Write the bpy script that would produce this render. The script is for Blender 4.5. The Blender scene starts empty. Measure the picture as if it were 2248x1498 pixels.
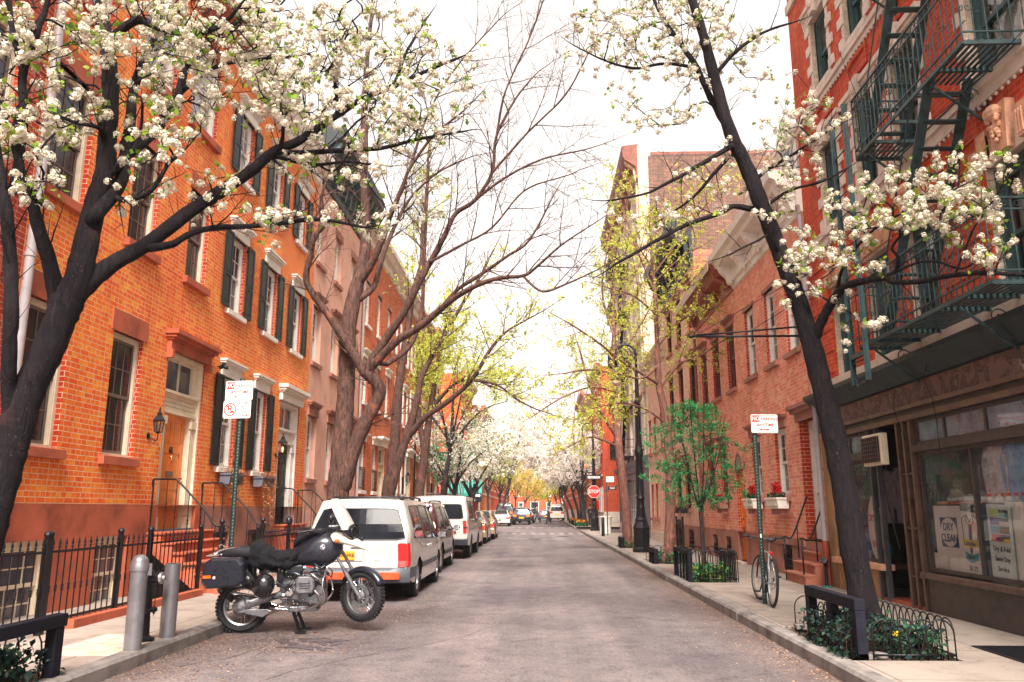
import bpy,math,random
import numpy as np
from mathutils import Vector,Matrix,noise as mnoise
rnd=random.Random(7)
S=bpy.context.scene
COL=S.collection
R=math.radians
# ---------------------------------------------------------------- camera
FPX,VX,VY,EYE=1760.0,1183.0,1117.0,1.6
PITCH=math.atan((VY-749)/FPX);YAW=math.atan((VX-1124)/math.hypot(FPX,VY-749))
cam=bpy.data.cameras.new('camera');camo=bpy.data.objects.new('camera',cam);COL.objects.link(camo)
camo.location=(0,0,EYE);camo.rotation_euler=(R(90)+PITCH,0,YAW)
cam.sensor_width=36;cam.lens=FPX/2248*36;cam.clip_start=0.05;cam.clip_end=3000
S.camera=camo
# ---------------------------------------------------------------- light
SUN_EL,SUN_AZ=48.0,176.0
w=bpy.data.worlds.new('World');S.world=w;w.use_nodes=True
nt=w.node_tree;nt.nodes.clear()
sky=nt.nodes.new('ShaderNodeTexSky');sky.sky_type='NISHITA';sky.sun_disc=False
sky.sun_elevation=R(SUN_EL);sky.sun_rotation=R(SUN_AZ);sky.dust_density=3.0;sky.air_density=1.0;sky.ozone_density=1.0
hsv=nt.nodes.new('ShaderNodeHueSaturation');hsv.inputs['Saturation'].default_value=0.18
tint=nt.nodes.new('ShaderNodeMixRGB');tint.blend_type='MULTIPLY';tint.inputs[0].default_value=1;tint.inputs[2].default_value=(1.0,.94,.90,1)
bg=nt.nodes.new('ShaderNodeBackground');bg.inputs['Strength'].default_value=0.15
wo=nt.nodes.new('ShaderNodeOutputWorld')
nt.links.new(sky.outputs[0],hsv.inputs['Color']);nt.links.new(hsv.outputs[0],tint.inputs[1])
veil=nt.nodes.new('ShaderNodeMixRGB');veil.inputs[0].default_value=.72;veil.inputs[2].default_value=(2.70,2.44,2.24,1)
nt.links.new(tint.outputs[0],veil.inputs[1]);nt.links.new(veil.outputs[0],bg.inputs[0]);nt.links.new(bg.outputs[0],wo.inputs[0])
sl=bpy.data.lights.new('sun','SUN');sl.energy=4.1;sl.angle=R(24);sl.color=(1,.93,.84)
so=bpy.data.objects.new('sun',sl);COL.objects.link(so)
sd=Vector((math.sin(R(SUN_AZ))*math.cos(R(SUN_EL)),math.cos(R(SUN_AZ))*math.cos(R(SUN_EL)),math.sin(R(SUN_EL))))
so.rotation_euler=sd.to_track_quat('Z','Y').to_euler()
S.view_settings.view_transform='Standard';S.view_settings.look='None'
S.view_settings.exposure=1.62;S.view_settings.gamma=1.0
# ---------------------------------------------------------------- photo pixel -> place
_cp,_sp,_cy,_sy=math.cos(PITCH),math.sin(PITCH),math.cos(YAW),math.sin(YAW)
def P(x,y,X=None,Y=None,z=None):
 a=(x-1124)/FPX;b=(749-y)/FPX
 fy=_cp-b*_sp;fz=_sp+b*_cp
 r=Vector((a*_cy-fy*_sy,a*_sy+fy*_cy,fz))
 t=X/r.x if X is not None else(Y/r.y if Y is not None else(z-EYE)/r.z)
 return Vector((0,0,EYE))+r*t
# ---------------------------------------------------------------- materials
MATS={}
def lnk(nt,a,b):nt.links.new(a,b)
def new_mat(name):
 m=bpy.data.materials.new(name);m.use_nodes=True;nt=m.node_tree
 b=nt.nodes['Principled BSDF'];MATS[name]=m
 return m,nt,b
def ramp(nt,fac,stops):
 r=nt.nodes.new('ShaderNodeValToRGB');e=r.color_ramp.elements
 while len(e)<len(stops):e.new(.5)
 for k,(p,c)in enumerate(stops):
  e[k].position=p;e[k].color=(*c,1)if len(c)==3 else c
 lnk(nt,fac,r.inputs[0]);return r.outputs[0]
def noise(nt,vec,scale,detail=4,rough=.55,dist=0):
 n=nt.nodes.new('ShaderNodeTexNoise');n.inputs['Scale'].default_value=scale
 n.inputs['Detail'].default_value=detail;n.inputs['Roughness'].default_value=rough;n.inputs['Distortion'].default_value=dist
 if vec is not None:lnk(nt,vec,n.inputs['Vector'])
 return n.outputs['Fac']
def mix(nt,fac,a,b,mode='MIX'):
 n=nt.nodes.new('ShaderNodeMixRGB');n.blend_type=mode
 for s,v in((n.inputs[0],fac),(n.inputs[1],a),(n.inputs[2],b)):
  if isinstance(v,(int,float)):s.default_value=v
  elif isinstance(v,tuple):s.default_value=(*v,1)if len(v)==3 else v
  else:lnk(nt,v,s)
 return n.outputs[0]
def mth(nt,op,a,b=0.0):
 n=nt.nodes.new('ShaderNodeMath');n.operation=op
 for s,v in((n.inputs[0],a),(n.inputs[1],b)):
  if isinstance(v,(int,float)):s.default_value=v
  else:lnk(nt,v,s)
 return n.outputs[0]
def bump(nt,b,h,strength=.3,dist=.01):
 n=nt.nodes.new('ShaderNodeBump');n.inputs['Strength'].default_value=strength;n.inputs['Distance'].default_value=dist
 lnk(nt,h,n.inputs['Height']);lnk(nt,n.outputs[0],b.inputs['Normal'])
def coords(nt,kind='Object'):
 t=nt.nodes.new('ShaderNodeTexCoord');return t.outputs[kind]
def worldpos(nt):
 return nt.nodes.new('ShaderNodeNewGeometry').outputs['Position']
def plain(name,col,rough=.6,metal=0,var=.12,scale=6,bmp=0,spec=.5,coat=0,bscale=60):
 """one colour, broken up by two noises (wear, dirt)"""
 if name in MATS:return MATS[name]
 m,nt,b=new_mat(name);v=worldpos(nt)
 c=col
 if var:
  d=tuple(max(0,x*(1-var*1.6))for x in col);l=tuple(min(1,x*(1+var))for x in col)
  f=noise(nt,v,scale,6,.62)
  c=ramp(nt,f,[(.3,d),(.5,col),(.72,l)])
  lnk(nt,c,b.inputs['Base Color'])
  lnk(nt,mth(nt,'ADD',mth(nt,'MULTIPLY',noise(nt,v,scale*3,3),.25),rough-.12),b.inputs['Roughness'])
 else:
  b.inputs['Base Color'].default_value=(*col,1);b.inputs['Roughness'].default_value=rough
 b.inputs['Metallic'].default_value=metal;b.inputs['Specular IOR Level'].default_value=spec
 if coat:b.inputs['Coat Weight'].default_value=coat;b.inputs['Coat Roughness'].default_value=.06
 if bmp:bump(nt,b,noise(nt,v,bscale,4),bmp,.006)
 return m
def brick(name,c1,c2,c3,mortar,bw=.23,bh=.080,ms=.0062,var=.9,bumps=.5,patch=(1,1,1),soot=(.8,.8,.8)):
 """c1..c3 brick colours; patch multiplies in large clouds, soot in streaks"""
 m,nt,b=new_mat(name);p=worldpos(nt)
 s=nt.nodes.new('ShaderNodeSeparateXYZ');lnk(nt,p,s.inputs[0])
 cb=nt.nodes.new('ShaderNodeCombineXYZ')
 lnk(nt,mth(nt,'ADD',s.outputs[0],s.outputs[1]),cb.inputs[0]);lnk(nt,s.outputs[2],cb.inputs[1])
 t=nt.nodes.new('ShaderNodeTexBrick');lnk(nt,cb.outputs[0],t.inputs['Vector'])
 t.offset=.5;t.squash=.55;t.squash_frequency=2
 t.inputs['Scale'].default_value=1;t.inputs['Brick Width'].default_value=bw;t.inputs['Row Height'].default_value=bh
 t.inputs['Mortar Size'].default_value=ms;t.inputs['Mortar Smooth'].default_value=.2;t.inputs['Bias'].default_value=0
 t.inputs['Color1'].default_value=(0,0,0,1);t.inputs['Color2'].default_value=(1,1,1,1);t.inputs['Mortar'].default_value=(.5,.5,.5,1)
 col=ramp(nt,t.outputs['Color'],[(.0,c3),(.28,c1),(.6,c2),(1,c1)])
 big=noise(nt,p,.55,4,.6)
 col=mix(nt,1.0,col,ramp(nt,big,[(.38,(1,1,1)),(.62,patch)]),'MULTIPLY')
 fine=noise(nt,p,14,5,.7)
 col=mix(nt,var,col,ramp(nt,fine,[(.25,(.66,.64,.62)),(.5,(1,1,1)),(.8,(1.15,1.12,1.1))]),'MULTIPLY')
 mc=mix(nt,.7,mortar,ramp(nt,noise(nt,p,5,4),[(.3,(.62,.6,.6)),(.7,(1,1,1))]),'MULTIPLY')
 col=mix(nt,t.outputs['Fac'],col,mc)
 mp=nt.nodes.new('ShaderNodeMapping');mp.inputs['Scale'].default_value=(1.1,1.1,.16);lnk(nt,p,mp.inputs['Vector'])
 st=noise(nt,mp.outputs[0],1.6,5,.65)
 col=mix(nt,1.0,col,ramp(nt,st,[(.32,soot),(.56,(1,1,1))]),'MULTIPLY')
 lnk(nt,col,b.inputs['Base Color']);b.inputs['Roughness'].default_value=.86;b.inputs['Specular IOR Level'].default_value=.25
 h=mth(nt,'SUBTRACT',mth(nt,'MULTIPLY',fine,.35),t.outputs['Fac'])
 bump(nt,b,h,bumps,.012)
 return m
def glassy(name,tintc=(.9,.95,.95),refl=1.45,rough=0.0,base=.04):
 """window glass: see-through with a fresnel reflection (thin sheet)"""
 m=bpy.data.materials.new(name);m.use_nodes=True;nt=m.node_tree;nt.nodes.clear();MATS[name]=m
 o=nt.nodes.new('ShaderNodeOutputMaterial');mx=nt.nodes.new('ShaderNodeMixShader')
 tr=nt.nodes.new('ShaderNodeBsdfTransparent');tr.inputs[0].default_value=(*tintc,1)
 g=nt.nodes.new('ShaderNodeBsdfGlossy');g.inputs['Roughness'].default_value=rough
 fr=nt.nodes.new('ShaderNodeFresnel');fr.inputs[0].default_value=refl
 f2=mth(nt,'ADD',mth(nt,'MULTIPLY',fr.outputs[0],1.4),base)
 lnk(nt,f2,mx.inputs[0]);lnk(nt,tr.outputs[0],mx.inputs[1]);lnk(nt,g.outputs[0],mx.inputs[2]);lnk(nt,mx.outputs[0],o.inputs[0])
 bp=nt.nodes.new('ShaderNodeBump');bp.inputs['Strength'].default_value=.05;bp.inputs['Distance'].default_value=.05
 lnk(nt,noise(nt,worldpos(nt),2.2,2),bp.inputs['Height']);lnk(nt,bp.outputs[0],g.inputs['Normal'])
 return m
def bark(name,dark,light,scale=9,moss=None):
 m,nt,b=new_mat(name);p=worldpos(nt)
 mp=nt.nodes.new('ShaderNodeMapping');mp.inputs['Scale'].default_value=(1,1,.22);lnk(nt,p,mp.inputs['Vector'])
 n=noise(nt,mp.outputs[0],scale*3,6,.7,.6)
 col=ramp(nt,n,[(.34,dark),(.62,light),(.8,tuple(min(1,x*1.7)for x in light))])
 if moss:col=mix(nt,ramp(nt,noise(nt,p,2.5,4),[(.52,(0,0,0)),(.66,(.8,.8,.8))]),col,moss)
 fl=ramp(nt,noise(nt,p,48,3,.75),[(.62,(0,0,0)),(.68,(1,1,1))]);gt=ramp(nt,noise(nt,p,3.2,3),[(.46,(0,0,0)),(.58,(1,1,1))])
 col=mix(nt,mth(nt,'MULTIPLY',mth(nt,'MULTIPLY',fl,gt),.7),col,tuple(min(1,x*4+.03)for x in light))
 col=mix(nt,ramp(nt,noise(nt,p,1.9,5,.7),[(.60,(0,0,0)),(.68,(.55,.55,.55))]),col,tuple(a_*q for a_,q in zip(light,(2.6,1.6,1.4))))
 lnk(nt,col,b.inputs['Base Color']);b.inputs['Roughness'].default_value=.9;b.inputs['Specular IOR Level'].default_value=.2
 bump(nt,b,n,1.0,.04)
 return m
def leafy(name,cols,transl=.35,rough=.6):
 """leaf / petal colours picked per face cluster by a position noise, with some light let through"""
 m=bpy.data.materials.new(name);m.use_nodes=True;nt=m.node_tree;nt.nodes.clear();MATS[name]=m
 o=nt.nodes.new('ShaderNodeOutputMaterial');mx=nt.nodes.new('ShaderNodeMixShader');mx.inputs[0].default_value=transl
 d=nt.nodes.new('ShaderNodeBsdfDiffuse');t=nt.nodes.new('ShaderNodeBsdfTranslucent')
 n=noise(nt,worldpos(nt),7,3,.7)
 k=len(cols);c=ramp(nt,n,[(.3+.4*i/max(1,k-1),cc)for i,cc in enumerate(cols)])
 lnk(nt,c,d.inputs[0]);lnk(nt,c,t.inputs[0]);lnk(nt,d.outputs[0],mx.inputs[1]);lnk(nt,t.outputs[0],mx.inputs[2]);lnk(nt,mx.outputs[0],o.inputs[0])
 return m
# ---------------------------------------------------------------- mesh builder
class MB:
 def __init__(s):s.v=[];s.f=[];s.m=[];s.mi=0
 def add(s,vs,fs):
  o=len(s.v);s.v.extend([tuple(p)for p in vs])
  for f in fs:s.f.append(tuple(i+o for i in f));s.m.append(s.mi)
 def mat(s,i):s.mi=i;return s
 def quad(s,a,b,c,d):s.add([a,b,c,d],[(0,1,2,3)])
 def poly(s,pts):s.add(pts,[tuple(range(len(pts)))])
 def box(s,x0,x1,y0,y1,z0,z1):
  if x0>x1:x0,x1=x1,x0
  if y0>y1:y0,y1=y1,y0
  if z0>z1:z0,z1=z1,z0
  s.add([(x0,y0,z0),(x1,y0,z0),(x1,y1,z0),(x0,y1,z0),(x0,y0,z1),(x1,y0,z1),(x1,y1,z1),(x0,y1,z1)],[(0,3,2,1),(4,5,6,7),(0,1,5,4),(1,2,6,5),(2,3,7,6),(3,0,4,7)])
  return s
 def obox(s,c,size,rot=None):
  M=rot if rot is not None else Matrix.Identity(3);c=Vector(c);a,b,d=size[0]/2,size[1]/2,size[2]/2
  vs=[c+M@Vector(p)for p in[(-a,-b,-d),(a,-b,-d),(a,b,-d),(-a,b,-d),(-a,-b,d),(a,-b,d),(a,b,d),(-a,b,d)]]
  s.add(vs,[(0,3,2,1),(4,5,6,7),(0,1,5,4),(1,2,6,5),(2,3,7,6),(3,0,4,7)]);return s
 def bar(s,a,b,wd,th,up=(0,0,1)):
  """rectangular bar from a to b"""
  a=Vector(a);b=Vector(b);d=b-a;L=d.length
  if L<1e-6:return s
  d.normalize();u=Vector(up);r=d.cross(u)
  if r.length<1e-4:r=d.cross(Vector((1,0,0)))
  r.normalize();u=r.cross(d)
  M=Matrix((r,d,u)).transposed();return s.obox((a+b)/2,(wd,L,th),M)
 def tube(s,pts,r,n=8,cap=True,closed=False):
  pts=[Vector(p)for p in pts];k=len(pts)
  rs=r if isinstance(r,(list,tuple))else[r]*k
  prev=None;vs=[]
  for i,p in enumerate(pts):
   if closed:d=pts[(i+1)%k]-pts[i-1]
   else:d=pts[min(i+1,k-1)]-pts[max(i-1,0)]
   if d.length<1e-9:d=Vector((0,0,1))
   d.normalize()
   if prev is None:
    u=d.orthogonal().normalized()
    if abs(d.z)<.95:u=(Vector((0,0,1))-d*d.z).normalized()
   else:
    u=prev-d*prev.dot(d)
    u=u.normalized()if u.length>1e-6 else d.orthogonal().normalized()
   prev=u;w_=d.cross(u)
   for j in range(n):
    a=2*math.pi*j/n;q=p+(u*math.cos(a)+w_*math.sin(a))*rs[i];vs.append((q.x,q.y,q.z))
  fs=[]
  for i in range(k if closed else k-1):
   i2=(i+1)%k
   for j in range(n):
    j2=(j+1)%n;fs.append((i*n+j,i*n+j2,i2*n+j2,i2*n+j))
  if cap and not closed:fs.append(tuple(reversed(range(n))));fs.append(tuple((k-1)*n+j for j in range(n)))
  s.add(vs,fs);return s
 def lathe(s,prof,n=16,c=(0,0,0),M=None,cap=True):
  """profile of (radius, height) round the local z axis"""
  c=Vector(c);vs=[]
  for r,z in prof:
   for j in range(n):
    a=2*math.pi*j/n;q=Vector((r*math.cos(a),r*math.sin(a),z));vs.append(c+(M@q if M is not None else q))
  fs=[]
  for i in range(len(prof)-1):
   for j in range(n):
    j2=(j+1)%n;fs.append((i*n+j,i*n+j2,(i+1)*n+j2,(i+1)*n+j))
  if cap:
   if prof[0][0]>1e-5:fs.append(tuple(reversed(range(n))))
   if prof[-1][0]>1e-5:fs.append(tuple((len(prof)-1)*n+j for j in range(n)))
  s.add(vs,fs);return s
 def prism(s,poly,a,b,ax='y'):
  """2d polygon extruded: ax 'y': poly is (x,z); 'x': (y,z); 'z': (x,y)"""
  f={'y':lambda p,t:(p[0],t,p[1]),'x':lambda p,t:(t,p[0],p[1]),'z':lambda p,t:(p[0],p[1],t)}[ax]
  n=len(poly);vs=[f(p,a)for p in poly]+[f(p,b)for p in poly]
  fs=[tuple(range(n)),tuple(reversed(range(n,2*n)))]+[(i,i+n,(i+1)%n+n,(i+1)%n)for i in range(n)]
  s.add(vs,fs);return s
 def ball(s,c,r,n=12,k=8,M=None):
  rx,ry,rz=(r,r,r)if isinstance(r,(int,float))else r
  c=Vector(c);vs=[];fs=[]
  for i in range(k+1):
   t=math.pi*i/k
   for j in range(n):
    a=2*math.pi*j/n;q=Vector((rx*math.sin(t)*math.cos(a),ry*math.sin(t)*math.sin(a),-rz*math.cos(t)))
    vs.append(c+(M@q if M is not None else q))
  for i in range(k):
   for j in range(n):
    j2=(j+1)%n;fs.append((i*n+j,i*n+j2,(i+1)*n+j2,(i+1)*n+j))
  s.add(vs,fs);return s
 def loft(s,rings,cap=True):
  n=len(rings[0]);vs=[p for r_ in rings for p in r_];fs=[]
  for i in range(len(rings)-1):
   for j in range(n):
    j2=(j+1)%n;fs.append((i*n+j,i*n+j2,(i+1)*n+j2,(i+1)*n+j))
  if cap:fs.append(tuple(reversed(range(n))));fs.append(tuple((len(rings)-1)*n+j for j in range(n)))
  s.add(vs,fs);return s
 def text(s,string,size,M,depth=.002,align='CENTER',sx=1.0):
  """real lettering; M maps local (x right, y up, z out) to the place"""
  cu=bpy.data.curves.new('t','FONT');cu.body=string;cu.size=size;cu.extrude=depth;cu.align_x=align;cu.align_y='CENTER';cu.resolution_u=2;cu.offset=size*.016
  ob=bpy.data.objects.new('t',cu);COL.objects.link(ob);dg=bpy.context.evaluated_depsgraph_get()
  me=bpy.data.meshes.new_from_object(ob.evaluated_get(dg))
  vs=[M@Vector((v.co.x*sx,v.co.y,v.co.z))for v in me.vertices]
  s.add(vs,[tuple(p.vertices)for p in me.polygons])
  bpy.data.objects.remove(ob);bpy.data.meshes.remove(me);bpy.data.curves.remove(cu);return s
 def mesh(s,name,mats,smooth=False,merge=False):
  me=bpy.data.meshes.new(name)
  if merge:
   import bmesh
  me.from_pydata(s.v,[],s.f);me.update()
  mats=mats if isinstance(mats,(list,tuple))else[mats]
  for m in mats:me.materials.append(MATS[m]if isinstance(m,str)else m)
  if len(mats)>1:me.polygons.foreach_set('material_index',s.m)
  if smooth:me.polygons.foreach_set('use_smooth',[True]*len(me.polygons));
  return me
 def build(s,name,mats,parent=None,smooth=False,bevel=0,sharp=None,weld=False,subd=0):
  me=s.mesh(name,mats,smooth)
  import bmesh
  if weld or bevel or True:
   bm=bmesh.new();bm.from_mesh(me)
   if weld or bevel or subd:bmesh.ops.remove_doubles(bm,verts=bm.verts,dist=.0004)
   if len(bm.faces)<60000 and not getattr(s,'open',False):bmesh.ops.recalc_face_normals(bm,faces=bm.faces)
   bm.to_mesh(me);bm.free()
  if smooth and sharp is not None:me.set_sharp_from_angle(angle=R(sharp))
  o=bpy.data.objects.new(name,me);COL.objects.link(o)
  if parent is not None:o.parent=parent
  if bevel:
   md=o.modifiers.new('bevel','BEVEL');md.width=bevel;md.segments=2;md.limit_method='ANGLE';md.angle_limit=R(40);md.harden_normals=False
  if subd:
   md=o.modifiers.new('subsurf','SUBSURF');md.levels=subd;md.render_levels=subd
  return o
def np_mesh(name,verts,faces,mats,mi=None,parent=None,smooth=False):
 """big meshes straight from arrays (faces all of one size)"""
 me=bpy.data.meshes.new(name);nv=len(verts);nf,k=faces.shape
 me.vertices.add(nv);me.vertices.foreach_set('co',verts.astype(np.float32).ravel())
 me.loops.add(nf*k);me.loops.foreach_set('vertex_index',faces.astype(np.int32).ravel())
 me.polygons.add(nf);me.polygons.foreach_set('loop_start',np.arange(0,nf*k,k,dtype=np.int32));me.polygons.foreach_set('loop_total',np.full(nf,k,dtype=np.int32))
 for m in(mats if isinstance(mats,(list,tuple))else[mats]):me.materials.append(MATS[m])
 if mi is not None:me.polygons.foreach_set('material_index',mi.astype(np.int32))
 if smooth:me.polygons.foreach_set('use_smooth',np.ones(nf,dtype=bool))
 me.update(calc_edges=True);me.validate()
 o=bpy.data.objects.new(name,me);COL.objects.link(o)
 if parent is not None:o.parent=parent
 return o
# ---------------------------------------------------------------- naming
def tag(o,label=None,cat=None,group=None,kind=None):
 if label:o['label']=label
 if cat:o['category']=cat
 if group:o['group']=group
 if kind:o['kind']=kind
 return o
def empty(name,loc=(0,0,0),rz=0,label=None,cat=None,group=None,scale=None):
 o=bpy.data.objects.new(name,None);COL.objects.link(o);o.location=loc;o.rotation_euler=(0,0,rz);o.empty_display_size=.2
 return tag(o,label,cat,group)
def kids(o):return[c for c in list(COL.objects)if c.parent==o]
def copy_tree(o,parent=None):
 c=o.copy();COL.objects.link(c);c.parent=parent
 for ch in list(o.children):copy_tree(ch,c)
 return c
def repeat(o,loc,rz,label,group=None):
 c=copy_tree(o);c.location=loc;c.rotation_euler=(0,0,rz);c['label']=label
 if group:c['group']=group
 return c
def arc(cx,cz,r,a0,a1,n):return[(cx+r*math.cos(R(a0+(a1-a0)*i/n)),cz+r*math.sin(R(a0+(a1-a0)*i/n)))for i in range(n+1)]
def smoothpts(pts,k=3):
 """catmull-rom through the points"""
 pts=[Vector(p)for p in pts];out=[]
 for i in range(len(pts)-1):
  p0,p1,p2,p3=pts[max(i-1,0)],pts[i],pts[i+1],pts[min(i+2,len(pts)-1)]
  for j in range(k):
   t=j/k;out.append(.5*((2*p1)+(p2-p0)*t+(2*p0-5*p1+4*p2-p3)*t*t+(3*p1-p0-3*p2+p3)*t*t*t))
 out.append(pts[-1]);return out
# ---------------------------------------------------------------- the materials of the place
brick('brick_orange',(.86,.185,.026),(.78,.115,.018),(.88,.29,.032),(.92,.62,.36),patch=(1.08,1.3,1.1),soot=(.9,.72,.7))
brick('brick_orange_red',(.60,.15,.035),(.48,.085,.025),(.62,.21,.05),(.84,.56,.42),patch=(1.05,1.15,1.0),soot=(.88,.74,.72))
brick('brick_red',(.44,.052,.02),(.32,.034,.018),(.5,.085,.03),(.66,.38,.3),ms=.005,patch=(1,.9,.9))
brick('brick_tenement',(.56,.06,.02),(.46,.042,.018),(.6,.1,.03),(.62,.3,.22),ms=.0035,patch=(1.05,1.25,1.1),soot=(.75,.7,.7))
brick('brick_salmon',(.84,.29,.18),(.74,.18,.11),(.86,.41,.27),(.86,.68,.56),ms=.006,patch=(1.05,1.12,1.12),soot=(.85,.8,.8))
brick('brick_pale',(.82,.46,.34),(.74,.34,.23),(.86,.56,.44),(.86,.74,.64),ms=.006,soot=(.88,.84,.84))  # lighter copy of the salmon brick; overexposed light is put into the colour
brick('brick_vermilion',(.58,.12,.03),(.46,.075,.022),(.62,.17,.045),(.78,.42,.28),ms=.004)
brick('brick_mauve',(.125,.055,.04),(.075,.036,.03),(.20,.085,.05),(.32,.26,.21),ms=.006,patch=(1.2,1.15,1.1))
brick('brick_buff',(.60,.47,.36),(.50,.38,.28),(.66,.53,.42),(.5,.42,.34),ms=.005)
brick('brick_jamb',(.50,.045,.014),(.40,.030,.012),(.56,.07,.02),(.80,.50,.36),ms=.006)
plain('reveal_red',(.33,.026,.014),.8,var=.3,scale=30,bmp=.3)
plain('brownstone',(.42,.095,.045),.85,var=.28,scale=1.8,bmp=.35)
plain('brownstone_pale',(.36,.15,.11),.85,var=.25,scale=2.2,bmp=.3)
plain('brownstone_dark',(.20,.07,.05),.85,var=.3,scale=3,bmp=.3)
plain('limestone',(.64,.53,.45),.8,var=.16,scale=3,bmp=.2)
plain('terracotta',(.60,.32,.2),.75,var=.2,scale=9,bmp=.4)
plain('stucco_pink',(.70,.38,.29),.9,var=.13,scale=1.1,bmp=.3,bscale=40)
plain('white_paint',(.80,.75,.69),.5,var=.09,scale=5)
plain('cream_paint',(.74,.63,.47),.5,var=.1,scale=5)
plain('tan_paint',(.17,.12,.10),.55,var=.12,scale=6)
plain('orange_wood',(.78,.20,.02),.35,var=.22,scale=4,coat=.4)
plain('brown_paint',(.30,.055,.03),.45,var=.2,scale=3)
plain('maroon_paint',(.16,.03,.03),.5,var=.2,scale=4)
plain('shutter_green',(.006,.010,.013),.45,var=.2,scale=5,spec=.35)
plain('black_iron',(.005,.005,.008),.45,var=.3,scale=10,spec=.35)
plain('iron_green',(.016,.044,.048),.5,var=.5,scale=7,bmp=.25)
plain('frame_green',(.03,.075,.08),.55,var=.3,scale=5)
plain('steel_grey',(.26,.25,.27),.38,metal=.6,var=.16,scale=5,bmp=.1)
plain('galvanised',(.5,.5,.52),.4,metal=.8,var=.1,scale=7)
plain('gutter_white',(.36,.32,.33),.45,var=.1,scale=4)
plain('gutter_brown',(.28,.07,.05),.5,var=.2,scale=3)
plain('slate',(.1,.09,.1),.7,var=.25,scale=4,bmp=.2)
plain('tar',(.03,.028,.032),.8,var=.3,scale=2)
plain('shop_brown',(.045,.032,.03),.45,var=.3,scale=4)
plain('shop_bronze',(.12,.07,.052),.4,metal=.3,var=.3,scale=5)
plain('shop_dark',(.05,.048,.056),.5,var=.3,scale=3)
plain('shop_tan',(.34,.19,.09),.75,var=.3,scale=2.4,bmp=.2)
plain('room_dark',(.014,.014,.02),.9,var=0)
plain('curtain',(.62,.58,.55),.9,var=.15,scale=12)
plain('curtain_dim',(.19,.19,.22),.9,var=.25,scale=9)
plain('grey_paint',(.12,.125,.16),.5,var=.18,scale=4)
plain('grey_light',(.52,.5,.5),.6,var=.12,scale=3)
plain('clapboard',(.34,.09,.06),.6,var=.15,scale=5)
plain('kerb_stone',(.20,.175,.165),.85,var=.35,scale=3.5,bmp=.5)
plain('soil',(.085,.045,.033),.95,var=.4,scale=14,bmp=.8)
plain('red_sign',(.72,.025,.02),.4,var=.05,scale=4)
plain('white_sign',(.80,.76,.73),.45,var=.05,scale=6)
plain('black_sign',(.015,.015,.02),.4,var=0)
plain('blue_sign',(.02,.03,.13),.4,var=0)
plain('sign_post',(.012,.035,.03),.45,var=.3,scale=12)
plain('dark_wood',(.009,.009,.015),.7,var=.35,scale=7,bmp=.3,spec=.15)
plain('awning_green',(.015,.2,.16),.7,var=.15,scale=4)
plain('canvas_rust',(.36,.11,.08),.8,var=.15,scale=4)
plain('brass',(.5,.33,.12),.3,metal=1,var=.1)
plain('orange_lens',(.85,.16,.02),.25,var=0)
plain('red_lens',(.48,.012,.012),.45,var=0,spec=.2)
plain('lens_white',(.75,.7,.66),.15,var=0,coat=.8)
glassy('glass');glassy('glass_shop',(.95,.98,.98),1.3,base=.02)
def dusty(name,film,k):
 m=MATS[name];nt=m.node_tree;o=[n for n in nt.nodes if n.type=='OUTPUT_MATERIAL'][0];src_=o.inputs[0].links[0].from_socket;d=nt.nodes.new('ShaderNodeBsdfDiffuse');d.inputs[0].default_value=(*film,1);mx=nt.nodes.new('ShaderNodeMixShader')
 lnk(nt,mth(nt,'MULTIPLY',ramp(nt,noise(nt,worldpos(nt),2.5,5,.65),[(.3,(.5,.5,.5)),(.7,(1.4,1.4,1.4))]),k),mx.inputs[0]);lnk(nt,src_,mx.inputs[1]);lnk(nt,d.outputs[0],mx.inputs[2]);lnk(nt,mx.outputs[0],o.inputs[0])
dusty('glass_shop',(.42,.55,.62),.07);glassy('glass_dusty',(.8,.88,.92),1.4,base=.05);dusty('glass_dusty',(.36,.44,.52),.5)
def pane_mat(name,col,rough=.06):
 m,nt,b=new_mat(name);p=worldpos(nt)
 c=ramp(nt,noise(nt,p,1.3,3),[(.35,tuple(x*.6 for x in col)),(.65,tuple(x*1.5 for x in col))]);lnk(nt,c,b.inputs['Base Color'])
 b.inputs['Roughness'].default_value=rough;b.inputs['IOR'].default_value=1.5;b.inputs['Specular IOR Level'].default_value=.5
 bump(nt,b,noise(nt,p,1.8,2),.07,.05);return m
pane_mat('pane_dark',(.010,.010,.018),.12);pane_mat('pane_mid',(.06,.06,.08));pane_mat('pane_pale',(.34,.33,.34));pane_mat('car_glass',(.012,.013,.016),.03);pane_mat('tail_glass',(.010,.011,.015),.10);MATS['tail_glass'].node_tree.nodes['Principled BSDF'].inputs['Specular IOR Level'].default_value=.09
bark('bark_pear',(.004,.0035,.006),(.018,.012,.014),9)
bark('bark_brown',(.022,.012,.012),(.125,.064,.050),7)
bark('bark_plane',(.07,.03,.026),(.24,.11,.085),6)
bark('bark_far',(.012,.010,.014),(.05,.035,.036),6)
leafy('petals',[(.52,.47,.35),(.70,.64,.52),(.78,.73,.62)],.25)
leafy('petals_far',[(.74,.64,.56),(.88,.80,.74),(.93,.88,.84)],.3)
leafy('leaf_fresh',[(.05,.14,.03),(.20,.30,.04),(.42,.46,.07)],.4)
leafy('leaf_lime',[(.34,.40,.05),(.56,.60,.10),(.76,.74,.22)],.5)
leafy('leaf_green',[(.02,.12,.05),(.05,.24,.09),(.16,.38,.12)],.35)
leafy('leaf_dark',[(.012,.03,.02),(.03,.075,.045),(.07,.13,.08)],.2)
leafy('leaf_gold',[(.45,.26,.06),(.62,.42,.10),(.5,.5,.14)],.35)
leafy('ivy',[(.006,.012,.016),(.018,.036,.036),(.08,.11,.09)],.1)
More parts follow.
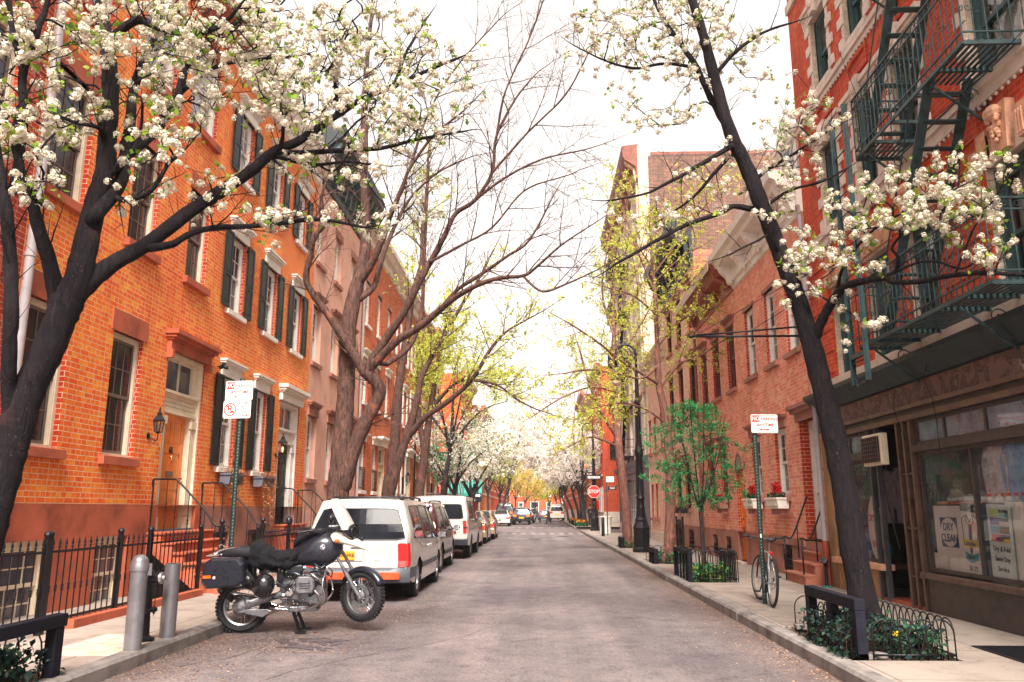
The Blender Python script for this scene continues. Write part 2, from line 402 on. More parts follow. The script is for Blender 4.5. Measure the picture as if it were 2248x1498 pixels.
leafy('ivy_brown',[(.16,.05,.03),(.38,.17,.09),(.62,.36,.22)],.2);leafy('stem_dark',[(.03,.015,.012),(.07,.04,.03)],.1)
leafy('flower_red',[(.4,.01,.02),(.65,.02,.04)],.2)
leafy('flower_yellow',[(.8,.5,.02),(.85,.6,.04)],.2)
plain('pistil',(.20,.09,.08),.8,var=0)
plain('litter_a',(.20,.09,.05),.9,var=.4,scale=20);plain('litter_b',(.42,.27,.17),.9,var=.4,scale=20)
# asphalt: speckle, worn light wheel tracks, sealed cracks, patches
def asphalt():
 m,nt,b=new_mat('asphalt');p=worldpos(nt)
 fine=noise(nt,p,90,3,.7);mid=noise(nt,p,3.2,6,.7);big=noise(nt,p,.35,4,.6,.3)
 c=ramp(nt,fine,[(.28,(.060,.050,.053)),(.5,(.140,.120,.122)),(.75,(.25,.218,.215))])
 c=mix(nt,1,c,ramp(nt,noise(nt,p,24,2,.8),[(.3,(.62,.60,.62)),(.5,(1,1,1)),(.7,(1.3,1.28,1.26))]),'MULTIPLY')
 c=mix(nt,1,c,ramp(nt,mid,[(.3,(.68,.66,.7)),(.5,(1,1,1)),(.72,(1.2,1.17,1.15))]),'MULTIPLY')
 c=mix(nt,1,c,ramp(nt,big,[(.35,(.72,.70,.74)),(.6,(1.14,1.11,1.10))]),'MULTIPLY')
 mw=nt.nodes.new('ShaderNodeMapping');mw.inputs['Scale'].default_value=(1.3,.07,1);lnk(nt,p,mw.inputs['Vector'])
 c=mix(nt,1,c,ramp(nt,noise(nt,mw.outputs[0],1.0,4,.6),[(.36,(.80,.79,.81)),(.52,(1,1,1)),(.66,(1.22,1.19,1.17))]),'MULTIPLY')
 mp=nt.nodes.new('ShaderNodeMapping');mp.inputs['Scale'].default_value=(.55,.3,1);lnk(nt,p,mp.inputs['Vector'])
 wv=nt.nodes.new('ShaderNodeMixRGB');wv.inputs[0].default_value=.13;lnk(nt,mp.outputs[0],wv.inputs[1])
 nn=nt.nodes.new('ShaderNodeTexNoise');nn.inputs['Scale'].default_value=3;nn.inputs['Detail'].default_value=5;lnk(nt,p,nn.inputs['Vector']);lnk(nt,nn.outputs['Color'],wv.inputs[2])
 vo=nt.nodes.new('ShaderNodeTexVoronoi');vo.feature='DISTANCE_TO_EDGE';vo.inputs['Scale'].default_value=1.1;lnk(nt,wv.outputs[0],vo.inputs['Vector'])
 line=ramp(nt,vo.outputs['Distance'],[(.0,(1,1,1)),(.012,(0,0,0))])
 gate=ramp(nt,noise(nt,p,.9,3),[(.50,(0,0,0)),(.60,(1,1,1))])
 c=mix(nt,mth(nt,'MULTIPLY',mth(nt,'MULTIPLY',line,gate),.3),c,(.045,.036,.045))
 v2=nt.nodes.new('ShaderNodeTexVoronoi');v2.inputs['Scale'].default_value=1.7;lnk(nt,p,v2.inputs['Vector'])
 sp=ramp(nt,v2.outputs['Distance'],[(.03,(1,1,1)),(.07,(0,0,0))])
 c=mix(nt,mth(nt,'MULTIPLY',sp,.45),c,(.05,.04,.05))
 sx=nt.nodes.new('ShaderNodeSeparateXYZ');lnk(nt,p,sx.inputs[0])
 dr=ramp(nt,mth(nt,'SUBTRACT',sx.outputs[0],1.87),[(.25,(0,0,0)),(1,(1,1,1))]);dl=ramp(nt,mth(nt,'SUBTRACT',-3.15,sx.outputs[0]),[(.1,(0,0,0)),(1,(1,1,1))])
 dd=mth(nt,'MULTIPLY',mth(nt,'ADD',dr,dl),ramp(nt,noise(nt,p,1.7,6,.7),[(.36,(.15,.15,.15)),(.6,(1,1,1))]));c=mix(nt,mth(nt,'MULTIPLY',dd,.7),c,mix(nt,noise(nt,p,60,3),(.06,.033,.026),(.19,.12,.09)))
 lnk(nt,c,b.inputs['Base Color']);b.inputs['Roughness'].default_value=.82;b.inputs['Specular IOR Level'].default_value=.3
 bump(nt,b,mth(nt,'ADD',fine,mth(nt,'MULTIPLY',mid,.8)),.6,.012)
asphalt()
def concrete():
 m,nt,b=new_mat('concrete');p=worldpos(nt)
 t=nt.nodes.new('ShaderNodeTexBrick');lnk(nt,p,t.inputs['Vector']);t.offset=0;t.squash=1
 t.inputs['Scale'].default_value=1;t.inputs['Brick Width'].default_value=1.55;t.inputs['Row Height'].default_value=1.5;t.inputs['Mortar Size'].default_value=.009;t.inputs['Mortar Smooth'].default_value=.1
 t.inputs['Color1'].default_value=(.25,.205,.175,1);t.inputs['Color2'].default_value=(.33,.27,.232,1);t.inputs['Mortar'].default_value=(.12,.095,.09,1)
 c=mix(nt,1,t.outputs['Color'],ramp(nt,noise(nt,p,2.2,7,.7),[(.28,(.66,.62,.62)),(.5,(1,1,1)),(.75,(1.1,1.08,1.06))]),'MULTIPLY')
 c=mix(nt,1,c,ramp(nt,noise(nt,p,55,3,.7),[(.3,(.84,.84,.84)),(.6,(1,1,1))]),'MULTIPLY')
 v2=nt.nodes.new('ShaderNodeTexVoronoi');v2.inputs['Scale'].default_value=2.6;lnk(nt,p,v2.inputs['Vector'])
 c=mix(nt,mth(nt,'MULTIPLY',ramp(nt,v2.outputs['Distance'],[(.02,(1,1,1)),(.045,(0,0,0))]),.6),c,(.10,.08,.08))
 lnk(nt,c,b.inputs['Base Color']);b.inputs['Roughness'].default_value=.85
 bump(nt,b,mth(nt,'SUBTRACT',noise(nt,p,40,4),mth(nt,'MULTIPLY',t.outputs['Fac'],2)),.35,.01)
concrete()
# ---------------------------------------------------------------- setting: ground, road, pavements, kerbs
KL,KR=-4.15,2.87
C0,C1=57.0,67.0
def wob(y,a=.03):return a*math.sin(y*.9)+a*.6*math.sin(y*2.3+1)
m=MB();m.quad((-900,-300,-.03),(900,-300,-.03),(900,1500,-.03),(-900,1500,-.03));plain('earth',(.16,.13,.12),.9,var=.2,scale=.5)
tag(m.build('ground','earth'),kind='structure')
m=MB();n=0
ys=[-8,0,6,12,20,30,45,C0,C1,90,130,200,330]
for a,b_ in zip(ys[:-1],ys[1:]):m.quad((KL-.1,a,0),(KR+.1,a,0),(KR+.1,b_,0),(KL-.1,b_,0))
m.quad((-60,C0,0),(KL-.1,C0,0),(KL-.1,C1,0),(-60,C1,0));m.quad((KR+.1,C0,0),(60,C0,0),(60,C1,0),(KR+.1,C1,0))
tag(m.build('road','asphalt',weld=True),kind='structure')
def pave(name,xk,xo,y0,y1,s,pits=()):
 """pavement slab strip (top .15) with rectangular tree pits left open, and its kerb as a row of stones"""
 m=MB();kx=xk-s*.17
 xs=sorted({kx,xo}|{p[0]for p in pits}|{p[1]for p in pits});yy=sorted({y0,y1}|{p[2]for p in pits}|{p[3]for p in pits})
 for a,b_ in zip(xs[:-1],xs[1:]):
  for c,d in zip(yy[:-1],yy[1:]):
   if any(p[0]<=(a+b_)/2<=p[1]and p[2]<=(c+d)/2<=p[3]for p in pits):continue
   m.quad((a,c,.15),(b_,c,.15),(b_,d,.15),(a,d,.15))
 for p in pits:
  x0,x1,c,d=p[:4]
  m.quad((x0,c,.15),(x1,c,.15),(x1,c,0),(x0,c,0));m.quad((x0,d,.15),(x1,d,.15),(x1,d,0),(x0,d,0))
  m.quad((x0,c,.15),(x0,d,.15),(x0,d,0),(x0,c,0));m.quad((x1,c,.15),(x1,d,.15),(x1,d,0),(x1,c,0))
 m.open=True
 tag(m.build(name,'concrete'),kind='structure')
 k=MB();y=y0;r=random.Random(int(y0*7+s))
 while y<y1-.01:
  L=min(r.uniform(1.5,2.6),y1-y);j=r.uniform(-.012,.012);t=r.uniform(-.008,.006)
  a,b_=kx+s*.002,xk+j
  pts=[(a,-.02),(b_,-.02),(b_,.115+t),(b_-s*.025,.148+t),(a,.151+t)]
  k.prism(pts,y+.006,y+L-.006,'y');y+=L
 tag(k.build('kerb','kerb_stone'),kind='structure')
PITS_L=[(-5.25,-4.33,4.2,7.45),(-5.3,-4.35,17.9,20.6),(-5.3,-4.35,25.2,27.6),(-5.3,-4.35,34,36.5)]
PITS_R=[(3.05,4.12,8.4,10.7),(3.05,3.98,16.85,18.9),(3.05,4.1,22.3,25.0),(3.05,4.1,31.2,33.6)]
# pits must not share edges in x with the kerb line; each is a shallow tray of soil
pave('pavement',KL,-7.6,-8,C0,1,PITS_L)
pave('pavement',KR,8.0,-8,C0,-1,PITS_R)
pave('pavement',KL,-9,C1,330,1);pave('pavement',KR,8.0,C1,330,-1)
m=MB()
for x0,x1,a,b_ in PITS_L+PITS_R:
 nx,ny=10,16
 V=[[(x0+.005+(x1-x0-.01)*i/nx,a+.005+(b_-a-.01)*j/ny,.11+.035*mnoise.noise((i*.7+a,j*.6,3)))for j in range(ny+1)]for i in range(nx+1)]
 for i in range(nx):
  for j in range(ny):m.quad(V[i][j],V[i+1][j],V[i+1][j+1],V[i][j+1])
tag(m.build('soil','soil',smooth=True),kind='structure')
# painted lines and utility patches lying on the road
plain('road_paint',(.22,.19,.185),.8,var=.6,scale=3);plain('patch_dark',(.075,.06,.066),.85,var=.3,scale=9,bmp=.4,bscale=120);plain('patch_light',(.22,.18,.18),.85,var=.25,scale=8,bmp=.4)
m=MB()
for x in[KL+.5+.62*i for i in range(11)]:m.quad((x,52.2,.004),(x+.3,52.2,.004),(x+.3,55.4,.004),(x,55.4,.004))
for x in[KL+.5+.62*i for i in range(11)]:m.quad((x,68.6,.004),(x+.3,68.6,.004),(x+.3,71.6,.004),(x,71.6,.004))
m.quad((KL+.3,50.6,.004),(KR-.3,50.6,.004),(KR-.3,51.0,.004),(KL+.3,51.0,.004))
tag(m.build('road_marking','road_paint'),kind='structure')
m=MB()
for(px,py,w_,l_)in[(1430,1203,2.3,.9),(1300,1203,1.6,.5),(1150,1186,1.7,.9),(1180,1176,2.0,.8),(1330,1162,1.8,5)]:
 c=P(px,py,z=0);m.quad((c.x-w_/2,c.y-l_/2,.004),(c.x+w_/2,c.y-l_/2+.1,.004),(c.x+w_/2,c.y+l_/2,.004),(c.x-w_/2,c.y+l_/2-.1,.004))
tag(m.build('road_patch','patch_dark'),kind='structure')
m=MB()
for k in range(30):
 c=P(rnd.uniform(620,740),rnd.uniform(1402,1425),z=0);a=rnd.uniform(0,6.28);r1=rnd.uniform(.02,.10)
 m.poly([(c.x+r1*(2.2*math.cos(t)*math.cos(a)-.6*math.sin(t)*math.sin(a))*rnd.uniform(.7,1.2),c.y+r1*(2.2*math.cos(t)*math.sin(a)+.6*math.sin(t)*math.cos(a))*rnd.uniform(.7,1.2),.0042+k*.0001)for t in[6.283*i/11 for i in range(11)]])
tag(m.build('tar_smear','patch_dark'),kind='structure')
m=MB();r=random.Random(3)
for pts in([(250,1490),(400,1462),(520,1440),(640,1398),(760,1384),(900,1370)],[(560,1500),(660,1470),(840,1432),(1000,1402),(1160,1350)],[(700,1412),(760,1408),(800,1398)]):
 q=smoothpts([P(x,y,z=0)for x,y in pts],14);L_=[];R_=[]
 for i,p in enumerate(q):
  d=(q[min(i+1,len(q)-1)]-q[max(i-1,0)]);n_=Vector((-d.y,d.x,0)).normalized();w_=.006*r.uniform(.3,1.5)*(1 if r.random()>.12 else .2);o_=n_*(.05*mnoise.noise(p*3)+.015*mnoise.noise(p*14));L_.append(p+n_*w_+o_);R_.append(p-n_*w_+o_)
 for i in range(len(q)-1):m.quad(*[(v.x,v.y,.0035)for v in(L_[i],L_[i+1],R_[i+1],R_[i])])
tag(m.build('crack','patch_dark'),kind='structure')
# manhole covers
def manhole(px,py,r,label):
 c=P(px,py,z=0);t=empty('manhole_cover',(c.x,c.y,.001),0,label,'manhole','iron manhole covers in the road')
 m=MB();m.lathe([(r+.05,0),(r+.05,.006),(r,.008),(r,.004)],28);m.build('rim','black_iron',t,smooth=True,sharp=30)
 m=MB();m.lathe([(r-.006,0),(r-.006,.006)],28)
 for i in range(-4,5):
  for j in range(-4,5):
   if math.hypot(i,j)<4.2:m.box(i*r/5-.02,i*r/5+.02,j*r/5-.02,j*r/5+.02,.006,.010)
 m.build('lid','black_iron',t)
manhole(1175,1184,.34,'round iron manhole cover in the road beside the gold sedans')
manhole(1235,1178,.34,'round iron manhole cover in mid road just before the crossing')
# pavement grating bottom right
c=P(2235,1462,z=.15);t=empty('pavement_grating',(5.25,8.35,.151),0,'dark iron cellar grating set flush in the pavement before the dry cleaner','grating')
m=MB();m.box(-.62,.62,-.9,-.86,0,.012);m.box(-.62,.62,.86,.9,0,.012);m.box(-.62,-.58,-.86,.86,0,.012);m.box(.58,.62,-.86,.86,0,.012);m.box(-.02,.02,-.86,.86,0,.011);m.build('rim','black_iron',t)
m=MB()
for i in range(58):y=-.85+i*.0295;m.box(-.57,-.03,y,y+.012,.001,.009);m.box(.03,.57,y,y+.012,.001,.009)
m.build('bars','black_iron',t)
m=MB();m.quad((-.58,-.86,.0006),(.58,-.86,.0006),(.58,.86,.0006),(-.58,.86,.0006));m.build('shaft','room_dark',t)  # flat dark sheet: the shaft's darkness is painted, nothing is sunk below
# leaf litter and petals in the gutters and on the pavement: uncountable
def litter(name,n,mats,spots,size,seed):
 r=np.random.RandomState(seed);V=[];
 c=np.concatenate([np.stack([r.normal(x0,sx,k)if sx>0 else r.uniform(x0,x0-sx,k),y0+(y1-y0)*r.rand(k)**pw,np.full(k,z0)],1)for(x0,sx,y0,y1,z0,pw,k)in spots])
 k=len(c);a=r.rand(k)*6.28;s=size*(.4+r.rand(k));asp=.35+.6*r.rand(k)
 q=np.array([(-1,0,0),(0,-1,.1),(1,0,.25),(0,1,.1)],float)
 lx=q[None,:,0]*s[:,None];ly=q[None,:,1]*(s*asp)[:,None];lz=q[None,:,2]*s[:,None]+.002
 X=c[:,0:1]+lx*np.cos(a)[:,None]-ly*np.sin(a)[:,None];Y=c[:,1:2]+lx*np.sin(a)[:,None]+ly*np.cos(a)[:,None];Z=c[:,2:3]+lz
 v=np.stack([X,Y,Z],2).reshape(-1,3);f=np.arange(k*4).reshape(k,4)
 return tag(np_mesh(name,v,f,mats,(r.rand(k)*len(mats)).astype(int)),'fallen brown leaf bits and petals strewn along the kerbs and gutters','leaf litter',kind='stuff')
litter('leaf_litter',0,['litter_a','litter_b','soil'],[(KR-.06,.10,5.5,30,.0,1.2,5200),(KR-.35,.28,5.5,22,.0,1.2,3200),(KL+.08,.10,6,14,.0,1,1500),(KL+.6,.45,6,15,.0,1,3000),(-2.9,.5,9.5,13.8,.0,1,4200),(-2.0,.22,12,30,.0,1.3,3000),(3.0,-1.9,8.4,13,.15,1,500),(-5.2,-1.0,5,14,.15,1,260),(-4,-6.8,5,30,.0,1.6,1500)],.0125,3)
# ---------------------------------------------------------------- house kit (local frame: x along the facade,
WCACHE={}
class House:
 def __init__(s,name,label,X,y0,y1,side,cat='house',group=None,depth=9):
  s.side=side;s.y0,s.y1=y0,y1;s.W=y1-y0;s.D=depth
  s.root=empty(name,(X,y0 if side<0 else y1,0),R(90)if side<0 else R(-90),label,cat,group)
 def u(s,y):return y-s.y0 if s.side<0 else s.y1-y
 def span(s,ya,yb):a,b=s.u(ya),s.u(yb);return(min(a,b),max(a,b))
 def wall(s,mats,z0,z1,holes=(),name='wall',reveal=.22,yoff=0,u0=0,u1=None,sides=True):
  """front wall with real openings; mats = (brick, reveal)"""
  u1=s.W if u1 is None else u1;m=MB();m.open=True
  us=sorted({u0,u1}|{h[0]for h in holes}|{h[1]for h in holes});zs=sorted({z0,z1}|{h[2]for h in holes}|{h[3]for h in holes})
  for a,b in zip(us[:-1],us[1:]):
   for c,d in zip(zs[:-1],zs[1:]):
    if any(h[0]-1e-6<=a and b<=h[1]+1e-6 and h[2]-1e-6<=c and d<=h[3]+1e-6 for h in holes):continue
    m.quad((a,yoff,c),(b,yoff,c),(b,yoff,d),(a,yoff,d))
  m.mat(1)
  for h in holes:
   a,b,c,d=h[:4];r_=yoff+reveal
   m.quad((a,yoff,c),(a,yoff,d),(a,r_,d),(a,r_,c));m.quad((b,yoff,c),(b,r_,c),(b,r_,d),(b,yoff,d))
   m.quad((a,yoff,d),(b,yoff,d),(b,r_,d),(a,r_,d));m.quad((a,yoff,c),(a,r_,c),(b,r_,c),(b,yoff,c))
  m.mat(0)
  if sides:
   for uu in(u0,u1):m.quad((uu,yoff,z0),(uu,s.D,z0),(uu,s.D,z1),(uu,yoff,z1))
   m.quad((u0,s.D,z0),(u1,s.D,z0),(u1,s.D,z1),(u0,s.D,z1))
  return m.build(name,list(mats),s.root)
 def roof(s,z,mat='tar',name='roof',th=.06):
  m=MB();m.box(.01,s.W-.01,.02,s.D-.02,z-th,z);return m.build(name,mat,s.root)
 def slab(s,name,u0,u1,z0,z1,out,mat,bev=0,inn=0):
  m=MB();m.box(u0,u1,-out,inn,z0,z1);return m.build(name,mat,s.root,bevel=bev)
 def profile(s,name,pts,mat,u0=None,u1=None,par=None,smooth=False):
  """cornice: (outward, z) profile swept along the facade"""
  m=MB();m.prism([(-p[0],p[1])for p in pts],0 if u0 is None else u0,s.W if u1 is None else u1,'x')
  return m.build(name,mat,par or s.root)
def window(h,ya,yb,z0,z1,st,name='window'):
 u0,u1=h.span(ya,yb);w_=u1-u0;H=z1-z0
 key=(round(w_,2),round(H,2),tuple(sorted((k,str(v))for k,v in st.items())))
 if key not in WCACHE:WCACHE[key]=make_window(w_,H,st)
 meshes=WCACHE[key]
 root=None
 for i,(nm,me)in enumerate(meshes):
  o=bpy.data.objects.new(name if i==0 else nm,me);COL.objects.link(o)
  if i==0:root=o;o.parent=h.root;o.location=((u0+u1)/2,0,z0)
  else:o.parent=root
 return root,(u0,u1,z0,z1)
def fin(m,nm,mats,smooth=False):
 import bmesh
 me=m.mesh(nm,mats,smooth);bm=bmesh.new();bm.from_mesh(me);bmesh.ops.recalc_face_normals(bm,faces=bm.faces);bm.to_mesh(me);bm.free();return me
def make_window(w_,H,st):
 out=[];cas,sash=st.get('casing','white_paint'),st.get('sash','white_paint');cols=st.get('cols',3);rows=st.get('rows',2)
 d=st.get('depth',.08);a=w_/2;cw=st.get('cw',.07)
 m=MB()
 for x0,x1,za,zb in((-a,-a+cw,0,H),(a-cw,a,0,H),(-a+cw,a-cw,H-cw*1.3,H),(-a+cw,a-cw,0,.05)):m.box(x0,x1,d,d+.10,za,zb)
 for x0,x1 in((-a+cw,-a+cw+.02),(a-cw-.02,a-cw)):m.box(x0,x1,d+.012,d+.10,.05,H-cw*1.3)
 out.append(('casing',fin(m,'casing',cas)))
 b=a-cw-.02;zt=H-cw*1.3;split=st.get('split',.5);zm=.05+(zt-.05)*split
 def sashm(za,zb,y,r_,c_):
  m=MB();fr=.045
  m.box(-b,-b+fr,y,y+.035,za,zb);m.box(b-fr,b,y,y+.035,za,zb);m.box(-b+fr,b-fr,y,y+.035,zb-fr,zb);m.box(-b+fr,b-fr,y,y+.035,za,za+fr*1.2)
  t=st.get('mt',.009)
  for i in range(1,c_):x=-b+fr+(2*b-2*fr)*i/c_;m.box(x-t,x+t,y+.004,y+.03,za+fr,zb-fr)
  for j in range(1,r_):z=za+fr+(zb-za-2*fr)*j/r_;m.box(-b+fr,b-fr,y+.006,y+.028,z-t,z+t)
  return m
 out.append(('upper_sash',fin(sashm(zm-.02,zt,d+.03,rows,cols),'upper_sash',sash)))
 out.append(('lower_sash',fin(sashm(.05,zm+.02,d+.07,st.get('rows_low',rows),st.get('cols_low',cols)),'lower_sash',sash)))
 m=MB();m.quad((-b,d+.045,zm),(b,d+.045,zm),(b,d+.045,zt),(-b,d+.045,zt));m.quad((-b,d+.085,.05),(b,d+.085,.05),(b,d+.085,zm),(-b,d+.085,zm))
 pane=st.get('pane','pane_dark')
 m.open=True;out.append(('pane',m.mesh('pane',st.get('pane','pane_dark'))))
 if pane=='glass':
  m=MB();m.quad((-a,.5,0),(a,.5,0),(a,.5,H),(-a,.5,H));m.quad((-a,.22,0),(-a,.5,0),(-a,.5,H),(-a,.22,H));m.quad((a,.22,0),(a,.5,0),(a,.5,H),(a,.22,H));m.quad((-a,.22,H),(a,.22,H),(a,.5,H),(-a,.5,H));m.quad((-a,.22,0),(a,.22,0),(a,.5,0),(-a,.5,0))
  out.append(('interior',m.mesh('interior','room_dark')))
  cm=MB();N=26;ct=st.get('curtain','curtain');full=st.get('drape','sides');zc0,zc1=(.02,H-.05)
  if st.get('half'):zc0=H*.5
  def drape(x0,x1):
   pts=[(x0+(x1-x0)*i/N,.27+.022*math.sin(i*2.4)+.01*math.sin(i*1.1))for i in range(N+1)]
   for p,q in zip(pts[:-1],pts[1:]):cm.quad((p[0],p[1],zc0),(q[0],q[1],zc0),(q[0],q[1],zc1),(p[0],p[1],zc1))
  if full=='sides':drape(-b,-b*.25);drape(b*.25,b)
  else:drape(-b,b)
  cm.open=True;out.append(('curtain',cm.mesh('curtain',ct,True)))
 sl=st.get('sill')
 if sl:
  m=MB();hh=st.get('sillh',.13);o_=st.get('silld',.09);e=st.get('sille',.09)
  m.prism([(-o_,-hh),(.16,-hh),(.16,.012),(-o_*.2,0),(-o_,-.018)],-a-e,a+e,'x');out.append(('sill',fin(m,'sill',sl)))
 lt=st.get('lintel')
 if lt:
  kind,mt,lh=lt;m=MB();e=st.get('linte',.1)
  if kind=='block':m.box(-a-e,a+e,-.025,.12,H,H+lh)
  elif kind=='hood':
   m.box(-a-e,a+e,-.04,.12,H,H+lh*.62);m.box(-a-e-.02,a+e+.02,-.075,.0,H+lh*.62,H+lh*.74);m.box(-a-e-.055,a+e+.055,-.13,.0,H+lh*.74,H+lh*.88);m.box(-a-e-.08,a+e+.08,-.16,.0,H+lh*.88,H+lh)
  elif kind=='arch':
   n=9
   for i in range(n):
    t0,t1=R(180-180*i/n),R(180-180*(i+1)/n-1.2)
    m.poly([(a*math.cos(t0),-.02,H+a*math.sin(t0)),(a*math.cos(t1),-.02,H+a*math.sin(t1)),((a+lh)*math.cos(t1),-.02,H+(a+lh)*math.sin(t1)),((a+lh)*math.cos(t0),-.02,H+(a+lh)*math.sin(t0))])
  out.append(('lintel',fin(m,'lintel',mt)))
 if st.get('quoins'):
  m=MB();n=max(4,int(H/.2));bh=H/n
  for i in range(n):
   e=.26 if i%2==0 else .11
   for s_ in(-1,1):
    x0,x1=sorted((s_*(a+.0),s_*(a+e)));m.box(x0,x1,-.03 if i%2==0 else-.012,.1,i*bh+(.012 if i%2==0 else 0),(i+1)*bh-(.012 if i%2==0 else 0))
  m.box(-a-.3,a+.3,-.035,.1,H,H+.24);m.box(-a-.34,a+.34,-.10,0,H+.24,H+.33);m.box(-a-.3,a+.3,-.06,0,H+.18,H+.24)
  m.prism([(-.10,H-.02),(.10,H-.02),(.15,H+.40),(-.15,H+.40)],-.13,-.0,'y');m.ball((0,-.14,H+.22),(.09,.06,.14),8,6)
  for k in range(12):m.ball((-a-.26+(2*a+.52)*k/11,-.045,H+.12),(.022,.02,.07),5,4)
  out.append(('surround',fin(m,'surround','limestone')))
  for s_ in(-1,1):m=MB();x0,x1=sorted((s_*(a-.001),s_*(a-.02)));m.box(x0,x1,-.004,.078,0,H);out.append(('jamb_brick',fin(m,'jamb_brick','brick_buff')))
 if st.get('shutter'):
  for s_ in(-1,1):
   m=MB();sw=st.get('shw',.40);x0=s_*(a+.015);x1=s_*(a+.015+sw);xl,xr=sorted((x0,x1));y0,y1=-.075,-.035;za,zb=.01,H-.01
   fr=.06;zmid=za+(zb-za)*.42
   for q in((xl,xl+fr,za,zb),(xr-fr,xr,za,zb),(xl+fr,xr-fr,za,za+fr*1.3),(xl+fr,xr-fr,zb-fr,zb),(xl+fr,xr-fr,zmid-fr/2,zmid+fr/2)):m.box(q[0],q[1],y0,y1,q[2],q[3])
   m.box(xl+fr,xr-fr,-.055,-.04,za+fr,zb-fr)
   for za_,zb_ in((za+fr*1.3+.03,zmid-fr/2-.03),(zmid+fr/2+.03,zb-fr-.03)):m.box(xl+fr+.03,xr-fr-.03,-.066,-.05,za_,zb_)
   for zz in(za+.12,zb-.12):m.box(x0-s_*.02,x0+s_*.05,-.035,0,zz-.012,zz+.012)
   out.append(('shutter',fin(m,'shutter',st['shutter'])))
 if st.get('bars'):
  m=MB();zb=H*.42
  for z in(.1,zb):m.box(-a+.01,a-.01,-.03,-.012,z-.012,z+.012)
  for i in range(9):x=-a+.04+(2*a-.08)*i/8;m.tube([(x,-.02,.03),(x,-.02,zb+.1)],.008,5)
  out.append(('window_guard',fin(m,'window_guard','black_iron')))
 return out
def door_leaf(h,u0,u1,z0,z1,y,mat,layout,par,name='door'):
 """panelled leaf; layout = list of (fraction bottom, fraction top) rows, two columns"""
 m=MB();w_=u1-u0;H=z1-z0;m.box(u0,u1,y+.02,y+.05,z0,z1);st_=w_*.13
 m.box(u0,u0+st_,y,y+.02,z0,z1);m.box(u1-st_,u1,y,y+.02,z0,z1);mid=(u0+u1)/2;m.box(mid-st_*.45,mid+st_*.45,y,y+.02,z0,z1)
 prev=0
 for a,b in list(layout)+[(1,1)]:
  for p,q in((u0+st_,mid-st_*.45),(mid+st_*.45,u1-st_)):
   if a>prev:m.box(p,q,y,y+.02,z0+H*prev,z0+H*a)
   if b>a:m.box(p+.03,q-.03,y+.006,y+.02,z0+H*a+.03,z0+H*b-.03)
  prev=b
 return m.build(name,mat,par)
def knob(par,x,y,z,mat='brass'):
 m=MB();m.lathe([(.012,0),(.012,.03),(.028,.04),(.03,.055),(.0,.065)],10,(x,y,z),Matrix.Rotation(R(90),3,'X'));return m.build('handle',mat,par,smooth=True)
def lantern(name,label,loc,rz,sc=1,lit=False):
 """wall lantern: back plate, arm, cage with four panes and a peaked hat (local -y is out from the wall)"""
 t=empty(name,loc,rz,label,'wall lamp')
 m=MB();m.lathe([(.0,-.0),(.055,.0),(.06,.015),(.02,.03),(.0,.03)],12,(0,0,0),Matrix.Rotation(R(90),3,'X'));m.build('back_plate','black_iron',t,smooth=True,sharp=40)
 m=MB();m.tube(smoothpts([(0,-.02,0),(0,-.10,-.07),(0,-.17,-.08),(0,-.18,-.02),(0,-.18,.03)],4),.011*sc,6);m.tube(smoothpts([(0,-.03,-.02),(0,-.09,-.13),(0,-.14,-.11),(0,-.12,-.08)],4),.007*sc,5);m.build('arm','black_iron',t,smooth=True)
 m=MB();c=(0,-.18,.03);s4=math.sqrt(2)
 a0,a1,hh=.055*sc,.085*sc,.24*sc
 m.lathe([(0,0),(.03*sc,.01),(a0*s4,.03),(a0*s4,.04)],4,c,Matrix.Rotation(R(45),3,'Z'))
 m.lathe([(a1*s4*1.15,.04+hh),(a1*s4*1.15,.055+hh),(a1*s4*.6,.13+hh),(a1*.6,.15+hh),(a1*.65,.18+hh),(.02,.22+hh),(.012,.27+hh),(.02,.28+hh),(0,.30+hh)],4,c,Matrix.Rotation(R(45),3,'Z'))
 for sx in(-1,1):
  for sy in(-1,1):m.bar((c[0]+sx*a0,c[1]+sy*a0,c[2]+.035),(c[0]+sx*a1,c[1]+sy*a1,c[2]+.045+hh),.012,.012)
 m.build('cage','black_iron',t)
 m=MB();g0,g1=a0*.97,a1*.97
 V=[[(c[0]+sx*g,c[1]+sy*g,c[2]+z)for sx,sy in((-1,-1),(1,-1),(1,1),(-1,1))]for g,z in((g0,.04),(g1,.04+hh))]
 for i in range(4):m.quad(V[0][i],V[0][(i+1)%4],V[1][(i+1)%4],V[1][i])
 m.open=True;m.build('lamp_glass','glass',t)
 m=MB();m.lathe([(.012,.03),(.014,.1),(.022,.13),(.018,.17),(0,.19)],8,c);m.build('bulb','lamp_glow' if lit else 'lens_white',t,smooth=True)
 return t
mm,nt_,b_=new_mat('lamp_glow');b_.inputs['Base Color'].default_value=(.9,.5,.2,1);b_.inputs['Emission Color'].default_value=(1,.45,.12,1);b_.inputs['Emission Strength'].default_value=2.2
def holes_of(h,lst):return[(*h.span(a,b),z0,z1)for(a,b,z0,z1)in lst]
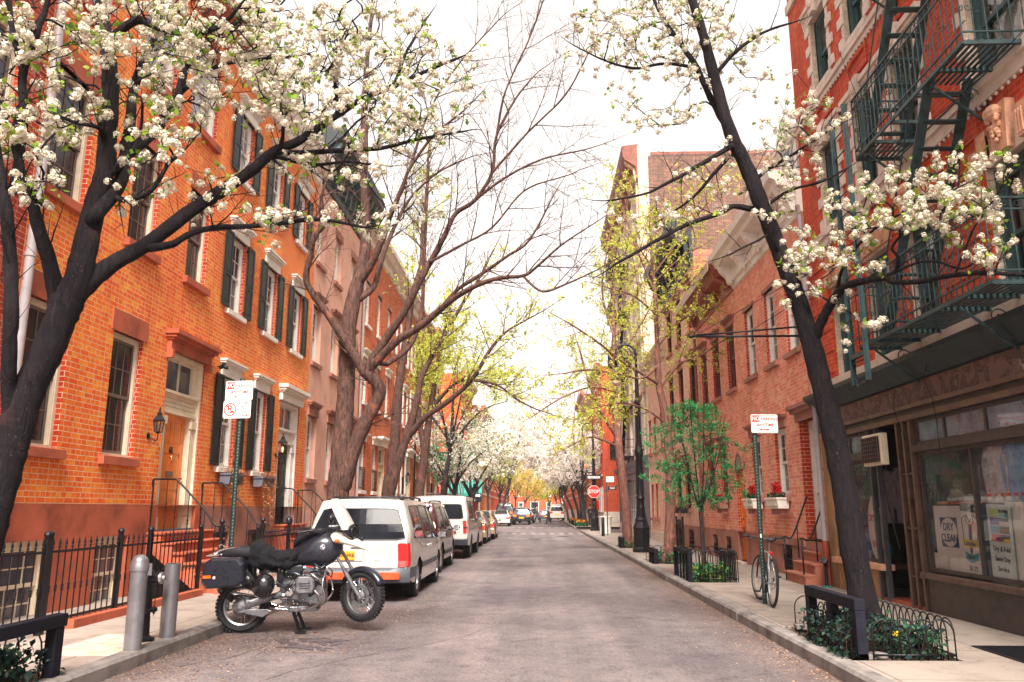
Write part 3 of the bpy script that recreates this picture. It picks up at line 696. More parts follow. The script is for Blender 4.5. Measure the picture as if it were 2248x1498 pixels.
def spear_fence(t,pts,z0,z1,spacing=.12,collar=True,posts=True,parts=True,rise=None,r=.009):
 """iron railing along pts (list of (x,y)), pickets with spear heads and collars"""
 pk=MB();rl=MB()
 for(xa,ya),(xb,yb)in zip(pts[:-1],pts[1:]):
  L=math.hypot(xb-xa,yb-ya);n=max(2,int(L/spacing))
  for zz in(z0+.06,z1-.16):rl.bar((xa,ya,zz),(xb,yb,zz),.022,.03)
  for i in range(n):
   f=(i+.5)/n;x=xa+(xb-xa)*f;y=ya+(yb-ya)*f
   pk.tube([(x,y,z0+.03),(x,y,z1-.10)],r,5)
   pk.lathe([(.010,0),(.02,.015),(.008,.03),(.017,.055),(.0,.13)],5,(x,y,z1-.12))
   if collar:zc=z0+(z1-z0)*.42;pk.lathe([(.009,-.045),(.02,-.03),(.012,-.012),(.022,0),(.012,.012),(.02,.03),(.009,.045)],5,(x,y,zc))
 rl.build('rail','black_iron',t);pk.build('pickets','black_iron',t)
 if posts:
  for x,y in pts:
   m=MB();m.box(x-.028,x+.028,y-.028,y+.028,z0-.08,z1+.0);m.ball((x,y,z1+.045),.045,8,6);m.lathe([(.035,0),(.04,.012),(.02,.02)],8,(x,y,z1));m.build('post','black_iron',t)
def stoop_railing(t,path,zbase,n=7,newel=True,mat='black_iron',r=.014,scroll=True):
 """handrail along path [(x,y,z)...] with balusters down to zbase(x)"""
 m=MB();p=smoothpts(path,5);m.tube(p,r*1.25,7);m.build('handrail',mat,t,smooth=True)
 m=MB();L=len(p)
 for i in range(n):
  q=p[int((i+.3)/n*(L-1))];zb=zbase(q.x);m.tube([(q.x,q.y,zb),(q.x,q.y,q.z-.01)],r*.62,5)
  if scroll:zc=zb+(q.z-zb)*.5;m.lathe([(.008,-.06),(.018,-.03),(.01,0),(.018,.03),(.008,.06)],6,(q.x,q.y,zc))
 m.build('balusters',mat,t)
 if newel:
  e=Vector(path[-1]);m=MB();zb=zbase(e.x);H=e.z-zb
  m.lathe([(.055,0),(.055,.08),(.035,.1),(.03,H*.45),(.045,H*.5),(.05,H*.62),(.032,H*.68),(.03,H*.85),(.05,H*.9),(.05,H+.02),(.02,H+.04),(.045,H+.07),(.05,H+.10),(.03,H+.135),(0,H+.14)],10,(e.x,e.y,zb))
  m.build('newel',mat,t,smooth=True,sharp=35)
# ================================================================ LEFT SIDE (facade plane x = -7)
XL=-7.0
BASE_Z=1.65
ST_TAN=dict(casing='cream_paint',sash='tan_paint',pane='pane_dark',cols=3,rows=2,sill='brownstone',lintel=('block','brownstone',.36),sillh=.15,silld=.1)
ST_TOP=dict(casing='white_paint',sash='white_paint',pane='pane_pale',cols=3,rows=3,sill='brownstone',lintel=('block','brownstone',.34),sillh=.16,silld=.1)  # top-floor panes: the white sky reflection is put into their pale colour
ST_SHUT=dict(casing='white_paint',sash='white_paint',pane='pane_dark',cols=3,rows=2,sill='white_paint',lintel=('hood','white_paint',.36),shutter='shutter_green',sillh=.12)
ST_SHUTC=dict(ST_SHUT,pane='glass',curtain='curtain')
ST_PINK=dict(casing='white_paint',sash='white_paint',pane='pane_dark',cols=3,rows=2,sill='brownstone_pale',lintel=('hood','brownstone_pale',.42),sillh=.14,depth=.14)
def steps(t,u0,u1,x_top,z_top,n,tread,mat,side_flare=.0,name='steps',nose=.03):
 """flight going outward (local -y) from y=x_top"""
 m=MB()
 rise=(z_top-.15)/n
 for i in range(n):
  z1=z_top-i*rise;ya=x_top-(i+1)*tread if i else x_top-tread*1.6
  ya=x_top-tread*1.6-i*tread;f=side_flare*max(0,i-n+3)
  prev=x_top-tread*1.6-(i-1)*tread if i else x_top+.05
  m.box(u0-f+.004*i,u1+f-.004*i,ya,prev-.002,.13,z1-.05)
  m.prism([(ya-nose,z1-.045),(ya-nose-.012,z1-.025),(ya-nose,z1),(prev,z1),(prev,z1-.048)],u0-f-nose,u1+f+nose,'x')
 return m.build(name,mat,t,bevel=.008)
def white_entry(h,y0,y1,z0,z1,z_door,mat='cream_paint',doormat='orange_wood',layout=((.06,.34),(.42,.66),(.74,.94)),lites=2,hood=None,leaf=None,number=None):
 """recessed doorway: pilasters, boarded panel, transom light, leaf; returns its hole"""
 u0,u1=h.span(y0,y1);w_=u1-u0;yy=.13;H=z1-z0
 m=MB();pw=.19
 lw=leaf or 1.1;c=(u0+u1)/2;l0,l1=c-lw/2,c+lw/2
 m.box(u0,u0+.06,.03,yy,z0,z1);m.box(u1-.06,u1,.03,yy,z0,z1);m.box(u0+.06,u1-.06,.03,yy,z1-.10,z1)
 for a,b in((u0+.06,l0),(l1,u1-.06)):
  m.box(a,b,yy-.02,yy+.1,z0,z_door+.12)
  k=3 if b-a>.2 else 2
  for i in range(k):xx=a+(b-a)*(i+.5)/k;m.box(xx-.028,xx+.028,yy-.05,yy-.02,z0+.28,z_door-.12)
  m.box(a-.0,b,yy-.07,yy-.02,z0,z0+.26);m.box(a-.01,b+.01,yy-.08,yy-.02,z_door-.1,z_door+.06)
 m.box(u0+.06,u1-.06,yy-.06,yy+.1,z_door+.12,z_door+.17)
 zt=z1-.78
 nb=4
 for i in range(nb):
  za=z_door+.17+(zt-z_door-.17)*i/nb;zb=z_door+.17+(zt-z_door-.17)*(i+1)/nb;m.box(u0+.06,u1-.06,yy-.01,yy+.1,za+.006,zb-.002)
 m.box(u0+.04,u1-.04,yy-.10,yy+.1,zt,zt+.05)
 tz0,tz1=zt+.08,z1-.14
 m.box(u0+.06,l0-.02,yy,yy+.09,zt+.05,z1-.10);m.box(l1+.02,u1-.06,yy,yy+.09,zt+.05,z1-.10)
 m.box(l0-.02,l1+.02,yy,yy+.09,tz1,z1-.10);m.box(l0-.02,l1+.02,yy,yy+.09,zt+.05,tz0)
 for i in range(1,lites):xx=l0+(l1-l0)*i/lites;m.box(xx-.016,xx+.016,yy+.02,yy+.07,tz0,tz1)
 m.build('door_surround',mat,h.root)
 m=MB();m.quad((l0-.02,yy+.05,tz0),(l1+.02,yy+.05,tz0),(l1+.02,yy+.05,tz1),(l0-.02,yy+.05,tz1));m.open=True;m.build('transom_light','pane_mid',h.root)
 d=door_leaf(h,l0,l1,z0+.03,z_door+.12,yy+.06,doormat,layout,h.root)
 knob(d,l1-.09,yy+.06,z0+1.0)
 if doormat=='orange_wood':
  m=MB();m.box(c-.14,c+.14,yy+.045,yy+.06,z0+1.02,z0+1.12);m.build('mail_slot','tan_paint',d)
 if number:
  M=Matrix.Translation((c,yy+.055,z0+1.52))@Matrix.Rotation(R(90),4,'X');m=MB();m.text(number,.17,M,.006);m.build('house_number','black_iron',d)
  m=MB();m.ball((c,yy+.05,z0+1.40),.028,8,6);m.tube([(c,yy+.03,z0+1.42),(c-.02,yy+.02,z0+1.36),(c,yy+.03,z0+1.33),(c+.02,yy+.02,z0+1.36)],.006,5,closed=True);m.build('door_knocker','brass',d)
 m=MB();m.box(u0,u1,.0,.35,z0-.04,z0+.03);m.build('threshold','shutter_green' if doormat!='orange_wood' else 'grey_paint',h.root)
 if hood:
  kind,mt,lh=hood;m=MB();e=.1;a,b=u0-e,u1+e
  m.box(a,b,-.09,.1,z1,z1+lh*.5);m.box(a-.03,b+.03,-.14,.0,z1+lh*.5,z1+lh*.62);m.box(a-.07,b+.07,-.2,.0,z1+lh*.62,z1+lh*.78);m.box(a-.11,b+.11,-.26,.0,z1+lh*.78,z1+lh)
  m.box(a,a+.1,-.12,-.0,z1-.16,z1)if kind=='heavy' else None;m.box(b-.1,b,-.12,-.0,z1-.16,z1)if kind=='heavy' else None
  m.build('door_hood',mt,h.root)
 return(u0,u1,z0,z1)
# ---- the red brick house at the left edge
h=House('brick_house','dark red brick rowhouse at the left edge, mostly hidden behind the pear trunk',XL,3.2,10.22,-1)
hs=[]
for i,c in enumerate((4.6,6.9,9.2)):
 for z0,z1 in((2.45,4.5),(6.1,8.0),(9.3,11.0)):hs.append((c-.5,c+.5,z0,z1))
for q in hs:window(h,*q,ST_TAN)
h.wall(('brick_red','brick_jamb'),.1,12.2,holes_of(h,hs));h.roof(12.2);h.slab('water_table',0,h.W,.12,BASE_Z,.035,'brownstone')
h.profile('cornice',[(0,11.7),(.12,11.75),(.18,12.0),(.45,12.15),(.5,12.35),(0,12.35)],'brown_paint')
# ---- number 65
h65=h=House('brick_house','orange brick rowhouse number 65 with brownstone sills and an orange door',XL,10.22,16.72,-1)
hs=[(10.5,11.5,2.45,4.5),(12.72,13.72,2.45,4.5),(10.5,11.5,6.13,8.05),(12.82,13.8,6.13,8.0),(15.1,16.05,6.13,8.0)]
top=[(10.45,11.75,9.35,11.2),(12.75,14.05,9.35,11.2),(14.75,16.05,9.35,11.2)]
for q in hs:window(h,*q,ST_TAN)
for q in top:window(h,*q,ST_TOP)
door=white_entry(h,14.72,16.4,1.19,4.56,3.28,number='65',hood=('heavy','brownstone',.36),lites=2)
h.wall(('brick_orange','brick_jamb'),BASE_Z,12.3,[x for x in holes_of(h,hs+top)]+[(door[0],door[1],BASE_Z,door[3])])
bs=[(10.5,11.6,.0,1.16),(12.75,13.75,.0,1.16)]
h.wall(('brownstone','brownstone'),-.6,BASE_Z,[(door[0],door[1],1.19,BASE_Z)]+holes_of(h,bs),name='water_table',reveal=.25,yoff=-.035,sides=False)
for q in bs:window(h,*q,dict(casing='cream_paint',sash='cream_paint',pane='pane_mid',cols=3,rows=2,depth=.05),'basement_window')
h.roof(12.3)
m=MB();m.box(0,h.W,-.036,-.02,BASE_Z-.0,BASE_Z+.02);m.build('ledge','brownstone',h.root)
h.profile('cornice',[(0,11.75),(.12,11.8),(.18,12.05),(.45,12.2),(.5,12.45),(0,12.45)],'brownstone')
# areaway kerb, sunk yard floor
m=MB();m.box(0,3.9,-1.25,-1.05,-.1,.26);m.build('areaway_kerb','brownstone',h.root,bevel=.01)
steps(h.root,4.2,6.45,0,1.19,6,.205,'brownstone',side_flare=.0)
m=MB();m.box(4.1,6.55,-1.42-.18,-1.2-.14,.1,.28);m.build('bottom_step','brownstone',h.root,bevel=.02)
# ---- house with shutters
hsh=h=House('shuttered_house','orange brick rowhouse with dark green shutters, white hoods and a dark green door',XL,16.72,23.95,-1)
r1=[(17.35,18.3,2.5,4.5),(19.45,20.35,2.5,4.5)];dr=(21.45,23.2)
r2=[(17.3,18.25,6.02,7.8),(19.65,20.6,6.02,7.8),(21.95,22.9,6.02,7.8)];r3=[(17.3,18.25,9.25,10.85),(19.65,20.6,9.25,10.85),(21.95,22.9,9.25,10.85)]
for q in r1:window(h,*q,dict(ST_SHUTC,silld=.1))
for q in r2:window(h,*q,ST_SHUT)
for q in r3:window(h,*q,dict(ST_SHUT,pane='pane_pale' if q[0]<18 else 'pane_mid'))
door=white_entry(h,*dr,1.19,4.5,3.25,mat='white_paint',doormat='shutter_green',lites=2,hood=('light','white_paint',.42))
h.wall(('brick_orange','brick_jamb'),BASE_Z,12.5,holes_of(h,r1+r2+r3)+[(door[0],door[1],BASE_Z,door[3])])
h.wall(('brownstone_pale','brownstone_pale'),.1,BASE_Z,[(door[0],door[1],1.19,BASE_Z)]+holes_of(h,[(17.4,18.3,.45,1.1),(19.5,20.4,.45,1.1)]),name='water_table',reveal=.2,yoff=-.035,sides=False)
for q in((17.4,18.3,.45,1.1),(19.5,20.4,.45,1.1)):window(h,*q,dict(casing='shop_dark',sash='shop_dark',cols=2,rows=1,depth=.05),'basement_window')
h.roof(12.5);h.profile('cornice',[(0,11.7),(.1,11.75),(.14,12.0),(.35,12.1),(.42,12.3),(.5,12.35),(.5,12.6),(0,12.6)],'white_paint')
steps(h.root,h.u(21.3),h.u(23.35),0,1.19,6,.205,'brownstone')
# ---- pink stucco house
h=House('stucco_house','pink stucco rowhouse with brown hooded windows and a dark bracketed cornice',XL,23.95,30.78,-1)
cols=(24.62,26.85,29.2);r1=[(c-.46,c+.46,2.5,4.4)for c in cols[:2]];r2=[(c-.46,c+.46,6.08,7.85)for c in cols];r3=[(c-.44,c+.44,9.3,10.92)for c in cols]
for q in r1+r2:window(h,*q,ST_PINK)
for q in r3:window(h,*q,dict(ST_PINK,lintel=('block','brownstone_pale',.26)))
door=white_entry(h,28.4,30.0,1.19,4.5,3.25,mat='white_paint',doormat='maroon_paint',hood=('light','brownstone_pale',.42))
h.wall(('stucco_pink','stucco_pink'),.1,12.4,holes_of(h,r1+r2+r3)+[door]);h.roof(12.4)
m=MB();m.box(0,h.u(28.3),-.03,0,.12,1.5);m.build('water_table','stucco_pink',h.root)
h.profile('cornice',[(0,12.0),(.08,12.02),(.1,12.2),(.12,13.0),(.55,13.35),(.75,13.5),(.8,13.8),(0,13.8)],'shutter_green')
for i in range(11):
 uu=.25+i*(h.W-.5)/10;m=MB();m.prism([(-.1,12.25),(-.2,12.3),(-.28,12.8),(-.6,13.05),(-.66,13.3),(-.1,13.3)],uu-.09,uu+.09,'x');m.build('bracket','frame_green',h.root)
steps(h.root,h.u(28.2),h.u(30.2),0,1.19,6,.205,'brownstone_pale')
# ---- three more brick houses up to the corner
def brick_row(y0,y1,label,z_top,seed,corn,brickm='brick_vermilion',dc=None,cream=True,doorm='cream_paint',shut=False):
 h=House('brick_house',label,XL,y0,y1,-1,group=None);W=y1-y0;dy=dc or y1-1.9
 cols=[y0+W*(i+.5)/3 for i in range(3)]
 st=dict(casing='white_paint',sash='white_paint',pane='pane_dark',cols=3,rows=2,sill='white_paint',lintel=('hood','white_paint',.32))
 if shut:st=dict(st,shutter='white_paint',shw=.3)
 r1=[(c-.47,c+.47,2.3,4.25)for c in cols[:2]if abs(c-dy)>1.4];r2=[(c-.45,c+.45,5.8,7.6)for c in cols];r3=[(c-.45,c+.45,9.0,10.8)for c in cols]
 for q in r1:window(h,*q,dict(st,pane='pane_dark',bars=1))
 for q in r2:window(h,*q,st)
 for q in r3:window(h,*q,dict(st,lintel=('block','brownstone_pale',.15)))
 door=white_entry(h,dy-.8,dy+.8,1.1,4.3,3.1,mat=doorm,doormat='cream_paint',hood=('light','white_paint',.4))
 h.wall((brickm,'brick_jamb'),.1,z_top,holes_of(h,r1+r2+r3)+[door]);h.roof(z_top)
 m=MB();m.box(0,h.u(dy-.85),-.03,0,.12,1.4);m.build('water_table','brownstone_pale',h.root)
 h.profile('cornice',[(0,z_top-.6),(.1,z_top-.55),(.14,z_top-.3),(.3,z_top-.2),(.42,z_top),(.5,z_top+.05),(.5,z_top+.25),(0,z_top+.25)],corn)
 steps(h.root,h.u(dy-1),h.u(dy+1),0,1.1,5,.22,'brownstone')
 return h
hA=brick_row(30.78,37.9,'bright orange brick rowhouse with a cream cornice just past the pink house',12.9,1,'limestone',dc=35.9)
hB=brick_row(37.9,45.0,'orange brick rowhouse behind the leaning maple trunks with a white panelled door',12.8,2,'limestone',dc=43.4,shut=True)
hC=brick_row(45.0,51.9,'orange brick rowhouse standing between the white shutters and the scaffolding',12.6,3,'brown_paint')
hD=brick_row(51.9,C0,'brick corner house standing behind the white scaffold poles',13.2,4,'brown_paint','brick_tenement')
# ---- downpipes
def downpipe(label,x,y,z0,z1,mat,r=.055,boot=None,cat='downpipe'):
 t=empty('downpipe',(x,y,0),0,label,cat)
 m=MB();m.tube([(0,0,z0),(0,0,z1)],r,10);m.build('pipe',mat,t,smooth=True,sharp=40)
 for z in[z0+.4+k*2.2 for k in range(int((z1-z0)/2.2)+1)]:
  if z<z1:m=MB();m.lathe([(r+.004,-.03),(r+.012,-.028),(r+.012,.028),(r+.004,.03)],10,(0,0,z));m.box(-.015,.015,-.02,.02,z-.02,z+.02);m.build('bracket',mat,t)
 if boot:m=MB();m.tube([(0,0,.16),(0,0,z0)],r*1.25,10);m.build('boot',boot,t,smooth=True,sharp=40)
 return t
downpipe('white downpipe between the dark red house and number 65',XL+.08,10.26,.2,12,'gutter_white',.065)
downpipe('pale downpipe at the joint of the pink stucco house and the orange brick house',XL+.08,30.83,.2,12.5,'gutter_white',.05)
downpipe('black downpipe beside the white doorway behind the third street tree',XL+.08,45.1,.2,12.3,'black_iron',.05)
# ---- stoop railings of number 65 and the shuttered house (world coordinates)
def stoop_rails(label1,label2,ya,yb,z_top,xn=-5.62,ztopr=2.12,zn=1.28,nn=7,plainr=False):
 zb=lambda x:max(.15,min(z_top,z_top-(x-(-6.95+.3))/.205*.17))
 for y,lb in((ya,label1),(yb,label2)):
  t=empty('stoop_railing',(0,y,0),0,lb,'railing')
  path=[(-6.93,0,ztopr-.14),(-6.93,0,ztopr-.01),(-6.85,0,ztopr),(-6.55,0,ztopr),(-6.45,0,ztopr-.06),(-6.2,0,ztopr-.3),(-5.95,0,ztopr-.55),(-5.78,0,zn+.06),(xn,0,zn)]
  stoop_railing(t,path,zb,nn,newel=not plainr,scroll=not plainr)
  if not plainr:
   m=MB();m.tube([(xn+.02+.07*(1-i/14)*math.cos(i*.55)+.03,0,zn-.02+.07*(1-i/14)*math.sin(i*.55))for i in range(13)],.012,6);m.build('scroll','black_iron',t,smooth=True)
stoop_rails('black iron handrail with ball newel, near side of the orange door steps','black iron handrail with ball newel, far side of the orange door steps',14.42,16.58,1.19)
stoop_rails('plain black iron handrail on the near side of the steps to the dark green door','plain black iron handrail on the far side of the steps to the dark green door',21.35,23.3,1.19,plainr=True,nn=8)
t=empty('stoop_railing',(0,35.0,0),0,'small black iron handrail at the steps of the first house past the pink one','railing')
stoop_railing(t,[(-6.9,0,2.0),(-6.4,0,1.9),(-5.9,0,1.2)],lambda x:.3,5,newel=False)
# ---- fences
t=empty('iron_fence',(-5.86,9.72,.15),R(90),'black spear-topped iron fence in front of the basement windows of number 65','fence')
spear_fence(t,[(0,0),(1.66,0),(2.54,0)],.08,1.1,.135)
t=empty('iron_gate',(-5.86,12.28,.15),R(90),'black iron area gate beside the steps of the orange door','gate')
spear_fence(t,[(0,0),(1.82,0)],.05,1.1,.135)
m=MB();m.poly([(.1,.02,.1),(1.7,.02,.1),(.1,.02,.78)]);m.poly([(.1,.026,.1),(1.7,.026,.1),(.1,.026,.78)]);m.build('gate_triangle','black_iron',t)  # dark triangular sheet behind the gate pickets, tallest at the near end
t=empty('iron_fence',(-5.86,4.2,.15),R(90),'black iron fence at the left edge behind the pear trunk','fence')
spear_fence(t,[(0,0),(1.8,0),(3.6,0),(5.46,0)],.05,1.1,.135)
t=empty('iron_fence',(-5.86,17.0,.15),R(90),'low black iron fence behind the motorcycle in front of the shuttered house','fence')
spear_fence(t,[(0,0),(2.1,0),(4.2,0)],.05,1.02,.10,collar=False)
t=empty('iron_fence',(-5.86,23.9,.15),R(90),'low black iron fence in front of the pink stucco house','fence')
spear_fence(t,[(0,0),(2.1,0),(4.1,0)],.05,1.02,.13,collar=False)
# ---- lanterns
lantern('wall_lantern','black wall lantern beside the orange door number 65',(-7.0,14.2,2.88),R(90),.8)
lantern('wall_lantern','lit brass coloured gas lantern beside the dark green door',(-7.0,21.3,3.0),R(90),1.05,lit=True)
lantern('wall_lantern','black wall lantern by the white doorway of the first house past the pink one',(-7.0,37.6,3.0),R(90),1.5)
lantern('wall_lantern','small black wall lantern by the white doorway behind the leaning trunk',(-7.0,42.2,2.9),R(90),1.3)
# door light over shutters (small spot fitting)
t=empty('security_light',(-6.9,17.0,4.62),R(90),'small black twin spotlight at the top of the first shutter','light')
m=MB();m.ball((0,0,0),.05,8,6);m.tube([(0,.08,.02),(0,0,0)],.015,6);m.build('mount','black_iron',t,smooth=True)
for s_ in(-1,1):m=MB();m.lathe([(.02,0),(.045,.09),(.05,.1)],10,(s_*.04,-.03,0),Matrix.Rotation(R(70+20*s_),3,'X')@Matrix.Rotation(R(30*s_),3,'Y'));m.build('spot','black_iron',t,smooth=True,sharp=40)
# ---- window boxes with dry ivy
def leaf_cloud(name,pts,size,mats,parent,seed=1,droop=0.3,cup=.25):
 r=np.random.RandomState(seed);c=np.array(pts,float);k=len(c);a=r.rand(k)*6.28;b=r.randn(k)*.7;g=r.randn(k)*.7-droop;s=size*(.55+.8*r.rand(k))
 q=np.array([(-.1,0,0),(.45,-.38,cup*.6),(1,0,.0),(.45,.38,cup*.6)],float)
 ca,sa,cb,sb,cg,sg=np.cos(a),np.sin(a),np.cos(b),np.sin(b),np.cos(g),np.sin(g)
 V=np.zeros((k,4,3))
 for i in range(4):
  x,y,z=q[i]*1.0;x=x*s;y=y*s;z=z*s
  y2=y*cb-z*sb;z2=y*sb+z*cb;x3=x*cg-z2*sg;z3=x*sg+z2*cg
  V[:,i,0]=c[:,0]+x3*ca-y2*sa;V[:,i,1]=c[:,1]+x3*sa+y2*ca;V[:,i,2]=c[:,2]+z3
 f=np.arange(k*4).reshape(k,4);mi=(r.rand(k)*len(mats)).astype(int)if isinstance(mats,list)else None
 return np_mesh(name,V.reshape(-1,3),f,mats,mi,parent)
def ivy_box(label,y,z,seed,drop=1.0):
 t=empty('window_box',(-6.95,y,z),R(90),label,'window box');r=random.Random(seed)
 m=MB();m.prism([(-.24,0),(-.03,0),(-.02,.22),(-.27,.22)],-.42,.42,'x');m.box(-.45,.45,-.285,-.01,.2,.235);m.build('planter','grey_paint',t)
 m=MB();m.box(-.4,.4,-.25,-.04,.19,.225);m.build('soil','soil',t)
 pts=[];st=MB()
 for k in range(26):
  x=r.uniform(-.42,.5);L=r.uniform(.15,drop)*(1 if r.random()<.7 else 1.4);y_=-.2;px,py,pz=x,-.2,.24;path=[(px,py,pz)]
  n=int(L/.05)
  for i in range(n):
   px+=r.uniform(-.03,.035);py-=r.uniform(0,.02)if i<4 else r.uniform(-.006,.008);pz+=(.03 if i<2 else-.055);path.append((px,py,pz))
   for q in range(2):pts.append((px+r.uniform(-.04,.04),py+r.uniform(-.03,.03),pz+r.uniform(-.03,.03)))
  st.tube(path,.0035,3)
 for k in range(150):pts.append((r.uniform(-.44,.46),r.uniform(-.3,-.02),.24+r.uniform(-.02,.14)))
 st.build('vines','ivy_brown',t);leaf_cloud('ivy_leaves',pts,.045,['ivy_brown'],t,seed)
 return t
ivy_box('grey window box with sparse dry ivy under the first shuttered window',17.85,2.12,5,.45)
ivy_box('grey window box with long trailing dry ivy under the second shuttered window',19.95,2.12,6,1.1)
# ================================================================ RIGHT SIDE (facade plane x = 5.6)
XR=5.6
# ---- tenement with the dry cleaner
ten=h=House('tenement_building','tall deep red brick tenement with cream quoined windows above a dry cleaner shopfront',XR,2.0,16.15,1,'building',depth=11)
GW=dict(casing='frame_green',sash='frame_green',pane='glass',curtain='curtain',drape='full',cols=1,rows=1,depth=.10,cw=.10,sill='limestone',sillh=.12,silld=.06)
GWQ=dict(GW,quoins=1)
def row(z0,z1,st,cols=(14.5,12.85,11.35,9.0,6.6,4.2)):
 out=[]
 for c in cols:q=(c-.42,c+.42,z0,z1)if c>10 else(c-.55,c+.55,z0,z1);window(h,*q,st);out.append(q)
 return out
hs=row(4.02,5.72,dict(GW,lintel=('block','limestone',.3),half=1))+row(6.9,8.5,GWQ)+row(9.78,11.3,GWQ)+row(12.6,14.2,GWQ)
SF=(1.9,h.W-.3)
h.wall(('brick_tenement','brick_buff'),3.95,15.6,holes_of(h,hs));h.roof(15.6)
h.wall(('shop_tan','shop_tan'),.1,3.95,[(.38,h.W-.3,.1,3.1)],name='shop_wall',reveal=.12)
for z0,z1,o_ in((6.55,6.72,.05),(6.72,6.84,.09),(9.42,9.52,.04),(9.52,9.62,.08),(12.3,12.5,.06),(3.80,3.97,.12)):
 h.slab('belt_course',0,h.W,z0,z1,o_,'limestone')
h.profile('cornice',[(0,15.2),(.1,15.25),(.2,15.6),(.7,15.9),(.8,16.3),(0,16.3)],'frame_green')
m=MB()
for i in range(110):m.ball((.1+i*.127,-.035,6.52),(.03,.022,.03),6,4)
for i in range(110):m.ball((.1+i*.127,-.03,9.395),(.03,.02,.024),6,4)
m.build('bead_moulding','limestone',h.root,smooth=True)
for c in(14.5,12.85,11.35,9.0):
 u=h.u(c)
 for z0,z1 in((8.98,9.36),(11.75,12.25)):
  m=MB();m.box(u-.42,u+.42,-.04,0,z1-.07,z1);m.box(u-.42,u+.42,-.04,0,z0,z0+.07);m.box(u-.42,u-.35,-.04,0,z0+.07,z1-.07);m.box(u+.35,u+.42,-.04,0,z0+.07,z1-.07);m.build('brick_panel','brick_tenement',h.root)
us=sorted(h.span(c-.55,c+.55)for c in(14.5,12.85,11.35,9.0,6.6,4.2));prev=0
for a,b in us+[(h.W,h.W)]:
 if a-prev>.1:
  m=MB()
  for k in range(6):z=4.12+k*.42;m.box(prev+.01,a-.01,-.022,0,z,z+.345)
  m.build('brick_banding','brick_tenement',h.root)
 prev=b
for c in(14.5,12.85,11.35,9.0,6.6):
 u=h.u(c);w_=.62 if c>10 else .78;m=MB()
 for s_ in(-1,1):
  for i,(e,zt)in enumerate(((w_,.26),(w_-.24,.40))):x0,x1=sorted((u+s_*e,u+s_*(e-.22)));m.box(x0,x1,-.07-.02*i,0,5.76,5.76+zt)
  for i in range(2):
   for j in range(3):xx=u+s_*(w_-.16-.24*i)-.06+.05*j;m.box(xx,xx+.02,-.085-.02*i,-.06,5.80,5.80+.17+.12*i)
 m.prism([(-.14,5.74),(.14,5.74),(.2,6.32),(-.2,6.32)],-.12,0,'y')
 k=MB();k.v=[(v[0]+u,v[1],v[2])for v in m.v[-8:]];m.v[-8:]=k.v
 m.ball((u,-.16,6.22),(.15,.09,.1),9,6)
 rr=random.Random(int(c*10))
 for i in range(26):m.ball((u+rr.uniform(-.11,.11),-.14-rr.uniform(0,.05),5.86+rr.uniform(0,.3)),rr.uniform(.025,.045),6,4)
 m.build('keystone','terracotta',h.root,smooth=False)
plain('cornice_dark',(.010,.022,.026),.45,var=.3,scale=4,spec=.3)
# shopfront: green cornice, peeling sign band, bronze ledges
h.profile('shop_cornice',[(0,3.44),(.08,3.46),(.10,3.52),(.14,3.56),(.26,3.68),(.30,3.71),(.30,3.78),(0,3.8)],'cornice_dark',0,h.W)
def peel():
 m,nt,b=new_mat('peeling_paint');p=worldpos(nt)
 f=ramp(nt,noise(nt,p,3.6,7,.75,.6),[(.47,(0,0,0)),(.50,(1,1,1))]);e=ramp(nt,noise(nt,p,3.6,7,.75,.6),[(.45,(0,0,0)),(.475,(1,1,1)),(.50,(0,0,0))])
 c=mix(nt,f,(.11,.06,.045),(.15,.085,.07));c=mix(nt,ramp(nt,noise(nt,p,5.5,5,.7),[(.64,(0,0,0)),(.66,(1,1,1))]),c,(.34,.27,.24));c=mix(nt,e,c,(.035,.02,.02))
 lnk(nt,c,b.inputs['Base Color']);b.inputs['Roughness'].default_value=.8;bump(nt,b,f,.6,.01)
peel()
h.slab('sign_band',.0,h.W,3.12,3.44,.03,'peeling_paint')
h.slab('ledge',.0,h.W,3.06,3.12,.10,'shop_bronze');h.slab('ledge',.35,h.W-.28,2.90,2.98,.07,'shop_bronze');h.slab('ledge',.3,h.W-.25,2.98,3.06,.02,'shop_brown')
uS=h.u
def frame_rect(m,a,b,c,d,t,y0,y1):
 m.box(a,a+t,y0,y1,c,d);m.box(b-t,b,y0,y1,c,d);m.box(a+t,b-t,y0,y1,c,c+t);m.box(a+t,b-t,y0,y1,d-t,d)
def shopwin(name,ya,yb,z0,z1,mulls=(),y=.06,fmat='shop_brown',t=.05,gm='glass_shop'):
 a,b=h.span(ya,yb);m=MB();frame_rect(m,a,b,z0,z1,t,y-.03,y+.04)
 for mu in mulls:u=uS(mu);m.box(u-.025,u+.025,y-.03,y+.04,z0+t,z1-t)
 o=m.build(name,fmat,h.root);g=MB();g.quad((a+t,y,z0+t),(b-t,y,z0+t),(b-t,y,z1-t),(a+t,y,z1-t));g.open=True;g.build('pane',gm,o);return o
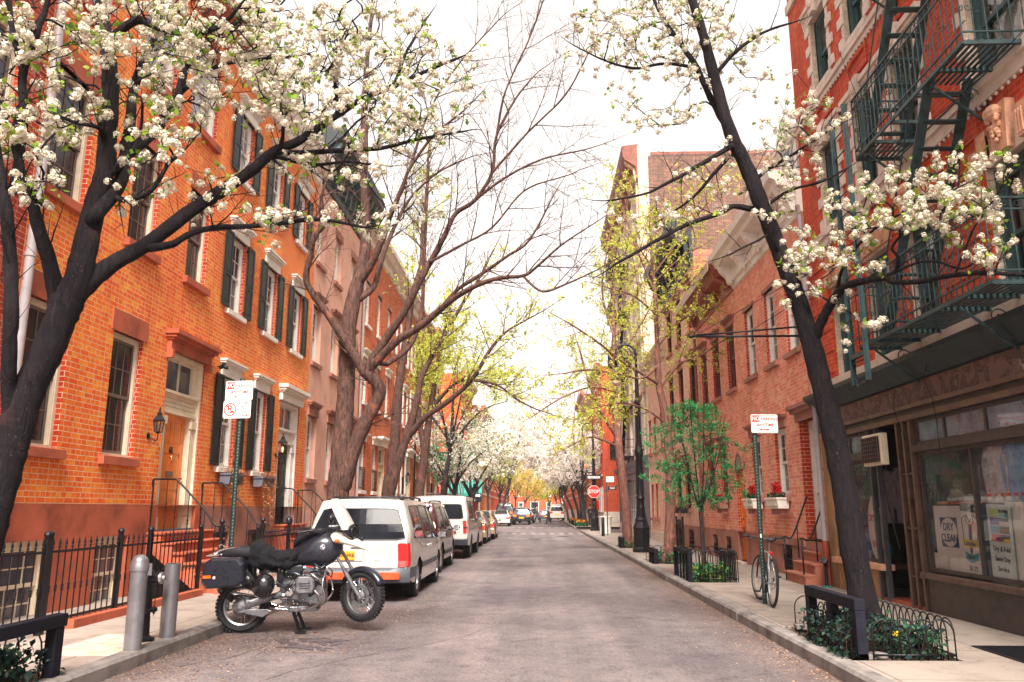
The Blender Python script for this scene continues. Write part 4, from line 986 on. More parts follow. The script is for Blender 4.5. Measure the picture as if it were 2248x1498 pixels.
# far window and its transom, near big window in two lights, transoms
shopwin('display_window',15.72,13.92,.72,2.42);shopwin('transom_window',15.72,13.92,2.52,2.90,(14.8,),gm='glass_dusty')
shopwin('display_window',12.2,2.6,.72,2.42,(10.75,8.6,6.4,4.4));shopwin('transom_window',12.2,2.6,2.52,2.90,(11.35,10.3,9.2,8.1,7,5.9,4.8),gm='glass_dusty')
h.slab('transom_bar',uS(15.75),uS(13.85),2.42,2.52,.05,'shop_brown',inn=.1);h.slab('transom_bar',uS(12.25),uS(2.3),2.42,2.52,.05,'shop_brown',inn=.1)
h.slab('stall_riser',uS(15.8),uS(13.8),.12,.62,.0,'shop_tan',inn=.12);h.slab('sill',uS(15.8),uS(13.55),.62,.72,.10,'terracotta',inn=.12,bev=.01)
h.slab('stall_riser',uS(12.2),uS(2.3),.12,.62,.0,'shop_brown',inn=.12);h.slab('sill',uS(12.28),uS(2.3),.62,.70,.08,'shop_bronze',inn=.12,bev=.01)
# recessed doorway between Y 12.3 and 13.8
for y in(13.82,13.55,12.72,12.5,12.28):h.slab('mullion',uS(y)-.03,uS(y)+.03,.12,2.92,.03,'shop_bronze' if y<13 else 'shop_dark',inn=.05)
for z in(.6,1.3,2.1):h.slab('mullion_tie',uS(12.72),uS(12.28),z,z+.03,.01,'shop_bronze')
m=MB();a,b=uS(13.5),uS(12.75)
m.box(a,b,.55,.59,.2,2.1);frame_rect(m,a,b,.2,2.1,.1,.53,.6);dd=m.build('shop_door','shop_dark',h.root)
m=MB();m.quad((a+.1,.525,.95),(b-.1,.525,.95),(b-.1,.525,2.0),(a+.1,.525,2.0));m.open=True;m.build('pane','car_glass',dd);m=MB();m.tube([(a+.05,.5,1.0),(a+.05,.46,1.05),(a+.05,.46,1.25),(a+.05,.5,1.3)],.012,6);m.build('handle','galvanised',dd)
h.slab('door_head',uS(13.8),uS(12.3),2.1,2.3,-.5,'shop_dark',inn=.6)
m=MB();m.box(uS(13.8),uS(12.3),0,.9,.12,.19);m.build('threshold','brownstone',h.root)
# room behind the glass: floor, back wall, side walls, low partition
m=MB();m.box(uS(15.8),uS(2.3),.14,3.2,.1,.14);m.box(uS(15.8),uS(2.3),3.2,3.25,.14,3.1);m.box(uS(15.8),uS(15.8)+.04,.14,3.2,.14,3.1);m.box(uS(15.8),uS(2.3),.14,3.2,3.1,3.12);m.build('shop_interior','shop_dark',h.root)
m=MB();m.box(uS(12.2),uS(2.6),.16,.75,.62,.68);m.box(uS(15.7),uS(13.9),.16,.75,.62,.68);m.build('display_shelf','shop_bronze',h.root)
# ---- air conditioner over the door
t=empty('air_conditioner',(5.5,13.28,2.28),R(-90),'window air conditioner with a dark grid grille hung over the dry cleaner door','air conditioner')
m=MB();m.box(-.36,.36,-.10,.02,0,.5);m.build('case','cream_paint',t,bevel=.012)
m=MB();m.box(-.31,.31,-.126,-.10,.05,.45);m.build('grille_back','room_dark',t)
m=MB()
for i in range(9):x=-.31+.62*i/8;m.box(x-.004,x+.004,-.138,-.125,.05,.45)
for i in range(7):z=.05+.4*i/6;m.box(-.31,.31,-.136,-.127,z-.004,z+.004)
m.build('grille','shop_bronze',t)
m=MB();m.tube(smoothpts([(.1,.05,0),(.12,-.02,-.12),(.2,0,-.6),(.25,.1,-1.3)],4),.012,5);m.build('drain_hose','black_iron',t)
# ---- things in the shop windows
def placard(name,label,cat,y,z,w_,H,yoff,mat='white_sign',tilt=0,mats=None,th=.008):
 t=empty(name,(XR+yoff,y,z),R(-90),label,cat);t.rotation_euler=(0,R(tilt),R(-90));m=MB();m.box(-w_/2,w_/2,0,th,0,H);m.build('board',mat,t);return t
TX=Matrix.Rotation(R(90),4,'X')
def words(t,s_,x,z,size,mat,y=-.004,sx=1.0,name='lettering',rot=0):
 m=MB();m.text(s_,size,Matrix.Translation((x,y,z))@Matrix.Rotation(R(rot),4,'Y')@TX,.001,sx=sx);return m.build(name,mat,t)
t=placard('poster','white paper sign reading DRY CLEAN on a dark blue square in the big window','sign',11.62,.98,.74,.66,.075)
m=MB();m.box(-.20,.26,-.004,.0,.10,.50);m.build('blue_panel','blue_sign',t)
m=MB();m.prism([(.03+.225*math.cos(R(a)),.30+.195*math.sin(R(a)))for a in range(0,360,12)],-.008,-.004,'y');m.build('disc','white_sign',t)
words(t,'DRY',.03,.37,.15,'blue_sign',-.011);words(t,'CLEAN',.03,.22,.145,'blue_sign',-.011)
plain('paper_warm',(.80,.78,.70),.8,var=.12,scale=4);plain('paper_blue',(.68,.78,.74),.8,var=.15,scale=3);plain('yellow_label',(.85,.58,.03),.6,var=0);plain('teal_label',(.08,.42,.48),.6,var=.1);plain('purple_label',(.16,.08,.42),.6,var=0);plain('lime_label',(.55,.7,.15),.6,var=0);plain('sky_blue',(.06,.38,.6),.6,var=.15);plain('shirt_blue',(.26,.46,.68),.85,var=.25,scale=8);plain('shirt_pale',(.62,.66,.70),.85,var=.25,scale=10);plain('shirt_tan',(.78,.56,.22),.85,var=.25,scale=8);plain('coral',(.75,.08,.09),.6,var=.1);plain('bag_blue',(.03,.22,.5),.35,var=.3,scale=14)
t=placard('poster','hand drawn poster of a shirt with a tie reading Launder Shirt $1.75','poster',11.08,.74,.48,.82,.078,'paper_warm',4)
m=MB()
def outline(m,pts,r=.005,y=-.003,closed=False):m.tube([(p[0],y,p[1])for p in pts],r,4,closed=closed)
outline(m,[(-.2,.72),(-.07,.78),(0,.68),(.07,.78),(.2,.73)]);outline(m,[(-.2,.72),(-.17,.45)]);outline(m,[(.2,.73),(.16,.45)]);outline(m,[(-.07,.78),(-.09,.70),(0,.62),(.09,.70),(.07,.78)]);m.build('drawing','black_sign',t)
m=MB();m.prism([(-.02,.66),(.02,.66),(.03,.62),(.045,.36),(.0,.24),(-.04,.36),(-.03,.62)],-.006,-.002,'y');m.build('tie','blue_sign',t)
m=MB();m.box(-.2,.17,-.009,-.006,.36,.46);m.build('yellow_band','yellow_label',t);words(t,'Launder',-.015,.41,.095,'black_sign',-.011,.95)
m=MB();m.prism([(-.15,.30),(.0,.26),(.17,.31),(.18,.22),(.0,.16),(-.14,.20)],-.009,-.006,'y');m.build('ribbon','teal_label',t);words(t,'Shirt',.01,.235,.09,'black_sign',-.011);words(t,'$1.75',.03,.09,.09,'black_sign')
t=placard('poster','hand drawn poster of folded coloured laundry reading Wash Dry & Fold Same Day Service','poster',10.36,.70,.52,.95,.078,'paper_blue',2)
for i,(mt,mt2)in enumerate((('lime_label','teal_label'),('purple_label','white_sign'),('sky_blue','blue_sign'),('coral','yellow_label'))):
 z=.80-.10*i
 m=MB();m.box(-.2,-.0,-.006,-.002,z,z+.088);m.build('folded_stack',mt,t,bevel=.0);m=MB();m.box(.01,.2,-.006,-.002,z,z+.045);m.build('folded_stack',mt2,t);m=MB();m.box(.01,.2,-.006,-.002,z+.05,z+.088);m.build('folded_stack','black_sign',t)
words(t,'Wash',0,.53,.07,'black_sign',-.010);words(t,'Dry & Fold',0,.41,.082,'black_sign');words(t,'Same Day',0,.29,.082,'black_sign');words(t,'Service',0,.17,.082,'black_sign')
t=placard('hanging_sign','oval white sign with red DRY CLEAN letters left of the shop door','sign',14.1,.74,.62,1.08,.09,'blue_sign')
m=MB();m.prism([(.29*math.cos(R(a)),.54+.53*math.sin(R(a)))for a in range(0,360,10)],-.008,-.0,'y');m.build('oval','white_sign',t)
words(t,'DRY',-.13,.70,.16,'red_sign',-.012,.75);words(t,'CLEAN',.12,.70,.15,'red_sign',-.012,.55);words(t,'SHIRT',0,.27,.16,'red_sign',-.012,.7)
t=placard('notice','small white paper notice taped inside the far shop window','notice',14.78,1.42,.18,.2,.09)
words(t,'OPEN',0,.15,.04,'black_sign');
for k,(y,z,w_,H)in enumerate(((11.72,.72,.85,.26),(9.55,.70,1.35,.98),(8.1,.70,1.4,.98),(6.6,.70,1.3,.98))):
 placard('cardboard_panel',['short yellowed board at the foot of the big window under the DRY CLEAN sheet','tall pale board behind the laundry poster','pale board further right in the big window','pale board at the right frame edge of the big window'][k],'board',y,z,w_,H,.10+.004*k,'paper_warm')
def garment(label,y,z,L,mat,sw=.22,x=.21):
 t=empty('hanging_garment',(XR+x,y,z),R(-90),label,'clothes','clothes hanging in the shop window');r=random.Random(int(y*31));rings=[]
 for k in range(9):
  f=k/8;zz=-f*L;hw=sw*(.5+.5*min(1,f*5))*(1-.15*f)+.02*math.sin(k*1.7);ring=[]
  for j in range(16):a=j*math.pi/8;ring.append((hw*math.cos(a)*(1+.10*math.sin(3*a+k*.3)),.07*math.sin(a)*(1+.35*math.sin(5*a)),zz))
  rings.append(ring)
 m=MB();m.loft(rings);m.build('body',mat,t,smooth=True)
 m=MB()
 for s_ in(-1,1):m.tube(smoothpts([(s_*sw*.8,0,-.05),(s_*(sw+.07),0,-.25),(s_*(sw+.05),.01,-.62),(s_*(sw+.06),0,-.7)],3),[.07,.065,.065,.062,.06,.055,.055,.05,.05,.05][:10],8)
 m.build('sleeves',mat,t,smooth=True)
 m=MB();m.tube([(0,0,0),(0,0,.08),(.02,0,.11),(.04,0,.09)],.004,5);m.build('hanger','galvanised',t)
for k,(y,mt,lb)in enumerate(((10.45,'shirt_pale','pale grey checked shirt hanging leftmost in the window'),(10.02,'shirt_blue','mid blue denim shirt hanging second in the window'),(9.6,'shirt_blue','blue shirt hanging just left of the tan coat'),(9.15,'shirt_tan','mustard tan coat hanging in the window'),(8.6,'shirt_blue','blue jacket hanging right of the tan coat'),(8.0,'shirt_pale','light coat hanging at the right edge of the window'))):
 garment(lb,y,2.4,.85,mt,.19)
for y,lb in((14.9,'dusty white dress in plastic hanging far left in the small window'),(14.4,'white shirt in plastic hanging right of the dusty dress')):garment(lb,y,2.3,.95,'curtain_dim',.18,.7)
for k in range(6):
 y=10.5-k*.42;t=empty('wrapped_shirt',(XR+.27,y,1.68),R(-90),'folded shirt in a red and white wrapper on the window shelf','package','row of wrapped shirts on the shelf')
 m=MB();m.box(-.18,.18,-.12,.12,0,.13);m.build('paper_wrap','white_sign',t,bevel=.02);m=MB();m.prism([(-.17,.13),(.17,.13),(.12,.22),(.02,.15),(-.06,.24)],-.1,.08,'y');m.build('collar','coral',t);m=MB();m.box(-.182,.182,-.123,-.11,.07,.11);m.build('stripe','coral',t)
t=empty('window_shelf',(XR+.27,9.3,1.62),R(-90),'wooden shelf carrying the wrapped shirts','shelf');m=MB();m.box(-2.0,1.4,-.16,.16,0,.05);m.build('board','shop_dark',t)
t=empty('window_shelf',(XR+.4,11.5,1.66),R(-90),'wooden shelf with rumpled cloth above the DRY CLEAN sheet','shelf');m=MB();m.box(-.7,.62,-.16,.16,0,.04);m.build('board','orange_wood',t)
t=empty('rumpled_cloth',(XR+.38,11.6,1.70),R(-90),'rumpled black and white cloth lying on the shelf','cloth');m=MB();r=random.Random(3)
for k in range(14):m.ball((r.uniform(-.5,.4),r.uniform(-.08,.08),.03),(r.uniform(.08,.16),.07,r.uniform(.02,.05)),8,5)
m.build('folds','shirt_pale',t,smooth=True)
for k,(y,z,s_)in enumerate(((15.1,.72,.26),(14.75,.72,.22),(15.35,.95,.2),(13.2,.2,.3))):
 t=empty('laundry_bag',(XR+.45,y,z),R(-90),['blue plastic laundry bag at the foot of the far window','smaller blue bag beside the oval sign','blue bag piled on top in the far window','large dark blue bag inside the shop door'][k],'bag');m=MB();r=random.Random(k)
 n=14;rings=[]
 for i in range(7):
  f=i/6;rr=s_*math.sin(math.pi*(.12+.86*f))*(1.0);rings.append([(rr*math.cos(a)*(1+r.uniform(-.12,.12)),rr*.7*math.sin(a)*(1+r.uniform(-.12,.12)),s_*1.6*f)for a in[6.283*j/n for j in range(n)]])
 m.loft(rings);m.build('bag','bag_blue',t,smooth=True)
# ---- awning bracket over the first house: two long bars with cables
t=empty('flag_pole',(5.6,16.5,5.12),0,'long black horizontal bar with stay cables reaching out from the tenement corner','pole')
m=MB();m.tube([(0,0,0),(-2.38,-.0,0)],.024,8);m.tube([(-.05,-.12,.18),(-1.2,-.05,.10),(-2.3,-.0,.03)],.02,7);m.ball((-2.4,0,0),.045,8,6);m.build('bars','black_iron',t,smooth=True)
m=MB();m.tube([(-2.3,0,.03),(0,.5,1.35)],.007,4);m.tube([(-1.35,0,0),(0,.6,.85)],.007,4);m.build('stay_cable','black_iron',t)
# ---- fire escape
t=fe=empty('fire_escape',(XR,16.15,0),R(-90),'dark green iron fire escape with scrolled railings on the red tenement','fire escape')
OUT=.74
def fe_platform(z,u0,u1,hole=None):
 m=MB()
 for o_ in(-OUT,-.02):m.box(u0,u1,o_-.012,o_+.012,z-.05,z+.0)
 n=10
 for i in range(1,n):
  y=-OUT+(OUT-.02)*i/n
  segs=[(u0,u1)]if not(hole and y<-.16)else[(u0,hole[0]),(hole[1],u1)]
  for a,b in segs:m.box(a,b,y-.017,y+.017,z-.012,z+.004)
 cs=[u0+.01,u0+.6,u0+1.2,u1-1.2,u1-.6,u1-.01]
 for c in cs:m.box(c-.02,c+.02,-OUT,0,z-.06,z-.012)
 m.build('platform','iron_green',t)
 m=MB()
 for c in(u0+.25,u1-.9):
  m.bar((c,-OUT+.06,z-.06),(c,0,z-.62),.028,.028,(1,0,0));m.bar((c,-.02,z-.06),(c,-.02,z-.7),.03,.02,(1,0,0))
  m.tube([(c,-.22+.11*(1-k/16)*math.cos(k*.6),z-.2+.11*(1-k/16)*math.sin(k*.6))for k in range(15)],.009,4);m.tube([(c,-.1+.07*(1-k/12)*math.cos(3+k*.6),z-.38+.07*(1-k/12)*math.sin(3+k*.6))for k in range(11)],.009,4)
 m.build('bracket','iron_green',t)
def scroll_s(m,c,ax,z,s_=.05):
 for sg in(-1,1):
  pts=[]
  for k in range(11):
   a=k*.62;r_=s_*(1-k/14);pts.append((c[0]+ax[0]*sg*(s_*.9-r_*math.cos(a)*.9),c[1]+ax[1]*sg*(s_*.9-r_*math.cos(a)*.9),z+sg*(-.5*s_+r_*math.sin(a))))
  m.tube(pts,.006,4)
def fe_rail(z,a,b,H=.92,ladder_gap=None):
 """railing from point a to b (x,y)"""
 L=math.hypot(b[0]-a[0],b[1]-a[1]);d=((b[0]-a[0])/L,(b[1]-a[1])/L);n=int(L/.125)
 rl=MB();rl.bar((*a,z+H),(*b,z+H),.03,.022);rl.bar((*a,z+H-.13),(*b,z+H-.13),.018,.018);rl.bar((*a,z+.10),(*b,z+.10),.02,.018);rl.build('top_rail','iron_green',t)
 m=MB();sc=MB()
 for i in range(n+1):
  f=i/n;p=(a[0]+d[0]*L*f,a[1]+d[1]*L*f)
  if i%2:
   k=14;rings=[]
   for j in range(k):zz=z+(H-.02)*j/(k-1);tw=j*.8 if 2<j<k-3 else 0;rings.append([(p[0]+.0095*math.cos(tw+q*math.pi/2),p[1]+.0095*math.sin(tw+q*math.pi/2),zz)for q in range(4)])
   m.loft(rings)
  else:m.bar((*p,z),(*p,z+H),.014,.014)
  if i%3==1:scroll_s(sc,p,d,z+H*.42)
  if i<n:
   cx,cy=p[0]+d[0]*L/n/2,p[1]+d[1]*L/n/2;sc.tube([(cx+d[0]*.03*math.cos(q*.785),cy+d[1]*.03*math.cos(q*.785),z+H-.065+.03*math.sin(q*.785))for q in range(8)],.005,4,closed=True)
 m.build('balusters','iron_green',t);sc.build('scrolls','iron_green',t)
def fe_stair(z0,z1,ua,ub,y0=-.66,y1=-.18):
 """ua at z0 (foot), ub at z1 (head)"""
 m=MB()
 for y in(y0,y1):m.bar((ua,y,z0+.02),(ub,y,z1+.05),.016,.13,(0,1,0))
 m.build('stringers','iron_green',t);m=MB();n=10
 for i in range(n):
  f=(i+.6)/n;u=ua+(ub-ua)*f;z=z0+(z1-z0)*f
  for dx in(-.06,-.015,.03):m.box(u+dx-.015,u+dx+.015,y0,y1,z-.008,z+.008)
 m.build('treads','iron_green',t);m=MB()
 for y in(y0,):m.tube([(ua,y-.02,z0+.75),(ub,y-.02,z1+.75)],.011,5);m.tube([(ua,y-.02,z0+.75),(ua-.05,y-.02,z0+.6),(ua,y-.02,z0+.05)],.010,5)
 m.build('stair_rail','iron_green',t)
for zz,far,hole in((4.0,4.12,None),(6.83,4.62,(5.2,6.75)),(9.66,4.62,(5.2,6.75)),(12.5,4.62,(5.2,6.75))):
 fe_platform(zz,far,7.75,hole);fe_rail(zz,(far,-OUT),(7.75,-OUT));fe_rail(zz,(7.75,-OUT),(7.75,-.03));fe_rail(zz,(far,-.03),(far,-OUT))
fe_stair(4.0,6.83,4.95,6.8);fe_stair(6.83,9.66,4.95,6.8);fe_stair(9.66,12.5,4.95,6.8)
m=MB()
for u in(4.02,4.55):m.box(u-.028,u+.028,-OUT-.11,-OUT-.06,3.42,7.75);m.box(u-.012,u+.012,-OUT-.13,-OUT-.05,3.42,7.75)
for k in range(12):z=3.75+k*.33;m.tube([(4.02,-OUT-.085,z),(4.55,-OUT-.085,z)],.011,6)
m.box(4.02,4.55,-OUT-.12,-OUT-.06,3.8,3.87);m.build('drop_ladder','iron_green',t)
m=MB();m.tube(smoothpts([(4.1,-OUT-.09,3.55),(4.14,-OUT-.09,3.38),(4.3,-OUT-.09,3.42),(4.48,-OUT-.09,3.42),(4.52,-OUT-.09,3.6)],4),.014,6);m.build('ladder_hook','iron_green',t)
m=MB();m.tube(smoothpts([(3.2,-.3,9.6),(4.4,-.5,7.7),(4.9,-OUT-.02,6.75),(6.5,-.5,6.5),(8.2,-.1,6.9)],6),.006,4);m.tube(smoothpts([(4.9,-.02,3.95),(4.9,-.2,3.4),(4.95,-.14,3.0),(4.95,-.12,2.2)],5),.006,4);m.tube(smoothpts([(3.6,-.05,3.4),(3.65,-.12,3.1),(3.9,-.1,2.6)],4),.006,4);m.build('cable','black_iron',t)
# pipe and standpipe at the shop's far end
downpipe('white painted pipe on a dark boot at the tenement corner beside the beige door',5.48,16.02,1.0,7.6,'gutter_white',.05,boot='brown_paint')
t=empty('siamese_connection',(5.42,15.92,.15),0,'small dark fire hose connection with a green foot standing by the tenement corner','standpipe')
m=MB();m.lathe([(.05,.02),(.035,.06),(.03,.4),(.05,.42),(.05,.5),(0,.52)],12);m.tube([(0,0,.42),(-.06,-.10,.48)],[.04,.05],10);m.build('body','black_iron',t,smooth=True,sharp=40)
m=MB();m.lathe([(.052,0),(.06,.005),(.06,.03),(.0,.035)],12,(-.065,-.11,.485),Matrix.Rotation(R(60),3,'X')@Matrix.Rotation(R(-20),3,'Y'));m.build('cap','black_iron',t,smooth=True,sharp=40);m=MB();m.lathe([(.10,0),(.10,.02),(.06,.03)],12);m.build('foot','awning_green',t)
# ---- first salmon brick house with white cornice
h1=h=House('brick_house','salmon brick house with white bracketed cornice, dormers and red plants in white window boxes',XR,16.15,22.3,1)
WH=dict(casing='white_paint',sash='white_paint',pane='glass',curtain='curtain',cols=2,rows=2,sill='brownstone_pale',lintel=('block','brownstone_pale',.1),sillh=.13,depth=.07)
r2=[(17.0,17.85,5.0,6.8),(18.58,19.45,5.0,6.8),(20.45,21.35,5.0,6.8)];r1=[(18.42,19.27,1.9,3.42),(20.55,21.4,1.9,3.42)]
for q in r2:window(h,*q,WH)
for q in r1:window(h,*q,dict(WH,lintel=('hood','brownstone_pale',.3)))
dh=(*h.span(16.38,17.42),.95,3.42)
h.wall(('brick_salmon','brick_jamb'),.98,8.3,holes_of(h,r1+r2)+[(dh[0],dh[1],.98,dh[3])]);bw=[(18.4,19.1,.25,.85)]
h.wall(('brownstone_pale','brownstone_pale'),.1,.98,[(dh[0],dh[1],.95,.98)]+holes_of(h,bw),name='water_table',yoff=-.04,sides=False)
window(h,*bw[0],dict(casing='shop_dark',sash='shop_dark',cols=1,rows=1,bars=1,depth=.06),'basement_window')
h.slab('stone_band',dh[0]*0,dh[0]-.0,.82,.98,.08,'brownstone_pale');h.slab('stone_band',dh[1],h.W,.82,.98,.08,'brownstone_pale')if False else None
dl=door_leaf(h,dh[0]+.06,dh[1]-.06,.98,3.3,.28,'grey_light',((.06,.3),(.38,.62),(.7,.93)),h.root);knob(dl,dh[0]+.16,.28,1.9)
m=MB();m.box(dh[0],dh[0]+.06,.2,.3,.95,3.42);m.box(dh[1]-.06,dh[1],.2,.3,.95,3.42);m.box(dh[0]+.06,dh[1]-.06,.2,.3,3.3,3.42);m.build('door_frame','white_paint',h.root)
m=MB();a,b=dh[0]-.14,dh[1]+.1;m.box(a,b,-.05,.1,3.42,3.6);m.box(a-.05,b+.0,-.14,0,3.6,3.68);m.box(a-.1,b+.03,-.2,0,3.68,3.76);m.build('door_hood','brownstone_pale',h.root)
plain('step_stone',(.40,.14,.09),.85,var=.2,scale=3,bmp=.2)
m=MB();u0,u1=h.u(17.5),h.u(16.22)
for i in range(4):z1=.95-.2*i;ya=.12-(i)*.2;m.box(u0,u1,ya,ya+.24,.12,z1-.045);m.box(u0-.02,u1,ya-.03,ya+.24,z1-.045,z1)
m.build('steps','step_stone',h.root,bevel=.01)
# white bracketed cornice and roof with dormers
h.profile('cornice',[(0,7.72),(.05,7.74),(.06,7.86),(.12,7.9),(.12,8.3),(.5,8.34),(.55,8.45),(.66,8.5),(.7,8.66),(0,8.7)],'white_paint')
for i in range(5):
 uu=.25+i*(h.W-.5)/4;m=MB();m.prism([(-.12,7.8),(-.2,7.82),(-.26,8.0),(-.42,8.16),(-.5,8.34),(-.12,8.34)],uu-.12,uu+.12,'x');m.build('bracket','white_paint',h.root)
m=MB();m.quad((0,-.1,8.7),(h.W,-.1,8.7),(h.W,3.2,10.3),(0,3.2,10.3));m.quad((0,9,8.7),(h.W,9,8.7),(h.W,3.2,10.3),(0,3.2,10.3));m.poly([(0,-.1,8.7),(0,9,8.7),(0,3.2,10.3)]);m.poly([(h.W,-.1,8.7),(h.W,9,8.7),(h.W,3.2,10.3)]);m.build('roof','slate',h.root)
def dormer(h,u,label=None):
 m=MB();m.box(u-.6,u+.6,.35,2.4,8.85,10.1);m.prism([(u-.74,10.08),(u+.74,10.08),(u+.0,10.62)],.22,2.6,'y');m.box(u-.66,u+.66,.28,.36,9.98,10.1);o=m.build('dormer','white_paint',h.root)
 m=MB();frame_rect(m,u-.38,u+.38,9.0,9.95,.05,.31,.36);m.box(u-.38,u+.38,.31,.36,9.46,9.5);m.box(u-.015,u+.015,.31,.36,9.0,9.95);m.build('dormer_window','grey_light',o)
 m=MB();m.quad((u-.36,.34,9.02),(u+.36,.34,9.02),(u+.36,.34,9.93),(u-.36,.34,9.93));m.open=True;m.build('pane','pane_mid',o)
dormer(h,h.u(17.9));dormer(h,h.u(20.6))
m=MB();m.box(.2,.9,1.0,1.7,9.0,10.9);m.build('chimney','brick_salmon',h.root)
for k,(uu,yy)in enumerate(((1.5,1.0),(2.1,1.1))):
 m=MB();m.lathe([(.09,0),(.09,.3),(.16,.34),(.2,.45),(.17,.58),(0,.64)],14,(uu,yy+.3,9.4));m.build('roof_vent','galvanised',h.root,smooth=True,sharp=40)
def flower_box(label,y,z,boxmat='white_paint',flower='flower_red',X=XR,w_=.92,tall=.3,seed=1,brk=True):
 t=empty('window_box',(X,y,z),R(-90),label,'window box');r=random.Random(seed)
 m=MB();m.prism([(-.28,0),(-.04,0),(-.04,.24),(-.31,.24)],-w_/2,w_/2,'x');m.box(-w_/2-.02,w_/2+.02,-.325,-.03,.2,.245);m.box(-w_/2+.08,w_/2-.08,-.31,-.29,.06,.16);m.build('planter',boxmat,t,bevel=.006)
 if brk:m=MB();m.box(-w_/2+.1,w_/2-.1,-.2,0,-.13,0);m.build('bracket','brownstone_pale',t)
 pts=[(r.uniform(-w_/2+.05,w_/2-.05),r.uniform(-.27,-.08),.24+r.uniform(0,.1))for _ in range(160)];leaf_cloud('foliage',pts,.07,['leaf_dark'],t,seed,.0)
 pts=[]
 for k in range(5):
  cx=r.gauss(0,.06)
  for _ in range(46):f=r.random();pts.append((cx+r.gauss(0,.07*(1-.6*f)),-.17+r.gauss(0,.035),.28+f*tall*r.uniform(.7,1)))
 leaf_cloud('flowers',pts,.05,[flower],t,seed+3,-.9);return t
flower_box('white window box with upright red plants left of the beige door, nearest the tenement',18.85,1.60,seed=11)
flower_box('white window box with red plants behind the right hand sign post',20.98,1.60,seed=12)
t=empty('stoop_railing',(0,0,0),0,'black pipe handrail on two posts at the steps to the beige door','railing')
m=MB()
for y in(16.28,17.42):m.tube(smoothpts([(5.08,y,1.02),(5.14,y,1.03),(5.3,y,1.05),(5.62,y,1.78),(5.66,y,1.82)],4),.018,7);m.tube([(5.12,y,.15 if y>17 else .3),(5.12,y,1.03)],.017,7);m.tube([(5.4,y,.6),(5.4,y,1.28)],.015,7)
m.build('rails','black_iron',t,smooth=True)
# ---- second salmon house with brown cornice
h=House('brick_house','salmon brick house with rusty brown cornice, brown sashes and a tall arched orange door',XR,22.3,27.8,1)
BR=dict(casing='maroon_paint',sash='maroon_paint',pane='pane_mid',cols=2,rows=1,sill='brownstone_pale',lintel=('hood','brownstone_pale',.24),sillh=.12,depth=.07)
r2=[(22.6,23.5,4.97,6.8),(24.55,25.5,4.97,6.8),(26.4,27.3,4.97,6.8)];r1=[(24.3,25.15,1.9,3.5),(26.0,26.85,1.9,3.5)]
for q in r2:window(h,*q,BR)
for q in r1:window(h,*q,BR)
ad=h.span(22.32+.1,23.15+.1)
bw=[(24.1,24.8,.2,.8),(25.9,26.6,.2,.8)]
h.wall(('brick_salmon','brick_jamb'),.98,8.2,holes_of(h,r1+r2)+[(ad[0],ad[1],.98,2.66)]);h.wall(('brownstone_pale','brownstone_pale'),.1,.98,[(ad[0],ad[1],.2,.98)]+holes_of(h,bw),name='water_table',yoff=-.04,sides=False)
for q in bw:window(h,*q,dict(casing='shop_dark',sash='shop_dark',cols=1,rows=1,bars=1,depth=.06),'basement_window')
m=MB();c=(ad[0]+ad[1])/2;rr=(ad[1]-ad[0])/2
m.box(ad[0],ad[1],.12,.17,.2,2.66);m.box(ad[0],ad[0]+.09,.08,.12,.2,2.66);m.box(ad[1]-.09,ad[1],.08,.12,.2,2.66);m.box(ad[0]+.09,ad[1]-.09,.08,.12,2.1,2.66);m.box(ad[0]+.09,ad[1]-.09,.08,.12,1.1,1.2);od=m.build('door','orange_wood',h.root);knob(od,ad[0]+.14,.12,1.35)
m=MB();m.prism([(c+(rr+.0)*math.cos(R(a)),2.66+rr*1.15*math.sin(R(a)))for a in range(0,181,12)],-.012,.02,'y');m.build('fanlight','pane_dark',h.root)
m=MB();n=11
for i in range(n):
 t0,t1=R(180*i/n+1),R(180*(i+1)/n-1);ro=rr+.2
 m.poly([(c+rr*math.cos(t0),-.025,2.66+rr*1.15*math.sin(t0)),(c+ro*math.cos(t0),-.025,2.66+ro*1.15*math.sin(t0)),(c+ro*math.cos(t1),-.025,2.66+ro*1.15*math.sin(t1)),(c+rr*math.cos(t1),-.025,2.66+rr*1.15*math.sin(t1))])
m.build('arch','brick_salmon',h.root)
m=MB();m.box(ad[0]-.05,ad[1]+.05,-.2,.1,.12,.2);m.build('door_step','limestone',h.root)
h.roof(8.2);h.profile('cornice',[(0,7.7),(.05,7.72),(.07,7.82),(.1,8.1),(.45,8.14),(.6,8.34),(.68,8.42),(.7,8.55),(0,8.6)],'brown_paint')
plain('cornice_face',(.5,.33,.28),.5,var=.15);h.profile('cornice_fascia',[(.69,8.3),(.705,8.3),(.715,8.56),(.69,8.56)],'cornice_face')
for i in range(4):
 uu=.25+i*(h.W-.5)/3;m=MB();m.prism([(-.1,7.78),(-.2,7.82),(-.24,7.98),(-.5,8.12),(-.58,8.3),(-.1,8.3)],uu-.1,uu+.1,'x');m.build('bracket','brown_paint',h.root)
flower_box('brown window box with small orange flowers on the house with the arched door',24.72,1.6,'brownstone_pale','flower_red',tall=.12,seed=14)
downpipe('rust brown downpipe at the joint below the brown cornice',5.5,27.75,.9,7.7,'gutter_brown',.05)
